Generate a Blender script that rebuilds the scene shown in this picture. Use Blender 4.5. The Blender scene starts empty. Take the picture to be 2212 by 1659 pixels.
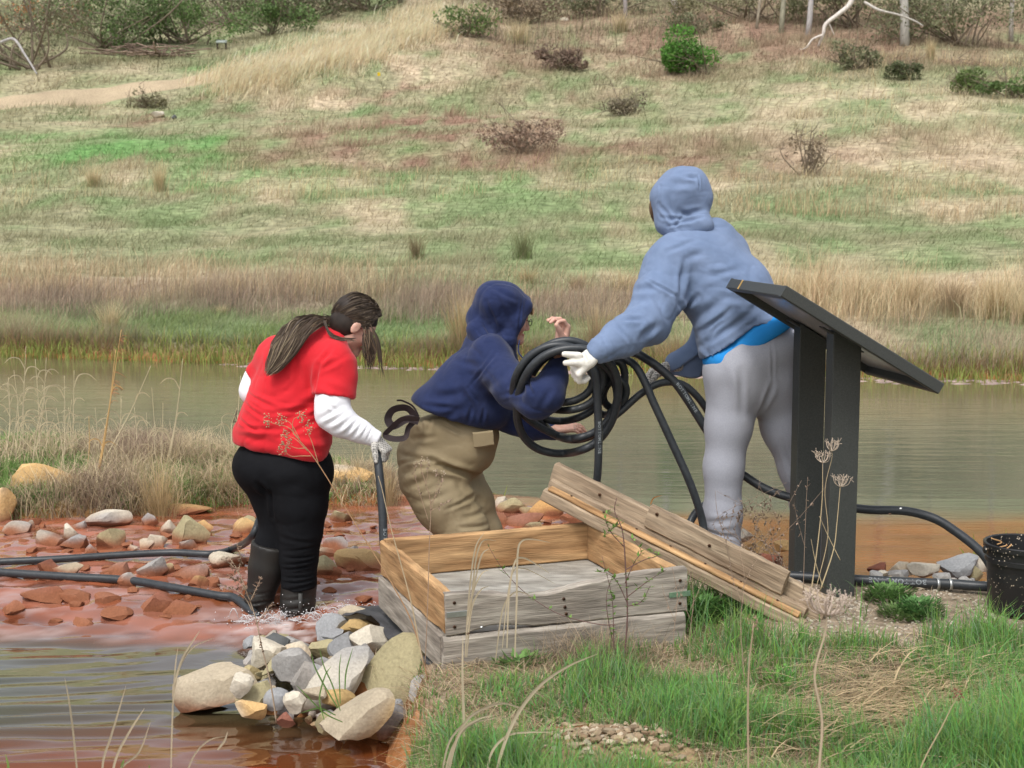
import bpy, bmesh, math, random
import numpy as np
from mathutils import Vector, Matrix
random.seed(5)
rng = np.random.default_rng(11)
sc = bpy.context.scene
COL = sc.collection
R = math.radians

# ------------------------------------------------------------------ camera, sky, sun, exposure
F, CX, CY, CH = 3000.0, 1106.0, 829.5, 1.53          # photo measured on a 2212 x 1659 grid
TH = math.atan(354.5 / F)
cam_d = bpy.data.cameras.new('camera'); cam = bpy.data.objects.new('camera', cam_d); COL.objects.link(cam)
cam_d.lens = F / 2212 * 36; cam_d.sensor_width = 36; cam_d.clip_start = 0.1; cam_d.clip_end = 2000
cam.location = (0, 0, CH); cam.rotation_euler = (R(90) - TH, 0, 0)
cam_d.dof.use_dof = True; cam_d.dof.focus_distance = 5.8; cam_d.dof.aperture_fstop = 7.5
sc.camera = cam
SUN_EL, SUN_AZ = R(58), R(205)                        # high soft sun behind the camera's left shoulder
world = bpy.data.worlds.new('World'); sc.world = world; world.use_nodes = True
wn = world.node_tree; bg = wn.nodes['Background']
sky = wn.nodes.new('ShaderNodeTexSky'); sky.sky_type = 'NISHITA'; sky.sun_disc = False
sky.sun_elevation = SUN_EL; sky.sun_rotation = SUN_AZ; sky.air_density = 1.0; sky.dust_density = 4.0; sky.ozone_density = 1.0
hs = wn.nodes.new('ShaderNodeHueSaturation'); hs.inputs['Saturation'].default_value = 0.28; hs.inputs['Value'].default_value = 1.35
wn.links.new(sky.outputs[0], hs.inputs['Color']); wn.links.new(hs.outputs[0], bg.inputs['Color'])
bg.inputs['Strength'].default_value = 0.15
sun_d = bpy.data.lights.new('sun', 'SUN'); sun = bpy.data.objects.new('sun', sun_d); COL.objects.link(sun)
sun_d.energy = 1.5; sun_d.angle = R(11); sun_d.color = (1.0, 0.96, 0.9)
sdir = Vector((math.sin(SUN_AZ) * math.cos(SUN_EL), math.cos(SUN_AZ) * math.cos(SUN_EL), math.sin(SUN_EL)))
sun.rotation_euler = sdir.to_track_quat('Z', 'Y').to_euler()
sc.view_settings.view_transform = 'Standard'; sc.view_settings.look = 'None'
sc.view_settings.exposure = 0.17; sc.view_settings.gamma = 1.0; sc.view_settings.use_curve_mapping = False

# ------------------------------------------------------------------ helpers: measuring
def V(x, y, D):
    """world point seen at photo position x,y at distance D ahead"""
    u = (x - CX) / F; v = (CY - y) / F
    t = D / (math.cos(TH) + v * math.sin(TH))
    return np.array((u * t, D, CH + t * (-math.sin(TH) + v * math.cos(TH))))
def onz(x, y, z=0.0):
    u = (x - CX) / F; v = (CY - y) / F
    t = (z - CH) / (-math.sin(TH) + v * math.cos(TH))
    return np.array((u * t, t * (math.cos(TH) + v * math.sin(TH)), z))

# ------------------------------------------------------------------ helpers: noise
def _h(ix, iy, iz, s):
    n = (ix * 374761393 + iy * 668265263 + iz * 2147483647 + s * 974634777) & 0xffffffff
    n = ((n ^ (n >> 13)) * 1274126177) & 0xffffffff
    return ((n ^ (n >> 16)) & 0xffff) / 65535.0
def noise(p, scale=1.0, seed=0):
    p = np.asarray(p, float) * scale + 100.0
    i = np.floor(p).astype(np.int64); f = p - i; f = f * f * (3 - 2 * f)
    r = 0
    for a in (0, 1):
        for b in (0, 1):
            for c in (0, 1):
                w = (f[:, 0] if a else 1 - f[:, 0]) * (f[:, 1] if b else 1 - f[:, 1]) * (f[:, 2] if c else 1 - f[:, 2])
                r = r + w * _h(i[:, 0] + a, i[:, 1] + b, i[:, 2] + c, seed)
    return r * 2 - 1
def fbm(p, scale=1.0, seed=0, octv=3):
    r = 0; a = 1; t = 0
    for o in range(octv):
        r = r + a * noise(p, scale * 2 ** o, seed + o); t += a; a *= .5
    return r / t
def xy(X, Y): return np.stack([X, Y, np.zeros_like(X)], -1)
def sstep(a, b, x):
    t = np.clip((x - a) / (b - a), 0, 1); return t * t * (3 - 2 * t)

# ------------------------------------------------------------------ helpers: objects
def tag(o, label=None, cat=None, group=None, kind=None):
    if label: o['label'] = label
    if cat: o['category'] = cat
    if group: o['group'] = group
    if kind: o['kind'] = kind
    return o
def empty(name, loc, label, cat, group=None):
    o = bpy.data.objects.new(name, None); COL.objects.link(o); o.location = loc; o.empty_display_size = .1
    return tag(o, label, cat, group)
def link(name, me, parent=None, mat=None):
    o = bpy.data.objects.new(name, me); COL.objects.link(o)
    if mat is not None and not me.materials: me.materials.append(mat)
    if parent is not None:
        o.parent = parent
        o.location = -Vector(parent.location) if parent.parent is None else Vector((0, 0, 0))
    return o
def mesh(name, v, f, mat=None, parent=None, col=None, smooth=True, uv=None, sharp=None):
    """one mesh object from numpy arrays; all vertices in world space"""
    v = np.asarray(v, np.float32); me = bpy.data.meshes.new(name)
    if isinstance(f, list) and len(f) and not np.isscalar(f[0]) and len({len(q) for q in f}) > 1:
        me.from_pydata([tuple(map(float, q)) for q in v], [], [tuple(int(i) for i in q) for q in f])
    else:
        f = np.asarray(f, np.int32); n, k = f.shape
        me.vertices.add(len(v)); me.vertices.foreach_set('co', v.ravel())
        me.loops.add(n * k); me.loops.foreach_set('vertex_index', f.ravel())
        me.polygons.add(n); me.polygons.foreach_set('loop_start', np.arange(0, n * k, k, dtype=np.int32))
        me.update(calc_edges=True); me.validate()
    if smooth: me.polygons.foreach_set('use_smooth', np.ones(len(me.polygons), bool))
    if col is not None:
        a = me.color_attributes.new('Col', 'FLOAT_COLOR', 'POINT')
        c = np.ones((len(v), 4), np.float32); c[:, :3] = col; a.data.foreach_set('color', c.ravel())
    if sharp: me.set_sharp_from_angle(angle=R(sharp))
    me.update()
    return link(name, me, parent, mat)

def catmull(pts, n=8):
    pts = np.asarray(pts, float); P = np.vstack([2 * pts[0] - pts[1], pts, 2 * pts[-1] - pts[-2]])
    out = []
    for i in range(1, len(P) - 2):
        t = np.linspace(0, 1, n, endpoint=False)[:, None]
        a, b, c, d = P[i - 1], P[i], P[i + 1], P[i + 2]
        out.append(.5 * ((2 * b) + (-a + c) * t + (2 * a - 5 * b + 4 * c - d) * t ** 2 + (-a + 3 * b - 3 * c + d) * t ** 3))
    out.append(P[-2][None]); return np.vstack(out)
def tube_geo(pts, r, n=10, cap=True):
    pts = np.asarray(pts, float); m = len(pts); r = np.broadcast_to(np.asarray(r, float), (m,))
    T = np.gradient(pts, axis=0); T /= np.linalg.norm(T, axis=1)[:, None] + 1e-9
    ref = np.array((0, 0, 1.)) if abs(T[0][2]) < .9 else np.array((1., 0, 0))
    N = np.zeros_like(T); a = np.cross(T[0], ref); N[0] = a / np.linalg.norm(a)
    for i in range(1, m):
        q = N[i - 1] - T[i] * np.dot(N[i - 1], T[i]); N[i] = q / (np.linalg.norm(q) + 1e-9)
    B = np.cross(T, N); ang = np.linspace(0, 2 * np.pi, n, endpoint=False)
    v = (pts[:, None] + r[:, None, None] * (np.cos(ang)[None, :, None] * N[:, None] + np.sin(ang)[None, :, None] * B[:, None])).reshape(-1, 3)
    i = np.arange(m - 1)[:, None] * n; j = np.arange(n)[None]; j2 = (j + 1) % n
    f = np.stack([i + j, i + j2, i + n + j2, i + n + j], -1).reshape(-1, 4)
    if cap:
        v = np.vstack([v, pts[0], pts[-1]]); k = m * n
        c0 = np.array([[k, (q + 1) % n, q, q] for q in range(n)]); c1 = np.array([[k + 1, (m - 1) * n + q, (m - 1) * n + (q + 1) % n, (m - 1) * n + (q + 1) % n] for q in range(n)])
        return v, f, np.vstack([c0, c1])[:, :3]
    return v, f, None
class Geo:
    """collects triangles for one mesh"""
    def __init__(s): s.v = []; s.f = []; s.c = []; s.n = 0
    def add(s, v, f, c=(.5, .5, .5)):
        v = np.asarray(v, float); f = np.asarray(f)
        if f.shape[1] == 4: f = np.vstack([f[:, [0, 1, 2]], f[:, [0, 2, 3]]])
        s.v.append(v); s.f.append(f + s.n); s.n += len(v)
        c = np.asarray(c, float); s.c.append(np.broadcast_to(c, (len(v), 3)))
    def tube(s, pts, r, n=6, c=(.5, .5, .5), cap=True):
        v, f, cp = tube_geo(pts, r, n, cap)
        f = np.vstack([f[:, [0, 1, 2]], f[:, [0, 2, 3]]] + ([cp] if cp is not None else []))
        s.add(v, f, c)
    def build(s, name, mat, parent=None, smooth=True, sharp=None):
        v = np.vstack(s.v); f = np.vstack(s.f)
        f = f[(f[:, 0] != f[:, 1]) & (f[:, 1] != f[:, 2]) & (f[:, 0] != f[:, 2])]
        return mesh(name, v, f, mat, parent, np.vstack(s.c), smooth, sharp=sharp)
def lathe(g, prof, c0, n=32, c=(.5, .5, .5), axis=None):
    pr = np.array(prof); a = np.linspace(0, 2 * np.pi, n, endpoint=False)
    v = np.stack([pr[:, 0][:, None] * np.cos(a), pr[:, 0][:, None] * np.sin(a), pr[:, 1][:, None] + 0 * a], -1).reshape(-1, 3)
    m = len(pr); i = np.arange(m - 1)[:, None] * n; j = np.arange(n)[None]; j2 = (j + 1) % n
    f = np.stack([i + j, i + j2, i + n + j2, i + n + j], -1).reshape(-1, 4)
    if axis is not None:
        q = Vector((0, 0, 1)).rotation_difference(Vector(axis)).to_matrix(); v = v @ np.array(q).T
    g.add(v + np.asarray(c0), f, c)

# blades: bent tapering strips, fully vectorised
def blades(base, h, w, ang, lean, col, seg=3, curve=1.0, tipcol=None, face=None):
    n = len(base); t = np.linspace(0, 1, seg + 1)
    dirv = np.stack([np.cos(ang), np.sin(ang), np.zeros(n)], -1)
    fa = ang + np.pi / 2 + rng.uniform(-.9, .9, n) if face is None else face
    side = np.stack([np.cos(fa), np.sin(fa), np.zeros(n)], -1)
    out = lean[:, None] * (t[None] ** (1 + curve)) * h[:, None]
    up = h[:, None] * (t[None] - (lean[:, None] * .35).clip(0, .9) * t[None] ** 2.2)
    c = base[:, None] + dirv[:, None] * out[..., None]; c[..., 2] += up
    wd = w[:, None] * (1 - t[None] ** 1.6 * .94) * .5
    L = c - side[:, None] * wd[..., None]; Rr = c + side[:, None] * wd[..., None]
    v = np.stack([L, Rr], 2).reshape(-1, 3); k = 2 * (seg + 1)
    o = (np.arange(n) * k)[:, None]; q = np.arange(seg)[None] * 2
    a = o + q
    f = np.stack([a, a + 1, a + 3, a + 2], -1).reshape(-1, 4)
    cc = np.repeat(col[:, None], seg + 1, 1)
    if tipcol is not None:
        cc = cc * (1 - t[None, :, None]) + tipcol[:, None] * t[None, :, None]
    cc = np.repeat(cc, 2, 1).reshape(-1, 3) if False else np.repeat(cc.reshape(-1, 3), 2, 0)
    return v, f, cc

# ------------------------------------------------------------------ helpers: materials
def pmat(name, base=(.5, .5, .5), base2=None, attr=False, rough=.6, spec=.3, nscale=8, stretch=(1, 1, 1), bump=0., bscale=60,
         bstretch=None, metal=0., var=.0, sheen=0., trans=0., detail=4, contrast=1., coat=0., coord='Object', rough_var=0.):
    m = bpy.data.materials.new(name); m.use_nodes = True; nt = m.node_tree; N = nt.nodes; L = nt.links
    b = N['Principled BSDF']; b.inputs['Roughness'].default_value = rough; b.inputs['Specular IOR Level'].default_value = spec
    b.inputs['Metallic'].default_value = metal; b.inputs['Coat Weight'].default_value = coat
    if sheen: b.inputs['Sheen Weight'].default_value = sheen; b.inputs['Sheen Roughness'].default_value = .5
    tc = N.new('ShaderNodeTexCoord'); mp = N.new('ShaderNodeMapping'); mp.inputs['Scale'].default_value = stretch
    L.new(tc.outputs[coord], mp.inputs['Vector'])
    nz = N.new('ShaderNodeTexNoise'); nz.inputs['Scale'].default_value = nscale; nz.inputs['Detail'].default_value = detail
    L.new(mp.outputs[0], nz.inputs['Vector'])
    mr = N.new('ShaderNodeMapRange'); mr.inputs['From Min'].default_value = .5 - .22 / contrast; mr.inputs['From Max'].default_value = .5 + .22 / contrast
    L.new(nz.outputs['Fac'], mr.inputs['Value'])
    if attr:
        at = N.new('ShaderNodeAttribute'); at.attribute_name = 'Col'; src = at.outputs['Color']
    else:
        mx = N.new('ShaderNodeMix'); mx.data_type = 'RGBA'; mx.inputs['A'].default_value = (*base, 1); mx.inputs['B'].default_value = (*(base2 or base), 1)
        L.new(mr.outputs[0], mx.inputs['Factor']); src = mx.outputs['Result']
    if var:
        m2 = N.new('ShaderNodeMapRange'); m2.inputs['To Min'].default_value = 1 - var; m2.inputs['To Max'].default_value = 1 + var
        n3 = N.new('ShaderNodeTexNoise'); n3.inputs['Scale'].default_value = nscale * 2.7; n3.inputs['Detail'].default_value = 5
        L.new(mp.outputs[0], n3.inputs['Vector']); L.new(n3.outputs['Fac'], m2.inputs['Value'])
        m2.inputs['From Min'].default_value = .3; m2.inputs['From Max'].default_value = .7
        vm = N.new('ShaderNodeVectorMath'); vm.operation = 'SCALE'; L.new(src, vm.inputs[0]); L.new(m2.outputs[0], vm.inputs['Scale']); src = vm.outputs[0]
    L.new(src, b.inputs['Base Color'])
    if bump:
        mb = N.new('ShaderNodeMapping'); mb.inputs['Scale'].default_value = bstretch or (1, 1, 1); L.new(tc.outputs[coord], mb.inputs['Vector'])
        nb = N.new('ShaderNodeTexNoise'); nb.inputs['Scale'].default_value = bscale; nb.inputs['Detail'].default_value = 5; L.new(mb.outputs[0], nb.inputs['Vector'])
        bp = N.new('ShaderNodeBump'); bp.inputs['Strength'].default_value = 1; bp.inputs['Distance'].default_value = bump
        L.new(nb.outputs['Fac'], bp.inputs['Height']); L.new(bp.outputs[0], b.inputs['Normal'])
    if trans:
        tr = N.new('ShaderNodeBsdfTranslucent'); L.new(src, tr.inputs['Color']); ms = N.new('ShaderNodeMixShader'); ms.inputs[0].default_value = trans
        L.new(b.outputs[0], ms.inputs[1]); L.new(tr.outputs[0], ms.inputs[2]); L.new(ms.outputs[0], N['Material Output'].inputs['Surface'])
    return m
M = {}
M['blade'] = pmat('grass_blade', attr=True, rough=.75, spec=.15, trans=.4)
M['far_blade'] = pmat('far_grass_blade', attr=True, rough=.85, spec=.05, trans=.4)
M['ground'] = pmat('soil', attr=True, rough=.95, spec=.1, var=.35, nscale=9, bump=.01, bscale=30)
M['hill'] = pmat('hill_turf', attr=True, rough=.95, spec=.05, var=.4, nscale=1.2, bump=.02, bscale=5, stretch=(1, 1.6, 1))
M['rock'] = pmat('stone', attr=True, rough=.85, spec=.2, var=.14, nscale=38, bump=.005, bscale=38)
M['bark'] = pmat('bark', (.2, .17, .14), (.42, .38, .33), rough=.9, nscale=2, bump=.01, bscale=8)
M['twig'] = pmat('dry_twig', attr=True, rough=.9, spec=.1)
M['leaf'] = pmat('leaf', attr=True, rough=.6, spec=.25, trans=.3)
# ------------------------------------------------------------------ terrain heights
_py = np.array([-80, 14.4, 15.7, 16.1, 18.5, 21, 25, 33, 44, 60, 72, 86, 110, 150, 200, 300, 900])
_pz = np.array([-.5, -.5, -.15, .04, .16, .38, .74, 1.53, 3.3, 6.9, 10.2, 14.7, 25, 44, 66, 98, 104])
def seg_sdf(P, poly):
    """signed distance to polygon, positive inside"""
    poly = np.asarray(poly, float); d = np.full(len(P), 1e9); ins = np.zeros(len(P), bool); n = len(poly)
    for i in range(n):
        a = poly[i]; b = poly[(i + 1) % n]; e = b - a; w = P - a
        t = np.clip((w @ e) / (e @ e), 0, 1); q = w - t[:, None] * e; d = np.minimum(d, (q ** 2).sum(1))
        c = ((a[1] <= P[:, 1]) & (b[1] > P[:, 1])) | ((b[1] <= P[:, 1]) & (a[1] > P[:, 1]))
        ins ^= c & ((e[0] * w[:, 1] - e[1] * w[:, 0]) * np.sign(e[1] + 1e-12) < 0) if abs(e[1]) > 1e-9 else np.zeros(len(P), bool)
    d = np.sqrt(d); return np.where(ins, d, -d)
LAND = [tuple(onz(x, y, 0)[:2]) for x, y in ((930, 1800), (890, 1600), (905, 1500), (885, 1410), (900, 1330), (960, 1268), (1090, 1225), (1290, 1205), (1500, 1216), (1730, 1222), (1900, 1236), (2300, 1250), (2900, 1262))]
LAND = [(-40, -60), (-40, 2.3), (-2.2, 2.9), (-.9, 3.3), (-.35, 3.4)] + LAND + [(30, 6.3), (30, -60)]
SPIT = [tuple(onz(x, y, -.08)[:2]) for x, y in ((-1200, 1110), (-150, 1098), (220, 1096), (420, 1078), (560, 1062), (700, 1058), (840, 1068), (905, 1052), (880, 1015), (600, 975), (200, 955), (-150, 945), (-1500, 945))]
HEAP = [((-.92, 4.95), (-.42, 5.0), .17, (.24, .42)), ((-.62, 5.05), (-.45, 5.5), .16, (.34, .36)), ((-.62, 4.75), (-.4, 4.7), .10, (.24, .34))]
def height(X, Y):
    X = np.atleast_1d(np.asarray(X, float)); Y = np.atleast_1d(np.asarray(Y, float)); P2 = np.stack([X, Y], -1); P3 = xy(X, Y)
    k = np.interp(Y, [20, 70], [.25, .05])
    yp = Y + k * np.clip(X, -40, 40) + .35 * noise(P3, .35, 3) * np.interp(Y, [12, 18], [.6, 1.5])
    z = np.interp(yp, _py, _pz)
    far = sstep(15.5, 22, Y)
    z = z + far * (.10 * noise(P3, .5, 5) + .05 * noise(P3, 1.4, 6)) + sstep(30, 60, Y) * (.7 * noise(P3, .07, 9))
    z = z + sstep(60, 66, Y) * (1 - sstep(74, 84, Y)) * np.exp(-((X + 8) / 9) ** 2) * 0.9
    dl = seg_sdf(P2, LAND) + .06 * noise(P3, 3.1, 21) + .03 * noise(P3, 9, 22)
    zl = -.5 + .5 * sstep(-.28, .12, dl) + .02 * noise(P3, 2.5, 23) * sstep(.0, .5, dl) + .004 * noise(P3, 20, 24)
    ds = seg_sdf(P2, SPIT) + .12 * noise(P3, 2.1, 31) + .04 * noise(P3, 7, 32)
    zs = -.5 + .44 * sstep(-.35, .2, ds) + .05 * noise(P3, 1.7, 33) * sstep(0, .6, ds)
    for (ax, ay), (bx, by), r, hh in HEAP:
        ex, ey = bx - ax, by - ay; t = np.clip(((X - ax) * ex + (Y - ay) * ey) / (ex * ex + ey * ey), 0, 1)
        dd = np.hypot(X - ax - t * ex, Y - ay - t * ey); zl = np.maximum(zl, -.5 + (hh[0] + (hh[1] - hh[0]) * t) * np.exp(-(dd / r) ** 2))
    side = -.5 + 2.2 * sstep(26, 36, np.abs(X)) * (Y < 40)
    near = np.maximum(np.maximum(zl, zs), np.where(Y < 16, side, -.5))
    return np.maximum(z, near)
def ground_at(x, y):
    D = np.concatenate([np.arange(2.5, 20, .01), np.arange(20, 260, .1)]); t = [V(x, y, d) for d in D[[0, -1]]]
    u = (x - CX) / F; v = (CY - y) / F; tt = D / (math.cos(TH) + v * math.sin(TH)); zz = CH + tt * (-math.sin(TH) + v * math.cos(TH)); X = u * tt
    h = height(X, D); k = np.argmax(h >= zz); k = k if h[k] >= zz[k] else len(D) - 1
    return np.array((X[k], D[k], h[k]))

# colour field of the hill and the near ground (dry stems, new grass, leaf litter, mud)
GREEN = np.array((.175, .245, .110)); STRAW = np.array((.47, .385, .27)); BROWN = np.array((.25, .16, .115)); LITTER = np.array((.255, .18, .125))
OLIVE = np.array((.27, .265, .16)); MUD = np.array((.30, .13, .05)); DIRT = np.array((.24, .19, .135)); BRIGHT = np.array((.15, .29, .10))
_patch = [  # x, y, rx, ry on the photo grid, colour, strength
    (250, 325, 420, 42, BRIGHT, .85), (650, 372, 420, 26, BRIGHT, .6), (1000, 405, 420, 30, BRIGHT, .45), (950, 150, 190, 35, GREEN, .7), (1330, 205, 230, 28, GREEN, .75), (1130, 120, 110, 25, GREEN, .4),
    (700, 245, 260, 12, GREEN, .7), (1520, 260, 160, 18, GREEN, .6), (1620, 480, 560, 35, GREEN, .6), (900, 545, 500, 28, GREEN, .55), (250, 520, 350, 40, OLIVE, .6), (2080, 245, 260, 25, GREEN, .5), (1700, 320, 200, 16, GREEN, .4), (2100, 580, 300, 18, GREEN, .5),
    (200, 700, 420, 22, GREEN, .8), (650, 712, 420, 20, GREEN, .75), (900, 725, 260, 22, GREEN, .7), (500, 130, 80, 12, BRIGHT, .7), (420, 180, 300, 10, OLIVE, .6),
    (860, 190, 230, 16, BROWN, .85), (980, 255, 300, 24, BROWN, .9), (1650, 345, 420, 22, BROWN, .7), (700, 300, 300, 18, BROWN, .7), (830, 315, 420, 20, BROWN, .9), (1250, 330, 350, 26, BROWN, .8), (1180, 290, 140, 40, BROWN, .7), (1560, 350, 260, 20, BROWN, .75), (330, 262, 330, 12, BROWN, .65), (1230, 110, 260, 30, BROWN, .6), (1800, 330, 200, 40, BROWN, .35),
    (760, 140, 260, 34, STRAW, .95), (950, 70, 150, 50, STRAW, .9), (600, 178, 300, 14, STRAW, .8), (160, 218, 240, 14, STRAW, .7), (300, 385, 170, 24, STRAW, .6), (330, 372, 60, 30, STRAW, .5), (620, 410, 300, 20, STRAW, .35), (1900, 230, 420, 45, STRAW, .7), (2000, 330, 360, 60, STRAW, .65), (1600, 410, 340, 22, STRAW, .7), (2050, 450, 280, 26, STRAW, .6),
    (1480, 90, 120, 40, STRAW, .3), (1230, 40, 90, 40, STRAW, .3), (1950, 620, 460, 40, STRAW, .85), (280, 595, 420, 24, STRAW, .7), (560, 610, 120, 16, STRAW, .5), (1250, 235, 160, 14, STRAW, .45), (1830, 690, 420, 26, np.array((.36, .29, .21)), .7), (2100, 760, 200, 40, np.array((.24, .19, .14)), .7),
    (280, 650, 520, 28, np.array((.30, .235, .19)), .95), (820, 655, 300, 22, np.array((.30, .235, .18)), .8), (1250, 650, 260, 34, np.array((.34, .27, .19)), .6),
    (1750, 75, 600, 75, LITTER, 1.0), (1900, 60, 400, 70, LITTER, .9), (1100, 60, 200, 40, LITTER, .7), (1250, 30, 300, 35, LITTER, .6), (1700, 30, 700, 40, LITTER, .7), (250, 90, 420, 60, np.array((.22, .21, .12)), .7)]
_pw = None
def patches():
    global _pw
    if _pw is None:
        _pw = []
        for x, y, rx, ry, c, s in _patch:
            p = ground_at(x, y); a = ground_at(x, min(y + ry, 760)); b = ground_at(x, y - ry)
            _pw.append((p[0], p[1], rx * p[1] / F, max(.5, (b[1] - a[1]) / 2), c, s))
    return _pw
def ground_col(X, Y):
    P = xy(X, Y); n = len(X)
    a = fbm(P * np.array((1.2, .5, 1)), .30, 41, 4)[:, None]; b = fbm(P * np.array((1.2, .5, 1)), .8, 45, 3)[:, None]
    c = OLIVE * np.ones((n, 1)); c = c + (STRAW - c) * np.clip(.25 + 1.3 * a, 0, .85); c = c + (GREEN - c) * np.clip(.2 + 1.6 * b, 0, .8)
    wx = X + 1.2 * noise(P, .35, 51) * np.interp(Y, [15, 60], [.5, 2.5]); wy = Y + np.interp(Y, [15, 30, 60], [.6, 1.8, 5]) * noise(P, .3, 52) + np.interp(Y, [15, 60], [.2, 1.5]) * noise(P, 1.1, 53)
    for px, py, rx, ry, pc, s in patches():
        m = np.clip((np.exp(-(((wx - px) / rx) ** 2 + ((wy - py) / ry) ** 2) * 1.3)) * 1.25, 0, 1)[:, None] * s
        m = m * np.clip(.75 + 1.1 * noise(P * np.array((1.3, .5, 1)), 1.0, int(abs(px * 10)) % 97) + .5 * noise(P * np.array((1.3, .6, 1)), 2.6, 7), .1, 1.15)[:, None]
        c = c * (1 - m) + pc * m
    # near side
    P2 = np.stack([X, Y], -1); nz = noise(P, 4, 61)[:, None]
    dl = seg_sdf(P2, LAND)[:, None]; ds = seg_sdf(P2, SPIT)[:, None]; h = height(X, Y)[:, None]
    nearc = MUD * .8 * (1 + .3 * nz)
    landc = DIRT * (1 + .25 * nz + .2 * noise(P, 25, 62)[:, None])
    nearc = nearc + (landc - nearc) * sstep(-.12, -.02, h)
    nearc = nearc + (np.array((.13, .13, .06)) - nearc) * (sstep(.0, .25, ds) * .8)
    w = sstep(14.8, 16.6, Y + .25 * np.clip(X, -40, 40))[:, None]
    shore = MUD * .8; c = c + (shore - c) * (1 - sstep(-.1, .05, h)) * (Y[:, None] < 22)
    return np.clip(nearc * (1 - w) + c * w, .01, .7)

def axis(parts):
    return np.unique(np.round(np.concatenate([np.arange(a, b, s) for a, b, s in parts]), 4))
gx = axis([(-400, -60, 20), (-60, -16, 2), (-16, -7, .4), (-7, -3.2, .1), (-3.2, 3.6, .045), (3.6, 7, .1), (7, 16, .4), (16, 60, 2), (60, 401, 20)])
gy = axis([(-60, 0, 6), (0, 3, .3), (3, 8.5, .045), (8.5, 14, .12), (14, 20, .1), (20, 40, .3), (40, 90, .5), (90, 200, 4), (200, 901, 50)])
GX, GY = np.meshgrid(gx, gy); gxf, gyf = GX.ravel(), GY.ravel(); gz = height(gxf, gyf)
gcol = ground_col(gxf, gyf)
nx, ny = len(gx), len(gy)
ii = (np.arange(ny - 1)[:, None] * nx + np.arange(nx - 1)[None]).ravel()
gf = np.stack([ii, ii + 1, ii + nx + 1, ii + nx], -1)
gverts = np.stack([gxf, gyf, gz], -1)
fc = gverts[gf].mean(1); farmask = (fc[:, 1] + .25 * np.clip(fc[:, 0], -40, 40)) > 14.9
def sub(name, mask, mat, label):
    f = gf[mask]; u, inv = np.unique(f.ravel(), return_inverse=True)
    o = mesh(name, gverts[u], inv.reshape(-1, 4), mat, None, gcol[u]); tag(o, label, None, None, 'structure'); return o
sub('hillside', farmask, M['hill'], 'grassy hillside rising behind the pond')
sub('ground', ~farmask, M['ground'], 'muddy and gravelly ground along the pond and stream')

# ------------------------------------------------------------------ water
PZ = -.15
def wl(Y):                                             # stream level falls over the riffle beside the box
    return np.interp(Y, [3, 5.72, 6.0, 6.3, 8.3, 30], [-.27, -.27, -.225, -.185, -.15, -.15])
def onw(x, y):
    p = onz(x, y, -.2)
    for _ in range(6): p = onz(x, y, float(wl(p[1])))
    return p
_lx = [V(870, 1000, 8.4)[0], onz(1000, 1062, PZ)[0], onz(1230, 1080, PZ)[0], onz(1330, 1150, PZ)[0], onz(1400, 1230, PZ)[0]]
_ly = [8.9, onz(1000, 1062, PZ)[1], onz(1230, 1080, PZ)[1], onz(1330, 1150, PZ)[1], onz(1400, 1230, PZ)[1]]
def border(X): return np.interp(X, [-30] + _lx + [_lx[-1] + .1], [8.9] + _ly + [-5])
wx_ = axis([(-30, -6, 1.5), (-6, -3, .12), (-3, 1.0, .022), (1.0, 4, .08), (4, 7, .25), (7, 31, 1.5)])
wy_ = axis([(2, 3.7, .1), (3.7, 8.6, .022), (8.6, 10, .08), (10, 21, .3)])
WX, WY = np.meshgrid(wx_, wy_); X, Y = WX.ravel(), WY.ravel(); P = xy(X, Y)
Zp = wl(Y); low = 1 - sstep(5.62, 6.02, Y + .14 * noise(P, 2, 71)); rif = sstep(5.75, 6.15, Y) * (1 - sstep(7.6, 8.4, Y)) * (Y < border(X) + .4)
wob = noise(P, 1.3, 72) * .35 + noise(P, .5, 73) * .6
ph = (Y * 1.0 - .10 * X) * 2 * np.pi / .125 + wob * 5
ph2 = (Y * 1.0 - .22 * X) * 2 * np.pi / .083 + noise(P, 1.7, 74) * 4
am = (.55 + .6 * noise(P, 1.1, 75)).clip(.1, 1.2) * sstep(3.2, 4.2, Y + 0 * X)
Pr = np.stack([X + .12 * Y, Y - .13 * X, 0 * X], -1); am = am * .9 * sstep(-.75, .1, noise(P * np.array((.6, 1.4, 1)), 1.5, 88)) ; nearw = 1 - sstep(4.3, 4.9, Y + .2 * noise(P, 1.5, 89))
Zw = low * (am * (.0055 * np.sin(ph) + .0035 * np.sin(ph2) + .0120 * noise(Pr * np.array((.16, 1.25, 1)), 9, 76) + .0075 * noise(Pr * np.array((.2, 1.2, 1)), 20, 92)) + nearw * .0090 * noise(Pr * np.array((.45, 1.1, 1)), 11, 93))
Zw = Zw * (.25 + .75 * sstep(-.15, -.9, X))            # calmer beside the stones
bt = V(640, 1325, 6.0); dist = np.hypot(X - bt[0], (Y - 5.95) * 1.3)
Zw = Zw + rif * (.010 * noise(P * np.array((.55, 1.2, 1)), 7, 77) + .008 * noise(P * np.array((.8, 1.3, 1)), 19, 78) + .003 * noise(P * np.array((.8, 1.3, 1)), 42, 79)) + .006 * noise(P * np.array((.35, 1.2, 1)), 6, 90) * np.exp(-((Y - 5.7) / .22) ** 2) + .012 * noise(P * np.array((.5, 1.3, 1)), 10, 99) * np.exp(-((Y - 5.88) / .16) ** 2)
Zw = Zw + .016 * np.abs(noise(P, 22, 79)) * np.exp(-(dist / .22) ** 2) + .012 * noise(P, 9, 80) * np.exp(-(dist / .5) ** 2)
Zp = Zp + Zw
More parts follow.
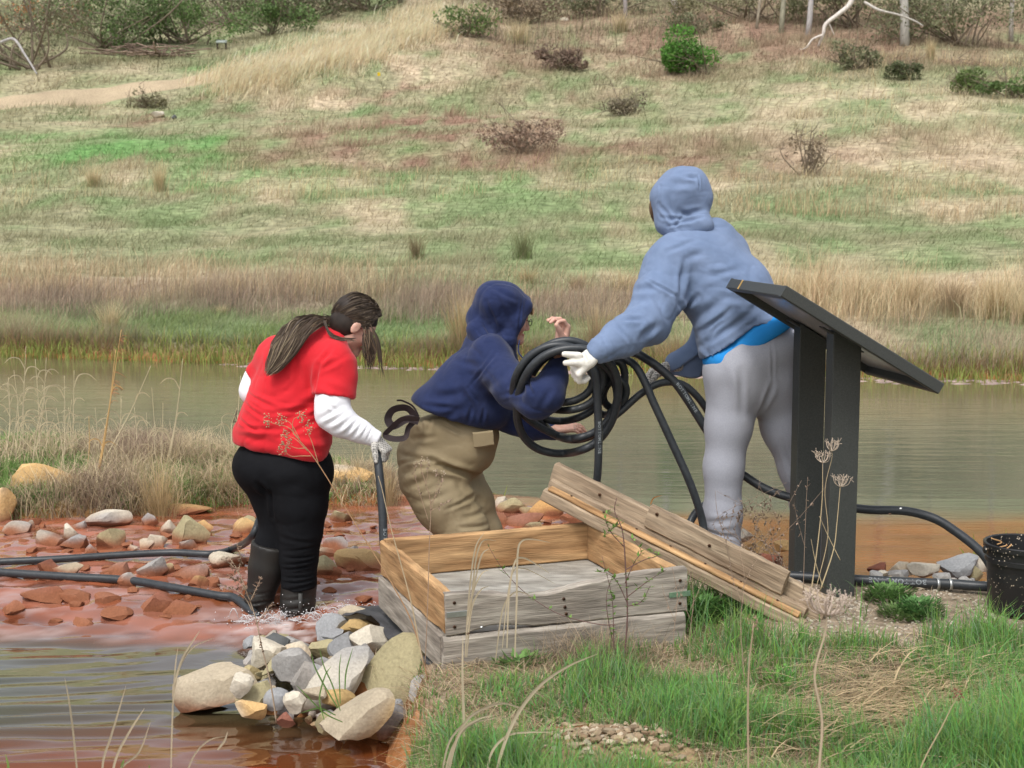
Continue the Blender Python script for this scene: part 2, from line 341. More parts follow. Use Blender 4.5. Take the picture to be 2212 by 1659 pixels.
# colours: turbid olive pond, iron-red riffle, brown pool
oliv = np.array((.100, .108, .076)); orange = np.array((.21, .072, .017)); brick = np.array((.25, .078, .038)); pool = np.array((.060, .042, .022)); red = np.array((.14, .035, .007))
n1 = fbm(P * np.array((.5, 1.4, 1)), 1.6, 81, 3)[:, None]; n2 = noise(P * np.array((.6, 1.5, 1)), 6, 82)[:, None]
cp = oliv * (1 + .15 * n1) + np.array((.05, .02, -.01)) * sstep(10, 14.5, Y)[:, None]  # brown tint towards the far shore paints in the bank's reflection
so = onz(2000, 1118, PZ)[1]
om = (1 - sstep(so - .22, so + .25, Y + .22 * noise(P * np.array((.7, 1, 1)), 1.2, 83) + .03 * noise(P, 5, 87)))[:, None]
cp = cp + (orange * (1 + .25 * n2) - cp) * om
cs = brick * (1 + .34 * n2 + .25 * n1 + .3 * noise(P * np.array((.7, 1.4, 1)), 15, 84)[:, None]) ; cs = cs + (np.array((.16, .05, .018)) - cs) * np.clip(n1 * 2.2 + .1, 0, .8)
cl = pool * (1 + .3 * n1) + (np.array((.050, .048, .024)) - pool) * np.clip(.2 + 1.8 * noise(P, 1.4, 85), 0, 1)[:, None]
fr = (1 - sstep(4.35, 4.95, Y + .25 * noise(P, 1.6, 86) - .25 * sstep(-.8, -.3, X)))[:, None]; cl = cl + (red * (1 + .2 * n2) - cl) * fr * .9
cs = cs + (cl - cs) * low[:, None]
fm = np.clip(noise(P * np.array((.5, 1.4, 1)), 13, 94) * 1.2 + .5 * noise(P * np.array((.6, 1.4, 1)), 34, 95) - .25, 0, 1)
casc = np.exp(-((Y - 5.83 - .05 * noise(P, 1.5, 96)) / .16) ** 2); bo1 = np.exp(-(dist / .26) ** 2)
fk = np.clip(fm * (.30 * rif + .22 * casc) + bo1 * 1.6 * np.clip(noise(P * np.array((.8, 1.2, 1)), 24, 97) + .15, 0, 1), 0, .9)[:, None]; cs = cs + (np.array((.60, .52, .50)) - cs) * fk
cs = cs + (np.array((.42, .24, .20)) - cs) * (np.clip(noise(P * np.array((.35, 1.5, 1)), 8, 98) * .9, 0, .2) * (1 - low))[:, None]  # pinkish streaks on the riffle: sky reflection put into the colour
wcol = np.where((Y > border(X))[:, None], cp, cs)
nx, ny = len(wx_), len(wy_); ii = (np.arange(ny - 1)[:, None] * nx + np.arange(nx - 1)[None]).ravel()
wf = np.stack([ii, ii + 1, ii + nx + 1, ii + nx], -1); wv = np.stack([X, Y, Zp], -1); c2 = wv[wf].mean(1)
isp = c2[:, 1] > border(c2[:, 0])
def water_mat(name, sc1, s1, d1, sc2, s2, d2, rough):
    m = pmat(name, attr=True, rough=rough, spec=.5); nt = m.node_tree; N = nt.nodes; L = nt.links; b = N['Principled BSDF']
    b.inputs['IOR'].default_value = 1.42; b.inputs['Coat IOR'].default_value = 1.5
    tc = N.new('ShaderNodeTexCoord'); prev = None
    for s, st, d in ((sc1, s1, d1), (sc2, s2, d2)):
        mp = N.new('ShaderNodeMapping'); mp.inputs['Scale'].default_value = st; L.new(tc.outputs['Object'], mp.inputs['Vector'])
        nz = N.new('ShaderNodeTexNoise'); nz.inputs['Scale'].default_value = s; nz.inputs['Detail'].default_value = 3; nz.inputs['Distortion'].default_value = .6; L.new(mp.outputs[0], nz.inputs['Vector'])
        bp = N.new('ShaderNodeBump'); bp.inputs['Distance'].default_value = d; L.new(nz.outputs['Fac'], bp.inputs['Height'])
        if prev is not None: L.new(prev.outputs[0], bp.inputs['Normal'])
        prev = bp
    L.new(prev.outputs[0], b.inputs['Normal']); L.new(prev.outputs[0], b.inputs['Coat Normal']); return m
M['pond'] = water_mat('pond_water', 2.2, (.35, 3.2, 1), .003, 9, (.6, 2.4, 1), .0008, .05)
M['stream'] = water_mat('stream_water', 9, (.6, 1.5, 1), .0010, 45, (.7, 1.4, 1), .0002, .04)
M['stream'].node_tree.nodes['Principled BSDF'].inputs['Coat Weight'].default_value = .8
for nm, mk, mt, lb in (('pond_water', isp, M['pond'], 'still olive pond water with an orange shallow margin'), ('stream_water', ~isp, M['stream'], 'rusty red shallow stream running over stones')):
    f = wf[mk]; u, inv = np.unique(f.ravel(), return_inverse=True)
    tag(mesh(nm, wv[u], inv.reshape(-1, 4), mt, None, wcol[u]), lb, None, None, 'structure')
# dirt track across the hill
TRK = None
def track():
    global TRK
    L_ = [(-260, 236, 262), (0, 212, 240), (150, 194, 228), (300, 177, 208), (450, 157, 183), (600, 134, 155), (720, 112, 126), (850, 60, 80), (960, 8, 22)]
    a = catmull([ground_at(x, y) for x, y, _ in L_], 24); b = catmull([ground_at(x, y) for x, _, y in L_], 24)
    kk = np.linspace(0, 1, 12); k = kk[:, None, None]; TRK = np.vstack([a[:, :2], b[::-1, :2]]); g = a[None] * (1 - k) + b[None] * k; s = g.shape; q = g.reshape(-1, 3)
    q[:, 2] = height(q[:, 0], q[:, 1]) + np.repeat(np.where((kk < .05) | (kk > .95), -.06, .05), s[1]); n = s[1]
    i = (np.arange(11)[:, None] * n + np.arange(n - 1)[None]).ravel(); f = np.stack([i, i + 1, i + n + 1, i + n], -1)
    c = np.array((.40, .32, .215)) * (1 + .12 * noise(q, 1.5, 3)[:, None])
    tag(mesh('dirt_track', q, f, M['ground'], None, c), 'pale dirt track climbing across the hillside', None, None, 'structure')
track()
# ------------------------------------------------------------------ wooden box, lid, sign, bucket
M['grey_wood'] = pmat('weathered_wood', (.165, .14, .115), (.41, .37, .315), rough=.85, spec=.15, nscale=3, stretch=(1, 9, 9), var=.34, bump=.003, bscale=14, bstretch=(1, 16, 16))
M['orange_wood'] = pmat('stained_wood', (.22, .115, .05), (.52, .33, .165), rough=.8, spec=.15, nscale=2.6, stretch=(1, 8, 8), var=.32, bump=.003, bscale=14, bstretch=(1, 16, 16))
M['tan_wood'] = pmat('tan_wood', (.19, .135, .09), (.40, .315, .22), rough=.85, spec=.15, nscale=3, stretch=(1, 9, 9), var=.32, bump=.003, bscale=14, bstretch=(1, 16, 16))
M['dark_wood'] = pmat('dark_stained_edge', (.07, .055, .045), (.2, .17, .14), rough=.85, spec=.15, nscale=4, stretch=(1, 6, 6), var=.2)
M['metal'] = pmat('galvanised_metal', (.35, .36, .35), (.55, .56, .55), rough=.4, metal=.8, nscale=20)
M['green_metal'] = pmat('green_coated_metal', (.10, .17, .11), (.16, .24, .15), rough=.5, nscale=30, var=.2)
M['rust'] = pmat('rusty_nail', (.06, .035, .025), (.12, .06, .03), rough=.8)
M['black_paint'] = pmat('dark_powder_coat', (.035, .038, .036), (.05, .054, .05), rough=.5, spec=.4, nscale=140, var=.25, bump=.0006, bscale=400)
M['panel'] = pmat('panel_underside', (.30, .36, .40), (.5, .42, .38), rough=.22, spec=.6, nscale=2)
def frame_mat(o, ex, ey, ez):
    return Matrix(((ex[0], ey[0], ez[0], o[0]), (ex[1], ey[1], ez[1], o[1]), (ex[2], ey[2], ez[2], o[2]), (0, 0, 0, 1)))
def plank(name, o, ex, ey, ez, L, W, T, mat, parent, seed=0, wear=.003, label=None, droop=None, n=40, ch=.006):
    """board of length L along ex, width W along ey, thickness T along ez, worn edges"""
    ex, ey, ez = (np.array(a, float) / np.linalg.norm(a) for a in (ex, ey, ez))
    c = ch; ring = [(c, 0), (W * .33, 0), (W * .66, 0), (W - c, 0), (W, c), (W, T - c), (W - c, T), (W * .66, T), (W * .33, T), (c, T), (0, T - c), (0, c)]
    k = len(ring); xs = np.linspace(0, L, n); xs = np.concatenate([[0], xs[1:-1], [L]])
    v = np.array([[(x, a, b) for a, b in ring] for x in xs]).reshape(-1, 3)
    q = v + seed * 13.7
    v[:, 1] += wear * noise(q, 9, 1) + wear * .7 * noise(q, 40, 2); v[:, 2] += wear * .5 * noise(q, 12, 3)
    v[:, 0] += wear * .8 * noise(q * np.array((0, 1, 1)), 60, 4)
    if droop is not None: v = droop(v)
    i = np.arange(n - 1)[:, None] * k; j = np.arange(k)[None]; j2 = (j + 1) % k
    f = np.stack([i + j, i + j2, i + k + j2, i + k + j], -1).reshape(-1, 4)[:, ::-1].tolist()
    f += [list(range(k)), list(range((n - 1) * k, n * k))[::-1]]
    me = bpy.data.meshes.new(name); me.from_pydata(v.tolist(), [], f); me.materials.append(mat)
    ob = bpy.data.objects.new(name, me); COL.objects.link(ob)
    par = Matrix.Translation(-parent.location) if parent.parent is None else Matrix.Translation(-parent.parent.location) if False else Matrix.Identity(4)
    ob.parent = parent; ob.matrix_local = par @ frame_mat(o, ex, ey, ez)
    if label: ob['label'] = label
    return ob
def nail(p, nrm, parent, r=.006):
    g = Geo(); lathe(g, [(0, .002), (r, .0015), (r, -.003), (0, -.003)], p, 8, axis=nrm); return g.build('nail', M['rust'], parent)

ZB = .26; A = onz(963, 1282, ZB); B = onz(1485, 1232, ZB)
e1 = B - A; LB = np.linalg.norm(e1); e1 /= LB; e2 = np.array((-e1[1], e1[0], 0)); e3 = np.array((0, 0, 1.)); DB = .875; T = .04
box = empty('wooden_sieve_box', (*A[:2], 0), 'open wooden box of weathered grey and orange boards at the stream edge', 'box')
def warp(v):
    v = v.copy(); u = v[:, 0] / LB; w = v[:, 1]
    v[:, 1] += np.where(w > .07, 1, 0) * (-.035 * np.exp(-((u - .36) / .2) ** 2) + .012 * sstep(.6, .9, u) + .006 * noise(v, 16, 5))
    v[:, 1] += np.where(w < .04, 1, 0) * (.022 * np.exp(-((u - .2) / .10) ** 2)); return v
def bp_(a, b, z): return A * np.array((1, 1, 0)) + e1 * a + e2 * b + e3 * z
up_lo = .108
plank('plank', bp_(0, T, up_lo), e1, e3, -e2, LB, ZB - up_lo, T, M['grey_wood'], box, 1, .004, 'silver grey front board with a dark worn top edge', warp, 60)
plank('plank', bp_(.01, DB, up_lo), e1, e3, -e2, LB - .02, ZB - up_lo, T, M['orange_wood'], box, 2, .002, 'orange brown rear board')
plank('plank', bp_(-.003, DB, up_lo + .004), -e2, e3, -e1 * -1, DB - .012, ZB - up_lo - .01, T, M['orange_wood'], box, 3, .004, 'yellow orange left end board')
plank('plank', bp_(LB - T, DB - T - .002, up_lo), -e2, e3, e1, DB - 2 * T - .004, ZB - up_lo - .002, T, M['orange_wood'], box, 4, .002, 'orange right end board')
# lower frame
plank('plank', bp_(-.012, T - .012, -.02), e1, e3, -e2, LB + .0, .126, T, M['grey_wood'], box, 5, .003, 'grey lower front board half sunk in grass', n=40, ch=.012)
plank('plank', bp_(.0, DB + .003, -.02), e1, e3, -e2, LB, .124, T, M['grey_wood'], box, 6, .002, 'grey lower rear board')
plank('plank', bp_(-.015, DB - .01, -.02), -e2, e3, e1, DB - .03, .127, T, M['grey_wood'], box, 7, .002, 'grey lower left board')
plank('plank', bp_(LB - T - .01, DB - .01, -.02), -e2, e3, e1, DB - .03, .124, T, M['grey_wood'], box, 8, .002, 'grey lower right board')
# screen bottom
M['screen'] = pmat('wire_screen', (.20, .19, .165), (.42, .41, .37), rough=.5, spec=.4, nscale=5, stretch=(1, 3, 1), var=.25, bump=.002, bscale=300)
s = np.array([bp_(T * .5 + a * (LB - T), T * .5 + b * (DB - T), up_lo - .002 - .012 * math.sin(a * 3.14) * math.sin(b * 3.14)) for b in np.linspace(0, 1, 16) for a in np.linspace(0, 1, 20)])
i = (np.arange(15)[:, None] * 20 + np.arange(19)[None]).ravel()
mesh('screen', s, np.stack([i, i + 1, i + 21, i + 20], -1), M['screen'], box)
for a, z in ((.03, .225), (.03, .14), (LB - .03, .225), (LB - .03, .14), (.435, .20), (.44, .17), (.445, .145)): nail(bp_(a, -.003, z), -e2, box)
for a, z, mt, lb in ((0, .175, M['metal'], 'grey steel corner strap'), (LB - .075, .165, M['green_metal'], 'green corner strap with a white bolt')):
    b = plank('corner_strap', bp_(a, -.004, z), e1, e3, -e2, .085, .020, .003, mt, box, 9, .0004, lb, n=4, ch=.001)
    for q in (.015, .065): 
        g = Geo(); lathe(g, [(0, .003), (.005, .002), (.006, 0)], bp_(a + q, -.009, z + .01), 8, axis=-e2); bo_ = g.build('bolt', M['rust'] if q < .05 else M['metal'], b); bo_.location = (0, 0, 0); bo_.matrix_parent_inverse = (Matrix.Translation(box.location) @ b.matrix_local).inverted()

# lid leaning on the box
P0 = V(1172, 1060, 5.72); P1 = V(1735, 1372, 5.12); P1[2] = max(P1[2], .01)
ex = P1 - P0; LL = np.linalg.norm(ex); ex /= LL
hz = np.cross(ex, (0, 0, 1.)); hz /= np.linalg.norm(hz); hz = hz if hz[1] > 0 else -hz     # horizontal, away from the camera
upn = np.cross(hz, ex); upn = upn if upn[2] > 0 else -upn
lid = empty('leaning_planks', (float(P1[0]), float(P1[1]), 0), 'tan plank frame leaning down from the far corner of the wooden box', 'planks')
def lp(a, b, c): return P0 + ex * a + hz * b + upn * c
plank('plank', lp(0, 0, -.045), ex, upn, hz, LL, .05, .045, M['tan_wood'], lid, 11, .003, 'worn outer rail')
plank('plank', lp(.02, .004, .006), ex, hz, upn, LL - .05, .038, .018, M['orange_wood'], lid, 12, .002, 'thin orange strip nailed along the rail')
plank('plank', lp(.0, .046, -.02), ex, upn, hz, LL - .02, .062, .03, M['tan_wood'], lid, 13, .003)
plank('plank', lp(-.02, .078, -.05), ex, upn, hz, LL + .06, .155, .038, M['tan_wood'], lid, 14, .003, 'wide tan board behind the rail', n=50)
plank('plank', lp(.46, .072, .045), ex, upn, -hz, .62, .098, .034, M['tan_wood'], lid, 15, .003, 'short grey brown board fixed on the wide one', n=30)
for a, b in ((.22, .07), (.22, .02), (.5, .12), (.75, .10), (1.04, .075)): nail(lp(a, .073 if b < .1 else .034, b), -hz, lid, .007)
for a in np.arange(.12, 1.1, .16): nail(lp(a, .03, .026), upn, lid, .005)

# sign pedestal seen from its side
NH = V(1700, 617, 5.25); w_ = np.array((-.150, .989, 0)); q_ = np.array((.989, .150, 0)); LO = NH + q_ * .6465; LO[2] = V(2048, 829, LO[1])[2]
sl = LO - NH; SL = np.linalg.norm(sl); sl /= SL; sn = np.cross(sl, w_); sn = sn if sn[2] > 0 else -sn; SW = .69
sign = empty('sign_pedestal', (1.34, 5.5, 0), 'dark grey angled information panel on two square posts beside the pond', 'sign')
FT = .047
def bar(name, o, ex, ey, ez, L, W, T, mat, parent, label=None): return plank(name, o, ex, ey, ez, L, W, T, mat, parent, 0, .0, label, None, 2, .004)
def sp(a, b, c): return NH + sl * a + w_ * b - sn * c
bar('panel_frame', sp(0, 0, FT), sl, sn, w_, SL, FT, .03, M['black_paint'], sign)
bar('panel_frame', sp(0, SW, FT), sl, sn, -w_, SL, FT, .03, M['black_paint'], sign)
bar('panel_frame', sp(.0, .030, FT), w_, sn, sl, SW - .060, FT, .03, M['black_paint'], sign)
bar('panel_frame', sp(SL, .030, FT), w_, sn, -sl, SW - .060, FT, .03, M['black_paint'], sign)
bar('panel', sp(.031, .031, .016), sl, w_, sn, SL - .062, SW - .062, .008, M['panel'], sign)
PB = np.array((1.278, 5.5, 0)); tops = []
for k, d in enumerate((0., .377)):
    o = PB + w_ * d; pw, pd = .118, .078
    # height where the post meets the underside of the panel
    def under(p): return float(NH[2] + (-(np.dot(sn[:2], (p - NH)[:2]))) / sn[2]) - FT * .55
    c = [o, o + q_ * pw, o + q_ * pw + w_ * pd, o + w_ * pd]; g = Geo()
    v = [(*p[:2], -.3) for p in c] + [(*p[:2], under(p)) for p in c]
    bm = bmesh.new(); vs = [bm.verts.new(x) for x in v]
    for f in ((0, 1, 5, 4), (1, 2, 6, 5), (2, 3, 7, 6), (3, 0, 4, 7), (3, 2, 1, 0), (4, 5, 6, 7)): bm.faces.new([vs[i] for i in f])
    bmesh.ops.bevel(bm, geom=[e for e in bm.edges], offset=.004, segments=2, affect='EDGES', profile=.6)
    me = bpy.data.meshes.new('post'); bm.to_mesh(me); bm.free(); link('post', me, sign, M['black_paint'])
    bar('bracket', o + np.array((0, 0, under(o) - .02)) - q_ * .045 + np.array((0, 0, .03)), sl, w_, sn, .20, .05, .006, M['black_paint'], sign)
M['scratch'] = pmat('yellow_scratch', (.5, .33, .12), rough=.8)
bar('scratch', sp(-.0015, SW - .17, FT - .002), sn, w_ + .0 * sl, sl, FT - .004, .005, .002, M['scratch'], sign)

# bucket with a hose in it
bc = onz(2236, 1338, 0.0); bc[1] += .14; RB = .148
bucket = empty('black_bucket', (*bc[:2], 0), 'black plastic bucket splashed with pale specks at the right edge', 'bucket')
def bucket_mat():
    m = pmat('speckled_black_plastic', (.012, .012, .013), rough=.4, spec=.5); nt = m.node_tree; N = nt.nodes; L = nt.links; b = N['Principled BSDF']
    tc = N.new('ShaderNodeTexCoord'); vo = N.new('ShaderNodeTexVoronoi'); vo.inputs['Scale'].default_value = 75; L.new(tc.outputs['Object'], vo.inputs['Vector'])
    a = N.new('ShaderNodeMapRange'); a.inputs['From Min'].default_value = .16; a.inputs['From Max'].default_value = .22; a.inputs['To Min'].default_value = 1; a.inputs['To Max'].default_value = 0; L.new(vo.outputs['Distance'], a.inputs['Value'])
    nz = N.new('ShaderNodeTexNoise'); nz.inputs['Scale'].default_value = 14; L.new(tc.outputs['Object'], nz.inputs['Vector'])
    c = N.new('ShaderNodeMapRange'); c.inputs['From Min'].default_value = .47; c.inputs['From Max'].default_value = .6; L.new(nz.outputs['Fac'], c.inputs['Value'])
    mu = N.new('ShaderNodeMath'); mu.operation = 'MULTIPLY'; L.new(a.outputs[0], mu.inputs[0]); L.new(c.outputs[0], mu.inputs[1])
    mx = N.new('ShaderNodeMix'); mx.data_type = 'RGBA'; mx.inputs['A'].default_value = (.013, .013, .014, 1); mx.inputs['B'].default_value = (.5, .42, .32, 1); L.new(mu.outputs[0], mx.inputs['Factor'])
    L.new(mx.outputs['Result'], b.inputs['Base Color']); return m
M['bucket'] = bucket_mat()
g = Geo(); hb = .268
lathe(g, [(0, .004), (RB * .86, .004), (RB * .88, .012), (RB * .95, hb * .72), (RB * .955, hb * .73), (RB * 1.0, hb * .735), (RB, hb * .80), (RB * .965, hb * .81), (RB * .975, hb * .93), (RB * 1.05, hb * .935), (RB * 1.055, hb), (RB * 1.02, hb + .004), (RB * .97, hb), (RB * .93, hb * .5), (RB * .84, .02), (0, .018)], (*bc[:2], 0), 48)
g.build('body', M['bucket'], bucket, sharp=40)
for s in (-1, 1):
    g = Geo(); lathe(g, [(0, .012), (.014, .008), (.016, 0)], (bc[0] + s * RB * 1.03, bc[1], hb * .9), 12, axis=(s, 0, 0)); g.build('handle_ear', M['bucket'], bucket)
for k in range(3):
    g = Geo(); t = np.linspace(0, 1, 8)
    g.tube(np.stack([bc[0] - RB * .9 + .02 * k + .02 * np.sin(t * 5 + k), bc[1] - RB * .45 + .01 * t, hb + .01 - .05 * t * (k - .5)], -1), .003, 5); 
    g.build('twine', M['orange_wood'], bucket)

# ------------------------------------------------------------------ hoses
M['hose'] = pmat('black_rubber', (.022, .026, .030), (.032, .037, .042), rough=.42, spec=.45, nscale=30, var=.2, bump=.0004, bscale=200)
M['print'] = pmat('faded_print', (.20, .22, .23), rough=.7)
HR = .0172
def hose(name, pts, r, label, group='black rubber hose runs', cat='hose', n=10):
    p = catmull(np.array(pts), 10); g = Geo(); g.tube(p, r, 14); o = g.build(name, M['hose']); tag(o, label, cat, group); return o, p
def letters(text, path, r, start, size, parent, face=(0, -1, .35), step=.8, flip=False):
    """printed word running along a hose, wrapped a little proud of its surface"""
    seg = np.linalg.norm(np.diff(path, axis=0), axis=1); s = np.concatenate([[0], np.cumsum(seg)]); fc_ = np.array(face) / np.linalg.norm(face)
    vs = []; fs = []; n0 = 0
    for k, ch in enumerate(text):
        cu = bpy.data.curves.new('glyph', 'FONT'); cu.body = ch; cu.size = size; cu.align_x = 'CENTER'; cu.align_y = 'CENTER'; cu.resolution_u = 2; cu.offset = .0006
        ob = bpy.data.objects.new('glyph', cu); COL.objects.link(ob); dg = bpy.context.evaluated_depsgraph_get(); me = ob.evaluated_get(dg).to_mesh()
        d = start + (len(text) - 1 - k if flip else k) * size * step; c = np.array([np.interp(d, s, path[:, i]) for i in range(3)]); c2_ = np.array([np.interp(d + .01, s, path[:, i]) for i in range(3)])
        t = (c2_ - c) / np.linalg.norm(c2_ - c) * (-1 if flip else 1); nn = fc_ - t * np.dot(fc_, t); nn /= np.linalg.norm(nn); b = np.cross(nn, t)
        for v in me.vertices:
            an = v.co.y / r; vs.append(c + t * v.co.x * 1.05 + (nn * math.cos(an) + b * math.sin(an)) * (r + .0008))
        for p in me.polygons: fs.append([n0 + i for i in p.vertices])
        n0 += len(me.vertices); ob.evaluated_get(dg).to_mesh_clear(); bpy.data.objects.remove(ob); bpy.data.curves.remove(cu)
    me = bpy.data.meshes.new('lettering'); me.from_pydata([tuple(v) for v in vs], [], fs); me.materials.append(M['print'])
    o = bpy.data.objects.new('lettering', me); COL.objects.link(o); o.parent = parent; return o
def pl(pts): return [V(*p) for p in pts]
def wp(pts, dz=.0):
    out = []
    for x, y in pts: p = onw(x, y + 6); p[2] += HR + dz; out.append(p)
    return out
h, p = hose('hose', wp([(-60, 1223), (0, 1220), (111, 1215), (247, 1206), (370, 1200), (456, 1203), (506, 1191)], .012) + pl([(543, 1161, 6.32), (564, 1112, 6.36), (580, 1050, 6.4), (585, 960, 6.42), (600, 900, 6.4)]), HR + .001, 'black hose lying across the riffle and rising behind the red-shirted person\'s leg')
h, p = hose('hose', wp([(-60, 1236), (0, 1241), (148, 1251), (271, 1258), (370, 1274), (469, 1292), (510, 1299)], .008) + pl([(560, 1335, 6.0)]), HR + .002, 'black hose crossing the riffle and dipping under the boots')
h, p = hose('hose', pl([(800, 940, 5.98), (811, 962, 5.93), (819, 1019, 5.87), (826, 1101, 5.83), (830, 1184, 5.80), (844, 1249, 5.77), (866, 1306, 5.74), (905, 1345, 5.75)]), .0185, 'black hose hanging from the gloved hand of the person in red')
letters('BOTTOMLINE', p, .0185, .44, .022, h, (.55, -1, .1))
h, p = hose('hose', pl([(1300, 800, 6.2), (1357, 762, 6.15), (1400, 778, 6.1), (1447, 815, 6.08), (1476, 850, 6.08), (1522, 922, 6.1), (1570, 1000, 6.15), (1607, 1027, 6.15), (1658, 1058, 6.12), (1728, 1080, 6.08), (1800, 1092, 6.02), (1878, 1101, 5.95), (1957, 1104, 5.9), (2020, 1121, 5.84), (2067, 1150, 5.80), (2108, 1182, 5.76), (2134, 1212, 5.73), (2150, 1250, 5.71), (2160, 1300, 5.70)]), .0195, 'black hose curving from behind the sign posts down into the bucket')
letters('BOTTOMLINE', p, .0195, .42, .020, h, (0, -1, .35))
h, p = hose('hose', pl([(1340, 770, 6.05), (1372, 790, 6.0), (1395, 830, 5.98), (1412, 870, 5.97), (1452, 957, 5.96), (1482, 1023, 5.95), (1504, 1080, 5.95), (1520, 1140, 5.95), (1530, 1230, 5.9)]), .0175, 'black hose sloping from the second glove to the grey trouser leg')
h, p = hose('hose', pl([(1320, 905, 6.03), (1345, 885, 6.05), (1385, 850, 6.05), (1425, 828, 6.07), (1467, 828, 6.1), (1500, 850, 6.12), (1530, 890, 6.15), (1560, 950, 6.2)]), .0165, 'black hose looping off the coil towards the grey trousers')
h, p = hose('hose', pl([(1532, 1085, 6.1), (1510, 1100, 6.08), (1494, 1122, 6.05), (1480, 1160, 6.0)]), HR, 'short stretch of black hose behind the trouser leg near the plank')
h, p = hose('hose', pl([(1262, 770, 5.93), (1284, 800, 5.92), (1290, 850, 5.92), (1293, 948, 5.92), (1291, 1022, 5.93), (1283, 1080, 5.96), (1279, 1150, 6.0)]), .0175, 'black hose hanging straight down from the coil behind the planks')
letters('BOTTOMLINE', p, .0175, .30, .018, h, (.2, -1, .1))
gp = [onz(x, y, .03) for x, y in ((1640, 1240), (1740, 1246), (1880, 1254), (1960, 1258), (2060, 1262), (2130, 1267), (2300, 1275))]
h, p = hose('hose', gp, .021, 'thick black hose lying on the shore stones behind the bucket')
letters('BOTTOMLINE', p, .021, .46, .030, h, (0, -1, .5), flip=True)
for x, y in ((2025, 1261), (2052, 1262)):
    c = onz(x, y, .03); g = Geo(); lathe(g, [(.0225, -.006), (.024, -.006), (.024, .006), (.0225, .006)], c, 20, axis=(1, .02, -.0)); g.build('clamp', M['metal'], h)
def loop(cx, cy, rx, ry, rot=0, D0=5.97, k=.13, ph=0, jit=0, n=20):
    a = np.linspace(0, 2 * np.pi, n, endpoint=False); c, s = math.cos(rot), math.sin(rot); out = []
    for t in a:
        ux, uy = math.cos(t) * rx * (1 + jit * math.sin(2 * t + ph)), -math.sin(t) * ry * (1 + jit * math.sin(t * 2 + 1 + ph)); y = cy + ux * s + uy * c
        out.append(V(cx + ux * c - uy * s, y, D0 + k * (y - 750) / 240 + (.10 if ux * c - uy * s < 0 else 0) * max(0, (y - 800) / 100)))
    return out
coil = None; g = Geo(); cpath = []
for i, (cx, cy, rx, ry, rot, D0) in enumerate([(1226, 866, 108, 122, .0, 5.93), (1222, 846, 104, 102, .05, 5.965), (1230, 842, 104, 98, -.02, 6.0), (1222, 828, 92, 80, .05, 6.035), (1212, 822, 88, 70, .1, 5.985), (1205, 810, 72, 56, .15, 6.01), (1240, 850, 100, 92, -.08, 6.07), (1318, 838, 30, 60, .15, 6.0), (1328, 850, 22, 34, .3, 5.99)]):
    l = loop(cx, cy, rx, ry, rot, D0, jit=.09, ph=i * 1.7); p = catmull(l + [l[0]], 5); p[-1] = p[0]
    g.tube(p, HR if i else .0185, 14, cap=False)
    if i == 7: cpath = p
coil = g.build('coiled_hose', M['hose']); tag(coil, 'loops of thick black hose draped over the navy sleeve and held by the white glove', 'hose', 'black rubber hose runs')
letters('BOTTOMLINE', cpath[::-1], HR, .06, .022, coil, (0, -1, .1))
# ------------------------------------------------------------------ stones
def rock_geo(size, seed, sub=4, planes=14, rot=None, cut=.62):
    bm = bmesh.new(); bmesh.ops.create_icosphere(bm, subdivisions=sub, radius=1.0)
    v = np.array([q.co[:] for q in bm.verts]); f = np.array([[q.index for q in p.verts] for p in bm.faces]); bm.free()
    rs = np.random.default_rng(seed)
    for _ in range(planes):
        nn = rs.normal(size=3); nn /= np.linalg.norm(nn); d = rs.uniform(cut - .22, .80)
        s = v @ nn - d; v = v - np.clip(s, 0, None)[:, None] * nn
    v = v * (1.18 / np.abs(v).max(0).clip(.3)) * .92
    v = v + .05 * noise(v + seed, 1.9, 1)[:, None] * v + .02 * noise(v + seed, 6, 2)[:, None] * v + .012 * noise(v + seed, 14, 3)[:, None] * v
    ez = rs.uniform(0, 6.28) if rot is None else rot; c, s = math.cos(ez), math.sin(ez)
    return v * np.array(size), f
RC = {'grey': (.31, .30, .285), 'bluegrey': (.27, .275, .28), 'tan': (.39, .33, .24), 'pale': (.50, .455, .37), 'ochre': (.42, .29, .13), 'yellow': (.55, .36, .16), 'dark': (.10, .105, .105), 'rust': (.25, .095, .06), 'olive': (.33, .29, .17), 'brownred': (.24, .10, .07)}
